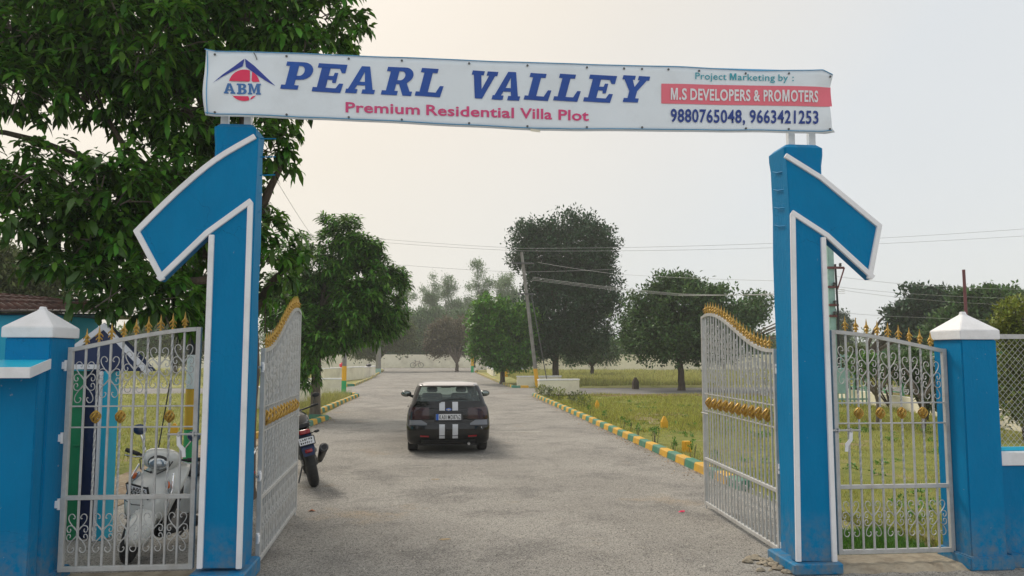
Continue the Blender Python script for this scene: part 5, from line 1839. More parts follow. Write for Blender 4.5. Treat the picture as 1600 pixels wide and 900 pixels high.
# ---- mango tree by the left kerb
g = G(492, 652)
mg = tree('dense mango tree with long leaves, trunk at the short kerb behind the motorcycle', (g.x, g.y, 0),
     [(545, 380, 46, 42, 0), (520, 420, 62, 48, .3), (575, 440, 52, 48, -.3), (500, 480, 60, 52, 0), (560, 490, 60, 46, -.5), (608, 465, 28, 42, 0), (476, 545, 30, 54, -.8), (520, 530, 36, 34, -1.0),
      (452, 470, 42, 60, .6), (540, 352, 16, 26, 0), (450, 560, 30, 45, .8), (590, 515, 34, 18, .2), (462, 400, 24, 30, .6)],
     g.y, 3300, 12, 0.235, 0.030, M['leaf_mango'], 21, 0.16, 'mango_tree', 'barkpale', long_leaf=True, droop=0.85, spread=0.12, fork=0.38, shell=.35, clump=260, rosette=True)
# ---- the others
g = G(868, 598)
tree('tall round dark tree beside the leaning pole', (g.x, g.y, 0),
     [(880, 400, 76, 62, 0), (840, 385, 42, 44, -.5), (915, 395, 46, 50, .5), (885, 470, 74, 60, 0), (930, 460, 42, 52, 0), (852, 512, 60, 50, -.6), (900, 528, 60, 36, 0), (826, 520, 34, 40, -.4)],
     g.y, 8000, 9, 0.24, 0.062, M['leaf_dark'], 31, 0.24, 'round_tree', spread=0.35, fork=0.3)
g = G(785, 600)
tree('bright green low tree with its trunk at the far yellow kerb end', (g.x, g.y, 0),
     [(765, 500, 30, 30, -.5), (790, 520, 46, 34, 0), (758, 540, 26, 28, 0), (800, 560, 40, 20, 0), (770, 480, 18, 20, 0), (815, 500, 24, 26, 0)],
     g.y, 3000, 9, 0.24, 0.062, M['leaf_bright'], 41, 0.17, 'leafy_tree', spread=0.3, fork=0.3)
g = G(1065, 610)
tree('broad spreading tree standing alone at the far kerb of the side street', (g.x, g.y, 0),
     [(1070, 470, 70, 38, 0), (1015, 500, 46, 42, .6), (1120, 490, 56, 42, -.4), (1060, 520, 92, 40, 0), (1160, 510, 42, 40, .4), (1000, 540, 30, 28, 0), (1110, 540, 66, 26, 0), (1185, 480, 22, 24, .5), (1050, 450, 40, 20, 0)],
     g.y, 5400, 9, 0.22, 0.06, M['leaf_mid'], 51, 0.20, 'spreading_tree', spread=0.3, fork=0.28, lean=-.1)
g = G(925, 587)
tree('small tree with a thin trunk behind the tall round tree', (g.x, g.y, 0),
     [(925, 540, 34, 26, 0), (950, 550, 24, 18, 0), (900, 552, 24, 16, 0)], g.y, 1700, 9, 0.26, 0.07, M['leaf_mid'], 61, 0.2, 'leafy_tree', spread=0.4, fork=0.3)
g = G(713, 580)
tree('dull olive tree with a forked trunk at the far right bend of the drive', (g.x, g.y - 3, 0),
     [(708, 525, 36, 26, 0), (690, 535, 22, 20, 0), (730, 540, 20, 20, 0)], g.y, 2600, 9, 0.27, 0.08, M['leaf_brown'], 71, 0.22, 'forked_tree', spread=0.5, fork=0.22)
g = G(602, 577)
tree('olive green tree with a curving trunk at the far left bend of the drive', (g.x, 84, 0),
     [(610, 512, 34, 24, 0), (585, 525, 30, 26, 0), (570, 545, 24, 16, 0), (628, 530, 22, 22, 0)], 84, 2800, 9, 0.27, 0.08, M['leaf_dull'], 81, 0.22, 'forked_tree', spread=0.5, fork=0.24)
# right hand side beyond the park
tree('large dark round tree rising between the right pillar and the white cap', (27.5, 48, 0),
     [(1440, 480, 36, 34, 0), (1420, 500, 28, 30, 0), (1462, 490, 26, 40, 0), (1440, 520, 44, 22, 0)], 46, 2300, 8, 0.32, 0.085, M['leaf_dark'], 91, 0.25, 'round_tree', spread=0.3)
tree('wide green tree behind the white-capped right pillar', (31, 40, 0),
     [(1550, 480, 60, 32, 0), (1510, 500, 34, 30, 0), (1590, 495, 60, 40, 0), (1480, 520, 30, 30, 0)], 38, 2800, 8, 0.28, 0.075, M['leaf_mid'], 92, 0.25, 'spreading_tree', spread=0.3)
tree('slim hazy tree just right of the tall right pillar', (30, 80, 0),
     [(1312, 510, 14, 28, 0), (1306, 540, 20, 22, 0)], 80, 900, 9, 0.28, 0.08, M['leaf_dark'], 93, 0.2, 'leafy_tree', spread=0.4)


def shrub(lab, px, pyb, Y, lobes_, n_cl, m, seed, Ln=0.12, Wd=0.03, group=None, h=0.5):
    b_ = W(px, 450, Y); b_.z = 0.04
    t = thing('shrub', lab, 'shrub', tuple(b_), 0, group)
    E2 = []
    for (qx, qy, rx, ry) in lobes_:
        s_ = Y / FPX
        E2.append((np.array(W(qx, qy, Y)), np.array((rx * s_, rx * s_ * .8, ry * s_))))
    make_crown('foliage', E2, n_cl, 7, Ln, Wd, m, seed, spread=0.10, shell=0.3, parent=t, origin=tuple(b_))
    rr = random.Random(seed); mb_ = MB()
    for k in range(7):
        e = E2[k % len(E2)]; q = Vector(e[0]) - b_ + Vector((rr.uniform(-.4, .4) * e[1][0], 0, rr.uniform(-.2, .5) * e[1][2]))
        mb_.tube([(rr.uniform(-.05, .05), 0, -.04), tuple(q * .5 + Vector((rr.uniform(-.1, .1), 0, .05))), tuple(q)], [0.035, 0.022, 0.01], 5, cap=False)
    mb_.build('stem', M['bark'], t)
    return t


shrub('yellow-green shrub filling the mesh at the right edge of the view', 1590, 640, 15.5, [(1585, 560, 40, 60), (1600, 500, 46, 40), (1580, 620, 36, 50), (1640, 560, 50, 80), (1570, 520, 24, 34)], 1500, M['leaf_yellow'], 101)
shrub('dark bushy shrub in the park just left of the capped pillar', 1440, 640, 20, [(1430, 580, 36, 34), (1405, 570, 26, 26), (1455, 610, 26, 34)], 900, M['leaf_mid'], 102)
shrub('green shrub in the park in the middle of the right small gate', 1385, 630, 25, [(1380, 575, 30, 20), (1350, 570, 26, 18)], 600, M['leaf_bright'], 103)
shrub('loose shrub in the park nearest the right tall pillar', 1335, 625, 29, [(1335, 560, 30, 24), (1310, 575, 20, 20)], 600, M['leaf_dull'], 104)


def frangipani(lab, px, Y, seed):
    b_ = W(px, 450, Y); b_.z = 0.04
    t = thing('bare_tree', lab, 'tree', tuple(b_), 0)
    rr = random.Random(seed); paths_ = [([(0, 0, -.1), (0.05, 0, .5), (0, 0, .8)], .055, .045)]
    tips = []
    for k in range(5):
        a = k * 1.3 + .4; p1 = Vector((math.cos(a) * .35, math.sin(a) * .3, 1.25)); p2 = p1 + Vector((math.cos(a + .5) * .3, math.sin(a + .5) * .2, .45))
        paths_.append(([(0, 0, .78), tuple(p1 * .7 + Vector((0, 0, .2))), tuple(p1), tuple(p2)], .036, .014)); tips.append(p2)
    trunk_mesh(paths_, M['barkpale'], t)
    E2 = [(np.array(p) + np.array(b_), np.array((.22, .22, .14))) for p in tips]
    make_crown('crown', E2, 60, 6, .14, .03, M['leaf_mid'], seed, spread=.08, shell=.2, parent=t, origin=tuple(b_))


frangipani('small crooked tree with few leaves in the park behind the right small gate', 1362, 19.5, 5)
frangipani('small crooked tree behind the green rails beside the capped pillar', 1432, 17.5, 6)
frangipani('half-leafless little tree at the right edge seen through the mesh', 1578, 18.0, 8)

# ---- trees behind the guard room and far left
tree('grey-green tree behind the tiled roof of the guard room', (-16, 22, 0), [(40, 455, 60, 55, 0), (-40, 440, 90, 70, 0), (10, 410, 30, 30, 0), (85, 462, 36, 36, 0)], 22, 2200, 8, 0.17, 0.035, M['leaf_dull'], 111, 0.2, 'leafy_tree', spread=0.2)
tree('hazy tree behind the small left gate, left of the black pole', (-26, 70, 0), [(250, 520, 34, 30, 0), (215, 535, 30, 22, 0)], 70, 1400, 9, 0.28, 0.08, M['leaf_euc'], 112, 0.2, 'leafy_tree', spread=0.4)
tree('hazy tree between the black pole and the left tall pillar', (-22.5, 68, 0), [(288, 545, 30, 24, 0), (310, 525, 26, 30, 0)], 68, 1300, 9, 0.28, 0.08, M['leaf_dull'], 113, 0.2, 'leafy_tree', spread=0.4)

# ---- eucalyptus row beyond the end wall
for i, (px, top, hw, lab) in enumerate(((632, 440, 14, 'leftmost pale eucalyptus of the far row, right of the mango crown'), (652, 462, 12, 'short pale eucalyptus second from the left in the far row'), (673, 428, 15, 'feathery eucalyptus third from the left in the far row'),
                                        (700, 434, 16, 'broad eucalyptus at the middle of the far row'), (726, 452, 13, 'dark narrow eucalyptus left of the tallest one'), (752, 412, 19, 'tallest and most open eucalyptus of the far row'),
                                        (781, 430, 14, 'dense pointed eucalyptus right of the tallest one'), (801, 436, 13, 'thin eucalyptus half hidden behind the leaning pole'), (596, 460, 15, 'eucalyptus top just showing behind the mango tree'))):
    Y = 118 + (i * 7) % 16
    h_ = 575 - top
    b_ = W(px, 560, Y); b_.z = 0
    lb = []
    rr = random.Random(i + 50)
    for k in range(6):
        u = k / 5
        lb.append((px + rr.uniform(-8, 8), top + 12 + (h_ * .72) * u, hw * (0.5 + 0.85 * u) * (1.0 if k else 0.7) * rr.uniform(.8, 1.25), h_ * 0.13, rr.uniform(-1, 1)))
    tree(lab, tuple(b_), lb, Y, 1700, 9, 0.38, 0.065, M['leaf_euc'], 200 + i, 0.16, 'eucalyptus_tree', 'barkpale', spread=0.8, fork=0.5, droop=1, shell=0.1, clump=70, group='eucalyptus row beyond the wall', limbs=6)
for i, (px, top, hw, Y, mm_, lab) in enumerate(((640, 490, 50, 112, 'leaf_mid', 'dark low tree mass above the bicycle'), (585, 485, 46, 113, 'leaf_mid', 'mid green tree behind the end wall left of the bicycle'), (690, 485, 46, 114, 'leaf_mid', 'hazy tree behind the olive forked tree'),
                                             (740, 488, 46, 113, 'leaf_mid', 'hazy dark tree behind the bright green tree'), (545, 500, 46, 112, 'leaf_mid', 'hazy tree behind the end wall by the banded pole'), (800, 505, 40, 116, 'leaf_mid', 'hazy tree behind the pale blue hut'),
                                             (985, 535, 36, 92, 'leaf_mid', 'bluish hazy tree left of the spreading tree'), (1210, 530, 40, 90, 'leaf_mid', 'hazy tree behind the right open gate leaf'), (1340, 545, 40, 92, 'leaf_euc', 'pale hazy tree far behind the park rails'),
                                             (1410, 545, 40, 90, 'leaf_mid', 'hazy tree far behind the park, left of the capped pillar'), (1130, 540, 40, 95, 'leaf_mid', 'hazy tree glimpsed under the spreading tree'), (480, 520, 40, 110, 'leaf_dull', 'hazy tree glimpsed right of the left gate leaf'))):
    b_ = W(px, 560, Y); b_.z = 0
    h_ = 566 - top
    tree(lab, tuple(b_), [(px - hw * .5, top + h_ * .35, hw * .7, h_ * .34, 0), (px + hw * .5, top + h_ * .4, hw * .7, h_ * .38, 1), (px, top + h_ * .65, hw * 1.15, h_ * .38, 0), (px - hw * .1, top + h_ * .2, hw * .5, h_ * .22, 0)],
         Y, 2700, 9, 0.32, 0.09, M[mm_], 300 + i, 0.2, 'leafy_tree', spread=0.5, shell=0.3, group='hazy trees along the boundary wall', limbs=6)

# far wood beyond that reads as one mass
rsw = np.random.RandomState(77)
E3 = []
for k in range(110):
    x = -150 + 300 * k / 110 + rsw.uniform(-2, 2); y = 165 + rsw.uniform(-8, 10)
    h_ = rsw.uniform(3.0, 6.0)
    E3.append((np.array((x, y, h_ * .6)), np.array((rsw.uniform(3, 4.5), 3.0, h_ * .75))))
w_, _r = make_crown('far_wood', E3, 14000, 6, 0.7, 0.2, M['leaf_mid'], 78, spread=0.9, shell=0.4)
tag(w_, 'hazy belt of far trees along the horizon', 'wood', kind='stuff')


# ---- grass
def blades(name, n, xf, yf, hmin, hmax, wd, m, seed, z0=0.05, lab='grass', mask=None):
    rs_ = np.random.RandomState(seed)
    x, y = xf(rs_, n), yf(rs_, n)
    if mask is not None:
        kp = mask(x, y); x, y = x[kp], y[kp]
    n = len(x)
    # patchy growth
    pt = np.sin(x * 1.3 + 2 * np.sin(y * .7)) * np.cos(y * 1.1 + 1.5 * np.sin(x * .5))
    hh = (hmin + (hmax - hmin) * rs_.rand(n) ** 1.6) * (1 + .55 * pt)
    a = rs_.uniform(0, 6.283, n)
    ln = rs_.normal(size=(n, 2)) * hh[:, None] * 0.45
    z = z0 + 0.02 * np.sin(x * 1.7 + y * .6) - 0.012
    c, s = np.cos(a) * wd, np.sin(a) * wd
    V = np.stack([np.stack([x - c, y - s, z], 1), np.stack([x + c, y + s, z], 1), np.stack([x + ln[:, 0], y + ln[:, 1], z + hh], 1)], 1)
    me = fast_mesh(name, V.reshape(-1, 3), 3, np.arange(n * 3), m)
    o_ = link(name, me)
    return tag(o_, lab, 'grass', kind='stuff')


NV = lambda x0: (lambda r, n: None)
blades('lawn_grass', 170000, lambda r, n: 4.2 + 13 * r.rand(n), lambda r, n: 7.15 + 17 * r.rand(n) ** 1.5, 0.025, 0.10, 0.0045, M['grass'], 1, lab='short patchy grass of the plot behind the right small gate',
       mask=lambda x, y: (x > np.where(y < 9.4, 4.8, XK + .22)) & (x < 0.78 * y + 1.5) & ~((x > 16.9 - (33.5 - y) * .181) & (y < 33)))
blades('plot_grass', 120000, lambda r, n: 4.3 + 20 * r.rand(n) ** 1.3, lambda r, n: 18 + 16.4 * r.rand(n), 0.05, 0.15, 0.010, M['grass'], 2, lab='grass covering the plot as far as the side street')
blades('field_grass', 90000, lambda r, n: 5.5 + 50 * r.rand(n) ** 1.2, lambda r, n: 44.5 + 40 * r.rand(n) ** 1.4, 0.12, 0.32, 0.03, M['grass_far'], 3, lab='tall dry grass of the field beyond the side street')
blades('left_grass', 60000, lambda r, n: -5.2 - 14 * r.rand(n), lambda r, n: 12.4 + 24 * r.rand(n) ** 1.2, 0.04, 0.14, 0.009, M['grass'], 4, lab='grass behind the small left gate')
blades('left_field_grass', 30000, lambda r, n: -8 - 40 * r.rand(n), lambda r, n: 46 + 45 * r.rand(n), 0.1, 0.3, 0.035, M['grass_far'], 5, lab='dry grass of the field beyond the left side street')
blades('verge_weeds', 5000, lambda r, n: -4.05 - .9 * r.rand(n), lambda r, n: 19.5 + 16 * r.rand(n), 0.1, 0.4, 0.012, M['grass_far'], 6, z0=0.0, lab='dry weeds along the kerb behind the mango trunk',
       mask=lambda x, y: (np.abs(y - 23.3) > .6))
blades('threshold_weeds', 16000, lambda r, n: 3.6 + 1.1 * r.rand(n), lambda r, n: 7.1 + .9 * r.rand(n), 0.02, 0.09, 0.006, M['leaf_bright'], 7, z0=0.0, lab='fresh green weeds just behind the right small gate')

blades('straw_grass', 40000, lambda r, n: 4.3 + 16 * r.rand(n), lambda r, n: 7.2 + 27 * r.rand(n) ** 1.2, 0.03, 0.12, 0.007, M['straw'], 12, lab='dry straw-coloured patches in the grass plot',
       mask=lambda x, y: (x > np.where(y < 9.4, 4.8, XK + .22)) & (x < 0.78 * y + 1.5) & (np.sin(x * .9 + 1.7 * np.sin(y * .45)) * np.cos(y * .6 + x * .3) > .15) & ~((x > 16.9 - (33.5 - y) * .181) & (y < 33)))
make_crown_w, _q = make_crown('lawn_weeds', [(np.array((5.2 + 7 * a_, 7.6 + 22 * b_, .06)), np.array((.16, .16, .06))) for a_, b_ in np.random.RandomState(3).rand(150, 2) if 5.2 + 7 * a_ < 0.7 * (7.6 + 22 * b_)], 1600, 7, .05, .013, M['leaf_bright'], 88, spread=.04, shell=.1)
tag(make_crown_w, 'low green broad-leaved weeds dotted over the grass plot', 'weeds', kind='stuff')

# saplings in a row behind the right kerb
rr = random.Random(17)
SAP = ((958, 664, .26), (977, 674, .22), (998, 684, .26), (1022, 698, .20), (1008, 686, .30), (1039, 710, .28), (984, 664, .20), (1060, 725, .22), (936, 652, .26), (915, 642, .26))
for k, (px, py, h_) in enumerate(SAP):
    g = G(px, py + 8, 0.05)
    g.x = max(g.x, XK + .30)
    t = thing('sapling', ('first','second','third','fourth','fifth','sixth','seventh','eighth','ninth','tenth')[sorted(range(10), key=lambda q: SAP[q][0]).index(k)] + ' twiggy sapling from the low corner wall, growing behind the right kerb', 'sapling', (g.x, g.y, 0.03), 0, 'hedge saplings along the right kerb')
    mb = MB()
    for q in range(3):
        a = rr.uniform(0, 6.28); mb.tube([(0.02 * math.cos(a), .02 * math.sin(a), 0), (.05 * math.cos(a), .05 * math.sin(a), h_ * .6), (.07 * math.cos(a), .07 * math.sin(a), h_)], [.006, .005, .003], 4, cap=False)
    mb.build('stem', M['barkpale'], t)
    make_crown('leaves', [(np.array((0, 0, h_)), np.array((.06, .06, .08)))], 12, 6, .045, .014, M['leaf_bright'], 400 + k, spread=.03, shell=.1, parent=t)
for k, (px, py) in enumerate(((845, 615), (858, 620), (872, 622), (900, 628), (912, 634))):
    g = G(px, py + 4, 0.05)
    t = thing('dry_shrub', ('first', 'second', 'third', 'fourth', 'fifth')[k] + ' dry weed from the left, before the near low corner wall', 'shrub', (g.x, g.y, 0.03), 0, 'dry weeds before the low corner wall')
    make_crown('foliage', [(np.array((0, 0, .28)), np.array((.28, .2, .22)))], 60, 6, .10, .018, M['leaf_dull'] if k % 2 else M['leaf_yellow'], 430 + k, spread=.06, shell=.1, parent=t)
    MB().tube([(0, 0, -.03), (.03, 0, .3)], .012, 4).build('stem', M['bark'], t)
# ================================================================== black hatchback seen from behind
def plate_text(name, s, mtx, w, h, parent, m='ink_black', bold=0.0):
    """lettering on a local plane: mtx maps (x, 0, z) of the plate"""
    return text_fill(name, s, lambda x, y, l: mtx @ Vector((x - w / 2, -l, y - h / 2)), M[m], parent, bold, 0.003, 1.2, (w, h))


CARS = 0.925
M['taillens'] = mat('smoked_red_lens', (0.035, 0.006, 0.008), 0.15, coat=1.0, spec=0.3)
M['mirglass'] = mat('mirror_glass', (0.22, 0.25, 0.24), 0.15, 0.9)
car_loc = G(700, 706)
car = thing('hatchback_car', 'black hatchback with twin silver stripes driving away up the middle of the drive', 'car', (0.155, 14.80, 0), R(1.2))
ROOT[car] = (0, 0, 0)
car.scale = (CARS, CARS, CARS)
#        z     hw    yrear yfront  rr    rf    bulge
SLI = [(0.200, .800, 0.16, 4.10, .14, .35, .05),
       (0.240, .825, 0.10, 4.16, .16, .35, .06),
       (0.300, .850, 0.04, 4.21, .18, .40, .07),
       (0.380, .855, 0.01, 4.25, .20, .42, .07),
       (0.480, .862, 0.00, 4.26, .21, .45, .07),
       (0.570, .864, 0.00, 4.26, .21, .45, .07),
       (0.620, .864, 0.02, 4.24, .20, .45, .07),
       (0.665, .862, 0.075, 4.20, .18, .45, .06),
       (0.700, .860, 0.105, 4.14, .16, .45, .055),
       (0.790, .852, 0.105, 4.05, .15, .45, .055),
       (0.880, .838, 0.110, 3.95, .14, .45, .055),
       (0.940, .820, 0.120, 3.75, .14, .40, .055),
       (0.985, .798, 0.135, 3.30, .14, .35, .055),
       (1.020, .775, 0.155, 2.98, .14, .32, .055),
       (1.070, .760, 0.185, 2.86, .14, .30, .06),
       (1.150, .738, 0.240, 2.70, .14, .30, .06),
       (1.250, .705, 0.310, 2.50, .14, .30, .06),
       (1.360, .660, 0.390, 2.28, .14, .30, .06),
       (1.385, .640, 0.400, 2.20, .14, .30, .06),
       (1.425, .590, 0.450, 2.05, .14, .35, .06),
       (1.445, .480, 0.580, 1.85, .14, .35, .04),
       (1.452, .300, 0.850, 1.65, .15, .25, .02)]
NR, NC, NS, NF = 14, 5, 14, 10      # rear edge, corner, side, front counts


def outline(z, hw, yr, yf, rr_, rf_, bu):
    pts = []
    rr_ = min(rr_, hw * .8); rf_ = min(rf_, hw * .8)
    def by(x): return bu * (abs(x) / hw) ** 2.2
    for k in range(NR):                                    # rear left -> right
        x = -(hw - rr_) + 2 * (hw - rr_) * k / (NR - 1)
        pts.append((x, yr + by(x)))
    c = (hw - rr_, yr + rr_ + by(hw - rr_))
    for k in range(1, NC + 1):
        a = -90 + 90 * k / NC
        pts.append((c[0] + rr_ * math.cos(R(a)), c[1] + rr_ * math.sin(R(a))))
    y0_, y1_ = c[1], yf - rf_
    for k in range(1, NS + 1):
        pts.append((hw * (1 - 0.0), y0_ + (y1_ - y0_) * k / NS))
    for k in range(1, NC + 1):
        a = 90 * k / NC
        pts.append((hw - rf_ + rf_ * math.cos(R(a)), y1_ + rf_ * math.sin(R(a))))
    for k in range(1, NF):
        x = (hw - rf_) - 2 * (hw - rf_) * k / NF
        pts.append((x, yf))
    half = []
    for k in range(0, NC + 1):
        a = 90 + 90 * k / NC
        half.append((-(hw - rf_) + rf_ * math.cos(R(a)), y1_ + rf_ * math.sin(R(a))))
    for k in range(1, NS + 1):
        half.append((-hw, y1_ + (y0_ - y1_) * k / NS))
    for k in range(1, NC):
        a = 180 + 90 * k / NC
        half.append((-c[0] + rr_ * math.cos(R(a)), c[1] + rr_ * math.sin(R(a))))
    return [Vector((x, y, z)) for x, y in pts + half]


rings = [outline(*s) for s in SLI]
nn = len(rings[0])
iR0, iR1 = 0, NR - 1
iS0 = NR + NC            # first side vertex index (right side)
iF0 = iS0 + NS + NC - 1
iL0 = nn - (NC - 1) - NS  # left side start
zi = [s[0] for s in SLI]
zb0, zb1 = zi.index(1.070), zi.index(1.360)


def is_window(k, i):
    """window faces between slices k,k+1 at outline segment i"""
    if not (zb0 <= k < zb1): return None
    if iR0 <= i < iR1: return 'rear'
    if iR1 <= i < iR1 + 1 or i == nn - 1: return 'rear'
    if iS0 + 1 <= i < iS0 + NS - 1: return None if i == iS0 + 6 else 'right'
    if iL0 + 1 <= i < iL0 + NS - 1: return None if i == iL0 + NS - 7 else 'left'
    if iS0 + NS + NC - 2 <= i < iS0 + NS + NC + NF + 1: return 'front'
    return None


body = MB(); win = {'rear': [], 'right': [], 'left': [], 'front': []}
for r_ in rings: body.v += [tuple(p) for p in r_]
for k in range(len(rings) - 1):
    for i in range(nn):
        j = (i + 1) % nn
        f = (k * nn + i, k * nn + j, (k + 1) * nn + j, (k + 1) * nn + i)
        w_ = is_window(k, i)
        if w_: win[w_].append(f)
        else: body.f.append(f); body.mi.append(0)
body.f.append(tuple((len(rings) - 1) * nn + i for i in range(nn))); body.mi.append(0)
body.f.append(tuple(range(nn - 1, -1, -1))); body.mi.append(0)
bo = body.build('body', M['black_paint'], car, smooth=32)
# wheel arches cut with cylinders
for yc in (0.80, 3.38):
    cyl = MB().lathe([(0.36, -1.2), (0.36, 1.2)], 28, Matrix.Translation((0, yc, 0.30)) @ Matrix.Rotation(math.pi / 2, 4, 'Y')).build('cut', M['plastic'])
    md = bo.modifiers.new('b', 'BOOLEAN'); md.operation = 'DIFFERENCE'; md.object = cyl; md.solver = 'EXACT'
    dg = bpy.context.evaluated_depsgraph_get()
    nm = bpy.data.meshes.new_from_object(bo.evaluated_get(dg))
    bo.modifiers.clear(); bo.data = nm
    bpy.data.objects.remove(cyl)
for nm_, fs in win.items():
    used_ = sorted({i for f in fs for i in f}); mp_ = {a: b for b, a in enumerate(used_)}
    w = MB(); w.add([body.v[i] for i in used_], [tuple(mp_[i] for i in f) for f in fs])
    w.build({'rear': 'rear_window', 'front': 'windscreen', 'left': 'side_window', 'right': 'side_window'}[nm_], M['glass'], car, smooth=40)


def ysurf(x, z):
    """rear skin position at lateral x, height z"""
    for a, b in zip(SLI, SLI[1:]):
        if a[0] <= z <= b[0]:
            t_ = (z - a[0]) / (b[0] - a[0])
            hw, yr, rr_, bu = [a[q] + (b[q] - a[q]) * t_ for q in (1, 2, 4, 6)]
            xe = hw - rr_
            if abs(x) <= xe: return yr + bu * (abs(x) / hw) ** 2.2
            dx = min(abs(x) - xe, rr_ * .999)
            return yr + bu * (xe / hw) ** 2.2 + rr_ - math.sqrt(rr_ * rr_ - dx * dx)
    return 0.1


def patch(name, x0, x1, z0, z1, m_, parent, lift=0.006, nx=8, nz=6, shape=None, thick=0.004):
    """a panel lying on the rear skin; shape(u,v)->(x,z) overrides the rectangle"""
    mb_ = MB(); top = []
    for l_ in (lift, lift - thick):
        for j in range(nz + 1):
            for i in range(nx + 1):
                u, v = i / nx, j / nz
                x, z = shape(u, v) if shape else (x0 + (x1 - x0) * u, z0 + (z1 - z0) * v)
                mb_.v.append((x, ysurf(x, z) - l_, z))
    N1 = (nx + 1) * (nz + 1)
    for j in range(nz):
        for i in range(nx):
            a = j * (nx + 1) + i
            mb_.f.append((a, a + 1, a + nx + 2, a + nx + 1)); mb_.f.append((N1 + a, N1 + a + nx + 1, N1 + a + nx + 2, N1 + a + 1))
    for i in range(nx):
        mb_.f.append((i, N1 + i, N1 + i + 1, i + 1)); a = nz * (nx + 1) + i; mb_.f.append((a, a + 1, N1 + a + 1, N1 + a))
    for j in range(nz):
        a = j * (nx + 1); mb_.f.append((a, a + nx + 1, N1 + a + nx + 1, N1 + a)); a += nx; mb_.f.append((a, N1 + a, N1 + a + nx + 1, a + nx + 1))
    mb_.mi = [0] * len(mb_.f)
    return mb_.build(name, m_, parent, smooth=40)


for s_ in (-1, 1):
    c_ = 0.135 * s_
    patch('stripe', c_ - .058, c_ + .058, 0.885, 1.060, M['silver_paint'], car, nz=8)
    patch('stripe', c_ - .056, c_ + .056, 0.39, 0.612, M['silver_paint'], car, nz=8)
    patch('stripe', c_ - .056, c_ + .056, 0.325, 0.378, M['silver_paint'], car, nz=3)
    # smoked tail lamp wrapping round the corner
    patch('tail_lamp', 0, 0, 0, 0, M['taillens'], car, 0.010, 10, 8, lambda u, v, s_=s_: (s_ * (0.40 + (0.79 + .03 * (1 - v) - 0.40) * u) if True else 0, 0.705 + (0.965 - 0.705) * v * (1 - .10 * (1 - u))), 0.012)
    patch('reflector', 0, 0, 0, 0, M['redlens'], car, 0.008, 6, 2, lambda u, v, s_=s_: (s_ * (0.40 + 0.18 * u), 0.352 + 0.030 * v + 0.008 * u), 0.01)
    # sheen of the bumper shoulder, painted on as a grey patch
    patch('shoulder_sheen', 0, 0, 0, 0, M['sheen_grey'], car, 0.006, 12, 4, lambda u, v, s_=s_: (s_ * (0.44 + 0.36 * u), 0.595 + (0.035 + 0.065 * min(1, u * 3)) * v), 0.004)
    # mirrors
    mi_ = MB(); mi_.ell((s_ * 0.93, 2.55, 1.115), (0.125, 0.07, 0.075), 14, 10)
    mi_.tube([(s_ * 0.76, 2.60, 1.04), (s_ * 0.86, 2.58, 1.08)], [0.035, 0.03], 8)
    mo = mi_.build('door_mirror', M['black_paint'], car, smooth=60)
    MB().ell((s_ * 0.935, 2.494, 1.115), (0.098, 0.02, 0.055), 14, 8).build('mirror_glass', M['mirglass'], mo, smooth=60)
    MB().cbox((s_ * .865 - .012, 1.55, 0.86), (s_ * .865 + .012, 1.75, 0.89), 0.005).build('door_handle', M['black_paint'], car)
    # tyres
    for yc in (0.80, 3.38):
        mx_ = Matrix.Translation((s_ * 0.735, yc, 0.305)) @ Matrix.Rotation(math.pi / 2, 4, 'Y')
        wl = MB().lathe([(0.19, -0.10), (0.27, -0.105), (0.297, -0.09), (0.305, -0.05), (0.305, 0.05), (0.297, 0.09), (0.27, 0.105), (0.19, 0.10)], 32, mx_).build('wheel', M['rubber'], car, smooth=40)
        rm = MB(); rm.lathe([(0.195, -0.085), (0.195, 0.085), (0.17, 0.09), (0.16, 0.05), (0.16, -0.05), (0.17, -0.09)], 24, mx_)
        for k in range(6):
            a = k * math.pi / 3
            rm.tube([mx_ @ Vector((0.03 * math.cos(a), 0.03 * math.sin(a), s_ * .07)), mx_ @ Vector((0.18 * math.cos(a), 0.18 * math.sin(a), s_ * .08))], 0.022, 5)
        rm.lathe([(0.05, -.08), (0.05, .085)], 12, mx_)
        rm.build('rim', M['alloy'], wl, smooth=40)
# roof panel skin and spoiler lip
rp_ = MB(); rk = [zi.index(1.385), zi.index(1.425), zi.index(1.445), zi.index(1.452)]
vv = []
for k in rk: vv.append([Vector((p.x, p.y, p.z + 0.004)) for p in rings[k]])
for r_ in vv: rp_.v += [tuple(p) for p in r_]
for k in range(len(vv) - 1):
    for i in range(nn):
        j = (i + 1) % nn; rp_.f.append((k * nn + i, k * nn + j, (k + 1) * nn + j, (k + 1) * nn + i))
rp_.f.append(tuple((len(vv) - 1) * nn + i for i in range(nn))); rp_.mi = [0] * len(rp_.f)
rp_.build('roof_skin', M['roof_pale'], car, smooth=40)
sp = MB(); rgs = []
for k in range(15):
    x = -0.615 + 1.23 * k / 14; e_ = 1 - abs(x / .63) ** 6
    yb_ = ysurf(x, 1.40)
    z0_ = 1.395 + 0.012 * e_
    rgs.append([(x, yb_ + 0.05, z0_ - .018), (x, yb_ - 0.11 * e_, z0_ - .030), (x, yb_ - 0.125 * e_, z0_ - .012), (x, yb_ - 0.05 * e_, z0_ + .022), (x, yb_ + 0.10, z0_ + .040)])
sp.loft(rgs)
sp.build('spoiler', M['roof_pale'], car, smooth=35)
patch('brake_light', -0.14, 0.14, 1.352, 1.372, M['darklens'], car, 0.012, 6, 2)
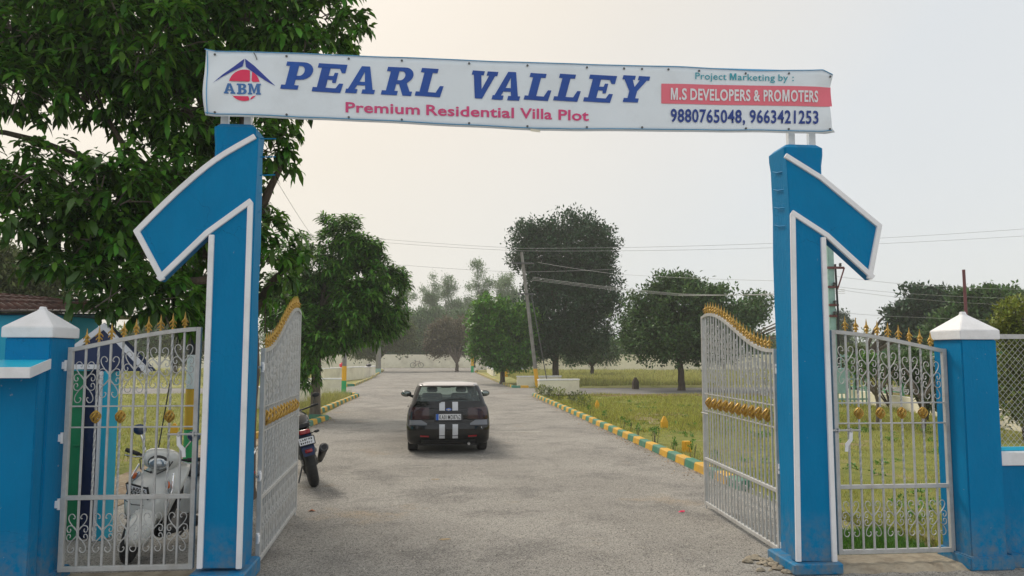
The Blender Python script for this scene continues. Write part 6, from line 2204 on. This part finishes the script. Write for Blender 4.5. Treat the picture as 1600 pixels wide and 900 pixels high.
# tailgate shut lines, plate recess, plate, emblem
patch('plate_recess', -0.30, 0.30, 0.665, 0.845, M['plastic'], car, 0.004, 8, 4)
pm = Matrix.Translation((0.0, 0.083, 0.755)) @ Matrix.Rotation(R(0), 4, 'X')
pt_ = MB().cbox((-0.262, -0.006, -0.066), (0.262, 0.004, 0.066), 0.003)
pt_.xf(pm); plo = pt_.build('number_plate', M['plate'], car)
MB().box((-0.258, -0.0085, -0.062), (-0.205, -0.0062, 0.062)).xf(pm).build('plate_band', M['plateblue'], plo)
for nm_, xs_ in (('plate_edge', ((-0.262, -0.066, 0.262, -0.061), (-0.262, 0.061, 0.262, 0.066), (0.257, -.061, .262, .061))),):
    e_ = MB()
    for a, b, c, d in xs_: e_.box((a, -0.0088, b), (c, -0.0062, d))
    e_.xf(pm); tag(e_.build(nm_, M['ink_black'], plo), kind='stuff')
pm2 = pm @ Matrix.Translation((0.028, -0.0065, -0.002))
plate_text('registration', 'KA01MD8762', pm2, 0.435, 0.092, plo, bold=.015)
em = MB()
em.ell((0, 0, 0), (0.062, 0.010, 0.030), 18, 6)
em.xf(Matrix.Translation((0.0, 0.108, 0.905)))
emo = em.build('emblem_disc', M['plateblue'], car, smooth=40)
MB().prism([(-0.045, .895), (-.015, .895), (-.012, .885), (.012, .885), (.015, .895), (.045, .895), (.040, .915), (.015, .915), (.012, .925), (-.012, .925), (-.015, .915), (-.040, .915)], 0.090, 0.096).build('emblem_cross', M['chrome'], emo)
patch('tailgate_seam', -0.66, 0.66, 0.862, 0.867, M['plastic'], car, 0.003, 14, 1, None, 0.003)
patch('bumper_seam', -0.60, 0.60, 0.650, 0.657, M['plastic'], car, 0.004, 14, 1, None, 0.004)
patch('lower_valance', -0.56, 0.56, 0.215, 0.300, M['plastic'], car, 0.010, 12, 3)
patch('paint_scuff', 0, 0, 0, 0, M['silver_paint'], car, 0.005, 4, 3, lambda u, v: (0.67 + .035 * u * (1 - .5 * v), 0.53 + 0.035 * v - .03 * u * u), 0.002)
# wiper
wz = MB()
def ws(x, z, l=0.02): return Vector((x, ysurf(x, z) - l, z))
wz.tube([ws(-0.19, 1.045), ws(-0.13, 1.09, .03), ws(0.05, 1.115, .03), ws(0.20, 1.108, .02)], [.014, .010, .008, .006], 6)
wz.tube([ws(-0.02, 1.100, .014), ws(0.25, 1.122, .014), ws(0.44, 1.092, .014)], [.006, .012, .005], 5)
wz.build('wiper', M['plastic'], car)
MB().tube([(0.42, 0.20, 0.215), (0.42, 0.04, 0.21)], 0.028, 10).build('exhaust_tip', M['alloy'], car, smooth=40)
ud = MB(); ud.box((-0.62, 0.25, 0.16), (0.62, 4.0, 0.30)); ud.build('underbody', M['plastic'], car)
MB().tube([(-0.7, 0.80, 0.29), (0.7, 0.80, 0.29)], 0.05, 8).build('rear_axle', M['plastic'], car)
# interior
it = MB(); it.box((-0.66, 0.45, 0.86), (0.66, 3.0, 0.93)); it.build('cabin_floor', M['plastic'], car)
for x, y in ((-0.33, 1.75), (0.33, 1.75)):
    s_ = MB(); s_.cbox((x - .23, y - .12, 0.93), (x + .23, y + .06, 1.17), 0.04); s_.cbox((x - .12, y - .10, 1.185), (x + .12, y + .01, 1.31), 0.03)
    s_.build('front_seat', M['seat'], car, smooth=50)
rs2 = MB(); rs2.cbox((-0.58, 0.85, 0.93), (0.58, 0.98, 1.10), 0.03)
for x in (-.33, .33): rs2.cbox((x - .12, .86, 1.10), (x + .12, .95, 1.20), 0.025)
rs2.build('rear_seat', M['seat'], car, smooth=50)
MB().cbox((-0.12, 2.28, 1.26), (0.12, 2.31, 1.31), 0.01).build('rear_view_mirror', M['plastic'], car)
MB().cbox((-0.66, 2.55, 0.93), (0.66, 2.85, 1.05), 0.05).build('dashboard', M['plastic'], car, smooth=50)
for s_ in (-1, 1):
    MB().ell((s_ * .62, 4.10, .70), (.16, .14, .08), 12, 8).build('headlight', M['headglass'], car, smooth=50)
MB().cbox((-.35, 4.235, .60), (.35, 4.275, .70), .01).build('grille', M['plastic'], car)


# ================================================================== two-wheeler wheel helper
def bike_wheel(parent, y, r, w, rimm, spokes=5, hub=0.05, x=0.0, rz=0.0):
    mx_ = Matrix.Translation((x, y, r)) @ Matrix.Rotation(rz, 4, 'Z') @ Matrix.Rotation(math.pi / 2, 4, 'Y')
    pr = []
    for k in range(11):
        a = math.pi * k / 10
        pr.append((r - w * .55 + w * .55 * math.sin(a), -w / 2 * math.cos(a)))
    pr = [(r - w * .95, -w * .36)] + pr + [(r - w * .95, w * .36)]
    wl = MB().lathe(pr, 36, mx_)
    # tread grooves as thin raised blocks
    for k in range(36):
        a = 2 * math.pi * k / 36
        for s_ in (-1, 1):
            c_, s2 = math.cos(a), math.sin(a)
            p0 = mx_ @ Vector((c_ * (r + .001), s2 * (r + .001), s_ * .004)); a2 = a + .09
            p1 = mx_ @ Vector((math.cos(a2) * (r - w * .12), math.sin(a2) * (r - w * .12), s_ * w * .34))
            wl.tube([p0, p1], 0.0035, 4)
    wo = wl.build('wheel', M['rubber'], parent, smooth=50)
    rm = MB()
    rm.lathe([(r - w * .93, -w * .34), (r - w * .80, -w * .36), (r - w * .80, w * .36), (r - w * .93, w * .34), (r - w * 1.25, 0.01), (r - w * 1.25, -0.01)], 30, mx_)
    for k in range(spokes):
        a = 2 * math.pi * k / spokes
        rm.tube([mx_ @ Vector((hub * math.cos(a), hub * math.sin(a), 0)), mx_ @ Vector(((r - w) * math.cos(a + .25), (r - w) * math.sin(a + .25), 0))], [.018, .013], 6)
    rm.lathe([(hub, -.045), (hub, .045)], 14, mx_)
    rm.build('rim', rimm, wo, smooth=40)
    return wo


# ================================================================== dark motorcycle, tail towards us
mc = thing('motorcycle', 'dark motorcycle, its tail and fat rear tyre showing past the left gate leaf', 'motorcycle', (W(496, 760, 11.2).x, 11.15, 0), R(14))
ROOT[mc] = (0, 0, 0)
lean = Matrix.Rotation(R(-13), 4, 'Y')
bw_rim = mat('black_rim', (0.02, 0.02, 0.022), 0.4, 0.5)
mcb = []
def mbuild(mb_, nm_, m_, par=None, sm=45):
    mb_.xf(lean); return mb_.build(nm_, m_, par or mc, smooth=sm)


wr = bike_wheel(mc, 0.30, 0.315, 0.145, bw_rim)
wf_ = bike_wheel(mc, 1.68, 0.31, 0.11, bw_rim)
for w_ in (wr, wf_):
    w_.data.transform(lean)
    for c in w_.children: c.data.transform(lean)
tail = MB().loft([[(x * .6, 0.02, .80 + z * .7) for x, z in ((-.06, 0), (.06, 0), (.05, .07), (-.05, .07))], [(x, 0.22, .80 + z) for x, z in ((-.10, -.02), (.10, -.02), (.09, .10), (-.09, .10))],
                  [(x, 0.55, .76 + z) for x, z in ((-.14, -.06), (.14, -.06), (.12, .10), (-.12, .10))], [(x, .8, .74 + z) for x, z in ((-.13, -.08), (.13, -.08), (.10, .08), (-.10, .08))]])
mbuild(tail, 'tail_cowl', M['black_paint'])
mbuild(MB().loft([[(x, y, z) for x, z in ((-.10, a), (.10, a), (.08, a + .05), (-.08, a + .05))] for y, a in ((.10, .885), (.3, .875), (.5, .845), (.75, .80), (.95, .80))]), 'seat', M['seat'])
mbuild(MB().loft([[(w_ * c, y, z + h_ * s2) for c, s2 in [(math.cos(2 * math.pi * k / 12), math.sin(2 * math.pi * k / 12)) for k in range(12)]] for y, z, w_, h_ in ((.88, .82, .09, .06), (1.0, .86, .15, .12), (1.2, .90, .17, .14), (1.38, .92, .13, .10), (1.45, .92, .06, .05))]), 'fuel_tank', M['black_paint'])
e_ = MB(); e_.cbox((-.14, .85, .33), (.14, 1.25, .66), .04); e_.cbox((-.17, .9, .36), (.17, 1.15, .48), .04)
mbuild(e_, 'engine', M['darksteel'])
f_ = MB(); f_.tube([(0, 1.45, .95), (0, 1.2, .70), (0, .8, .62), (0, .75, .40)], .03, 8)
for s_ in (-1, 1):
    f_.tube([(s_ * .09, .75, .42), (s_ * .09, .30, .315)], .022, 6)
    f_.tube([(s_ * .08, 1.45, 1.0), (s_ * .085, 1.68, .31)], .022, 8)
    f_.tube([(s_ * .08, .45, .74), (s_ * .09, .42, .40)], .018, 6)
f_.tube([(-.05, .78, .35), (-.20, .70, .03)], .012, 6)
mbuild(f_, 'frame', M['darksteel'])
ex = MB(); ex.tube([(.10, 1.2, .42), (.15, .9, .24), (.17, .55, .30)], .022, 8); ex.tube([(.175, .62, .32), (.215, .02, .55)], [.045, .065], 14)
exo = mbuild(ex, 'exhaust', M['plastic'])
mbuild(MB().lathe([(.001, .001), (.036, .001), (.036, -.001)], 16, Matrix.Translation((.2175, .004, .5545)) @ Matrix.Rotation(math.pi / 2 - .35, 4, 'X')), 'exhaust_hole_shade', M['ink_black'], exo)  # black disc painted as the darkness inside the pipe
ringm = MB().tube([Vector((.217, .006, .5535)) + Matrix.Rotation(math.pi / 2 - .35, 3, 'X') @ Vector((.046 * math.cos(a_), .046 * math.sin(a_), 0)) for a_ in [2 * math.pi * q / 16 for q in range(17)]], .009, 6)
mbuild(ringm, 'exhaust_cap', M['darksteel'], exo)
mbuild(MB().cbox((-.075, -.008, .795), (.075, .03, .862), .012), 'tail_light', M['redlens'])
pl_ = MB().loft([[(-.085, .10, .80), (.085, .10, .80), (.07, .13, .80), (-.07, .13, .80)], [(-.09, -.055, .60), (.09, -.055, .60), (.08, -.02, .60), (-.08, -.02, .60)], [(-.07, -.07, .50), (.07, -.07, .50), (.06, -.04, .50), (-.06, -.04, .50)]])
mbuild(pl_, 'mudguard', M['navy'])
pmx = Matrix.Translation((0.0, -.05, .705)) @ Matrix.Rotation(R(-14), 4, 'X')
po_ = mbuild(MB().cbox((-.115, -.012, -.062), (.115, .0, .062), .004).xf(pmx), 'number_plate', M['ink_black'])
pw = mbuild(MB().box((-.102, -.0145, -.050), (.102, -.0122, .050)).xf(pmx), 'plate_face', M['plate'], po_)
tk = MB()
rr = random.Random(2)
for row in (0.008, -0.038):
    for k in range(6):
        x = -.085 + k * .029
        tk.box((x, -.0165, row), (x + .006, -.0147, row + .028)); tk.box((x + .0065, -.0165, row + rr.choice((0, .011, .022))), (x + .018, -.0147, row + .006 + rr.choice((0, .011, .022))))
tko = mbuild(tk.xf(pmx), 'plate_marks', M['ink_black'], po_, None); tko['kind'] = 'stuff'
mbuild(MB().cbox((-.05, -.095, .545), (.05, -.068, .595), .008), 'reflector', M['redlens'])
for s_ in (-1, 1):
    mbuild(MB().tube([(s_ * .06, .02, .79), (s_ * .13, 0.0, .80)], .008, 6).ell((s_ * .165, -.005, .802), (.04, .022, .022), 10, 6), 'indicator', M['plastic'])
h_ = MB(); h_.tube([(-.36, 1.34, 1.06), (-.12, 1.44, 1.02), (.12, 1.44, 1.02), (.36, 1.34, 1.06)], .013, 8)
h_.tube([(-.36, 1.34, 1.06), (-.25, 1.38, 1.045)], .019, 8); h_.tube([(.36, 1.34, 1.06), (.25, 1.38, 1.045)], .019, 8)
mbuild(h_, 'handlebar', M['plastic'])
for s_ in (-1, 1):
    mbuild(MB().tube([(s_ * .28, 1.38, 1.05), (s_ * .34, 1.42, 1.18)], .006, 5).ell((s_ * .36, 1.42, 1.20), (.06, .02, .038), 12, 8), 'mirror', M['plastic'])
mbuild(MB().ell((0, 1.60, .95), (.09, .08, .10), 14, 8), 'headlight', M['headglass'])
gr_ = MB(); gr_.tube([(-.10, .35, .90), (-.10, .06, .935), (0, .01, .945), (.10, .06, .935), (.10, .35, .90)], .010, 6)
mbuild(gr_, 'grab_rail', M['darksteel'])
mbuild(MB().loft([[(-.06, y, z), (.06, y, z), (.05, y, z + .015), (-.05, y, z + .015)] for y, z in ((1.45, .60), (1.58, .655), (1.72, .655), (1.86, .60))]), 'front_mudguard', M['plastic'])

# ================================================================== ivory scooter behind the small left gate
fp_, rp2 = W(200, 870, 7.5), W(292, 800, 8.5)
sc_dir = Vector((fp_.x - rp2.x, fp_.y - rp2.y)).normalized()
sc = thing('scooter', 'ivory white scooter on its stand, headlamp facing us behind the small left gate', 'scooter', (fp_.x, fp_.y, 0), 0)
# local axes: +y forwards (towards the front wheel); origin under the front axle
ang_ = math.atan2(-sc_dir.x, sc_dir.y) + R(-10)
sc.rotation_euler = (0, 0, ang_)
ROOT[sc] = (0, 0, 0)
SL_ = Matrix.Rotation(R(-10), 4, 'Y')
CS = M['cream_scooter']


def sb(mb_, nm_, m_, par=None, sm=50, steer=False, low=False):
    if low: mb_.xf(Matrix.Translation((0, .03, -.085)))
    if steer: mb_.xf(Matrix.Translation((0, -.18, .0)) @ Matrix.Rotation(R(27), 4, 'Z') @ Matrix.Translation((0, .18, 0)))
    mb_.xf(SL_); return mb_.build(nm_, m_, par or sc, smooth=sm)


def ering(cx, cy, cz, rx, rz, n=16, tilt=0.0, p=2.4):
    out_ = []
    for k in range(n):
        a = 2 * math.pi * k / n
        c, s_ = math.cos(a), math.sin(a)
        x = rx * abs(c) ** (2 / p) * (1 if c >= 0 else -1); z = rz * abs(s_) ** (2 / p) * (1 if s_ >= 0 else -1)
        out_.append((cx + x, cy - z * math.sin(tilt), cz + z * math.cos(tilt)))
    return out_


for (yy, rz_) in ((0.0, R(27)), (-1.25, 0)):
    w_ = bike_wheel(sc, yy, 0.235, 0.10, M['alloy'], 5, .045, 0, rz_)
    w_.data.transform(SL_)
    for c in w_.children: c.data.transform(SL_)
# front mudguard: deep shell over the wheel
mg_ = MB(); rg = []
for k in range(13):
    a = R(2 + 138 * k / 12)
    r_ = .285 if k not in (0, 12) else .27
    w2 = .118 * (1 - .35 * abs((k - 5) / 7.5) ** 2)
    cy, cz = r_ * math.cos(a), .235 + r_ * math.sin(a)
    ring = []
    for q in range(9):
        t_ = -1 + 2 * q / 8
        dr = -.12 * abs(t_) ** 2.6
        ring.append((w2 * math.sin(t_ * 1.45) / math.sin(1.45), (r_ + dr) * math.cos(a), .235 + (r_ + dr) * math.sin(a)))
    rg.append(ring)
mg_.loft(rg, cap=False, closed=False)
mgo = sb(mg_, 'front_mudguard', CS, steer=True); so = mgo.modifiers.new('t', 'SOLIDIFY'); so.thickness = .006
fk = MB()
for s_ in (-1, 1): fk.tube([(s_ * .075, 0, .235), (s_ * .06, -.12, .55)], .018, 8)
sb(fk, 'fork', M['darksteel'], steer=True)
# apron (leg shield): wide convex shell
ap = MB(); rg = []
for k in range(13):
    u = k / 12
    z = .40 + .50 * u
    hw = [.15, .195, .215, .225, .232, .238, .242, .242, .235, .22, .20, .17, .12][k]
    yc = .02 - .30 * u ** 1.05 + .10 * math.sin(u * math.pi)
    ring = []
    for q in range(17):
        t_ = -1 + 2 * q / 16
        ring.append((hw * math.sin(t_ * 1.35) / math.sin(1.35), yc + .02 - .17 * abs(t_) ** 2.2 - (.0 if abs(t_) < .8 else .03), z - .02 * abs(t_)))
    rg.append(ring)
ap.loft(rg, cap=False, closed=False)
apo = sb(ap, 'apron', CS); so = apo.modifiers.new('t', 'SOLIDIFY'); so.thickness = .012
# inner leg shield + floor + tail
sb(MB().loft([[(-.16, -.20, .28), (.16, -.20, .28), (.16, -.24, .28), (-.16, -.24, .28)], [(-.19, -.31, .60), (.19, -.31, .60), (.19, -.35, .60), (-.19, -.35, .60)], [(-.12, -.36, .86), (.12, -.36, .86), (.12, -.40, .86), (-.12, -.40, .86)]]), 'inner_shield', M['plastic'])
sb(MB().loft([[(-.15, y, .22), (.15, y, .22), (.17, y, .27), (.17, y, .29), (-.17, y, .29), (-.17, y, .27)] for y in (-.18, -.45, -.78)]), 'floorboard', M['plastic'])
tl_ = MB().loft([ering(0, -.66, .48, .10, .16), ering(0, -.72, .50, .15, .20), ering(0, -.90, .54, .19, .20), ering(0, -1.12, .58, .20, .17), ering(0, -1.38, .62, .17, .13), ering(0, -1.58, .66, .10, .09), ering(0, -1.62, .67, .05, .05)])
sb(tl_, 'tail_body', CS)
sb(MB().loft([ering(0, -.62, .73, .08, .035), ering(0, -.68, .745, .125, .05), ering(0, -.95, .755, .135, .055), ering(0, -1.10, .775, .14, .06), ering(0, -1.36, .795, .12, .05), ering(0, -1.45, .80, .07, .03)]), 'seat', M['seat'])
sb(MB().tube([(-.13, -1.15, .78), (-.15, -1.45, .84), (-.09, -1.60, .87), (.09, -1.60, .87), (.15, -1.45, .84), (.13, -1.15, .78)], .012, 8), 'grab_rail', M['chrome'])
sb(MB().cbox((-.12, -1.63, .58), (.12, -1.56, .64), .02), 'tail_light', M['redlens'])
en = MB(); en.cbox((-.16, -1.40, .16), (-.06, -.80, .34), .04); en.lathe([(.09, -.19), (.11, -.16), (.11, -.10)], 16, Matrix.Translation((0, -.92, .25)) @ Matrix.Rotation(math.pi / 2, 4, 'Y'))
sb(en, 'engine', M['darksteel'])
mf = MB(); mf.tube([(.08, -.85, .22), (.14, -1.0, .20), (.15, -1.15, .24)], .016, 8); mf.tube([(.155, -1.05, .235), (.165, -1.52, .33)], [.042, .05], 12)
sb(mf, 'muffler', M['alloy'])
sd = MB()
sd.tube([(-.02, -.75, .17), (-.14, -.72, .02)], .011, 6); sd.tube([(.02, -.80, .17), (.13, -.82, .02)], .011, 6)
sb(sd, 'stand', M['darksteel'])
# side steel rods of the leg guard
for s_ in (-1, 1):
    sb(MB().tube([(s_ * .20, -.15, .84), (s_ * .235, -.12, .70), (s_ * .24, -.10, .50), (s_ * .20, -.10, .34), (s_ * .17, -.2, .27)], .009, 7), 'leg_guard', M['chrome'])
    sb(MB().tube([(s_ * .17, -.85, .26), (s_ * .225, -1.0, .36), (s_ * .22, -1.4, .46)], .010, 7), 'side_guard', M['chrome'])
    # indicator lamps let into the apron
    io = sb(MB().ell((s_ * .185, -.125, .715), (.034, .02, .075), 12, 8, Matrix.Rotation(R(-22 * s_), 4, 'Y')), 'indicator_housing', M['headglass'])
    sb(MB().ell((s_ * .190, -.112, .735), (.020, .018, .036), 10, 8, Matrix.Rotation(R(-22 * s_), 4, 'Y')), 'indicator', M['orangelens'], io)
# handlebar cowl with headlamp
hc = MB().loft([ering(0, -.16, .99, .05, .045), ering(0, -.17, .99, .10, .08), ering(0, -.22, 1.0, .155, .10), ering(0, -.30, 1.01, .17, .085), ering(0, -.37, 1.01, .12, .05)])
hco = sb(hc, 'handlebar_cowl', CS, steer=True, low=True)
sb(MB().loft([ering(0, -.22, .86, .07, .04), ering(0, -.25, .92, .09, .06)]), 'steering_neck', CS, steer=True, low=True)
hb = MB().ell((0, -.165, .985), (.098, .055, .070), 18, 10)
hbo = sb(hb, 'headlight_bezel', M['plastic'], steer=True, low=True)
sb(MB().ell((0, -.150, .983), (.088, .055, .060), 18, 10), 'headlight', M['headglass'], hbo, steer=True, low=True)
for s_ in (-1, 1):
    sb(MB().tube([(s_ * .14, -.28, 1.0), (s_ * .30, -.33, 1.02)], .013, 8).tube([(s_ * .22, -.30, 1.01), (s_ * .345, -.345, 1.025)], .020, 10), 'hand_grip', M['plastic'], steer=True, low=True)
    sb(MB().tube([(s_ * .18, -.26, 1.0), (s_ * .24, -.235, .995), (s_ * .33, -.27, .995)], .007, 6), 'brake_lever', M['alloy'], steer=True, low=True)
    mo = sb(MB().tube([(s_ * .16, -.27, 1.06), (s_ * .20, -.27, 1.15), (s_ * .23, -.28, 1.21)], .007, 6), 'mirror_stem', M['chrome'], steer=True, low=True)
    sb(MB().ell((s_ * .245, -.28, 1.245), (.062, .026, .052), 16, 10), 'mirror', M['mirror'], mo, steer=True, low=True)
for s_, zz in ((-1, 0), (1, .02)):
    sb(MB().tube([(s_ * .10, -.24, .93 + zz), (s_ * .16, -.10, .88 + zz), (s_ * .10, -.06, .83), (s_ * .04, -.12, .80)], .006, 6), 'cable', M['plastic'])
sb(MB().tube([(-.196, -.80, .52), (-.202, -1.0, .50), (-.205, -1.25, .55), (-.17, -1.45, .60)], .004, 5).tube([(.196, -.80, .52), (.202, -1.0, .50), (.205, -1.25, .55), (.17, -1.45, .60)], .004, 5), 'panel_seam', M['plastic'])
# plate on the apron
spm = Matrix.Translation((0, .038, .665)) @ Matrix.Rotation(R(-24), 4, 'X') @ Matrix.Rotation(math.pi, 4, 'Z')
spo = sb(MB().cbox((-.125, -.012, -.062), (.125, .0, .062), .012).xf(spm), 'number_plate', M['ink_black'])
sb(MB().cbox((-.112, -.0155, -.050), (.112, -.0122, .050), .001).xf(spm), 'plate_face', M['plate'], spo)
plate_text('registration', 'KA02K', SL_ @ spm @ Matrix.Translation((.012, -.0160, .023)), .185, .042, spo, bold=.03)
plate_text('registration', 'K7446', SL_ @ spm @ Matrix.Translation((.012, -.0160, -.026)), .185, .042, spo, bold=.03)
sb(MB().ell((0, -.085, .815), (.014, .012, .012), 8, 6), 'badge', M['ink_black'])
sb(MB().tube([(-.10, .06, .555), (0, .085, .545), (.10, .06, .555)], .004, 5), 'apron_seam', M['plastic'])

# ---- person standing half hidden behind the bright green tree
pp = G(796, 584)
ps = thing('person', 'person in brown trousers standing behind the bright green tree, mostly hidden by leaves', 'person', (pp.x, pp.y, 0.05))


def skin_body(name, verts, edges, radii, m_, parent, sub=1):
    me = bpy.data.meshes.new(name); me.from_pydata(verts, edges, []); me.materials.append(m_)
    o_ = link(name, me, parent)
    md = o_.modifiers.new('skin', 'SKIN'); md.use_smooth_shade = True
    for v_, r_ in zip(me.skin_vertices[0].data, radii): v_.radius = (r_, r_)
    me.skin_vertices[0].data[0].use_root = True
    ms = o_.modifiers.new('sub', 'SUBSURF'); ms.levels = ms.render_levels = sub
    return o_


skin_body('body', [(0, 0, .95), (0, 0, 1.2), (0, 0, 1.42), (0, 0, 1.52), (0, -.01, 1.64), (-.18, 0, 1.40), (-.23, .02, 1.12), (-.22, -.06, .88), (.18, 0, 1.40), (.23, .02, 1.12), (.22, -.06, .88), (-.09, 0, .88), (-.10, 0, .48), (-.11, .02, .08), (-.11, -.14, .04), (.09, 0, .88), (.12, -.05, .48), (.13, .04, .08), (.13, -.12, .04)],
          [(0, 1), (1, 2), (2, 3), (3, 4), (2, 5), (5, 6), (6, 7), (2, 8), (8, 9), (9, 10), (0, 11), (11, 12), (12, 13), (13, 14), (0, 15), (15, 16), (16, 17), (17, 18)],
          [.13, .13, .14, .055, .095, .06, .045, .035, .06, .045, .035, .09, .06, .045, .04, .09, .06, .045, .04], M['skin'], ps)
skin_body('shirt', [(0, 0, 1.0), (0, 0, 1.2), (0, 0, 1.42), (-.18, 0, 1.40), (-.215, .01, 1.22), (.18, 0, 1.40), (.215, .01, 1.22)], [(0, 1), (1, 2), (2, 3), (3, 4), (2, 5), (5, 6)], [.15, .145, .15, .075, .065, .075, .065], M['cloth'], ps)
skin_body('trousers', [(0, 0, .98), (-.09, 0, .88), (-.10, 0, .48), (-.11, .02, .12), (.09, 0, .88), (.12, -.05, .48), (.13, .04, .12)], [(0, 1), (1, 2), (2, 3), (0, 4), (4, 5), (5, 6)], [.15, .105, .08, .065, .105, .08, .065], M['clothdark'], ps)
MB().ell((0, .01, 1.70), (.095, .105, .09), 12, 8).build('hair', M['ink_black'], ps, smooth=60)
# ================================================================== air: one closed box of thin haze
hz = MB().box((-230, -25, -1.2), (230, 215, 27)).build('haze', [])
hm = bpy.data.materials.new('haze_air'); hm.use_nodes = True
t_ = hm.node_tree
for n_ in list(t_.nodes):
    if n_.type == 'BSDF_PRINCIPLED': t_.nodes.remove(n_)
pv_ = t_.nodes.new('ShaderNodeVolumePrincipled')
pv_.inputs['Color'].default_value = (0.97, 0.99, 1.0, 1)
pv_.inputs['Density'].default_value = 0.0010
pv_.inputs['Anisotropy'].default_value = 0.3
t_.links.new(pv_.outputs[0], [n_ for n_ in t_.nodes if n_.type == 'OUTPUT_MATERIAL'][0].inputs['Volume'])
hz.data.materials.clear(); hz.data.materials.append(hm)
tag(hz, 'thin pale morning haze filling the air', 'haze', kind='stuff')
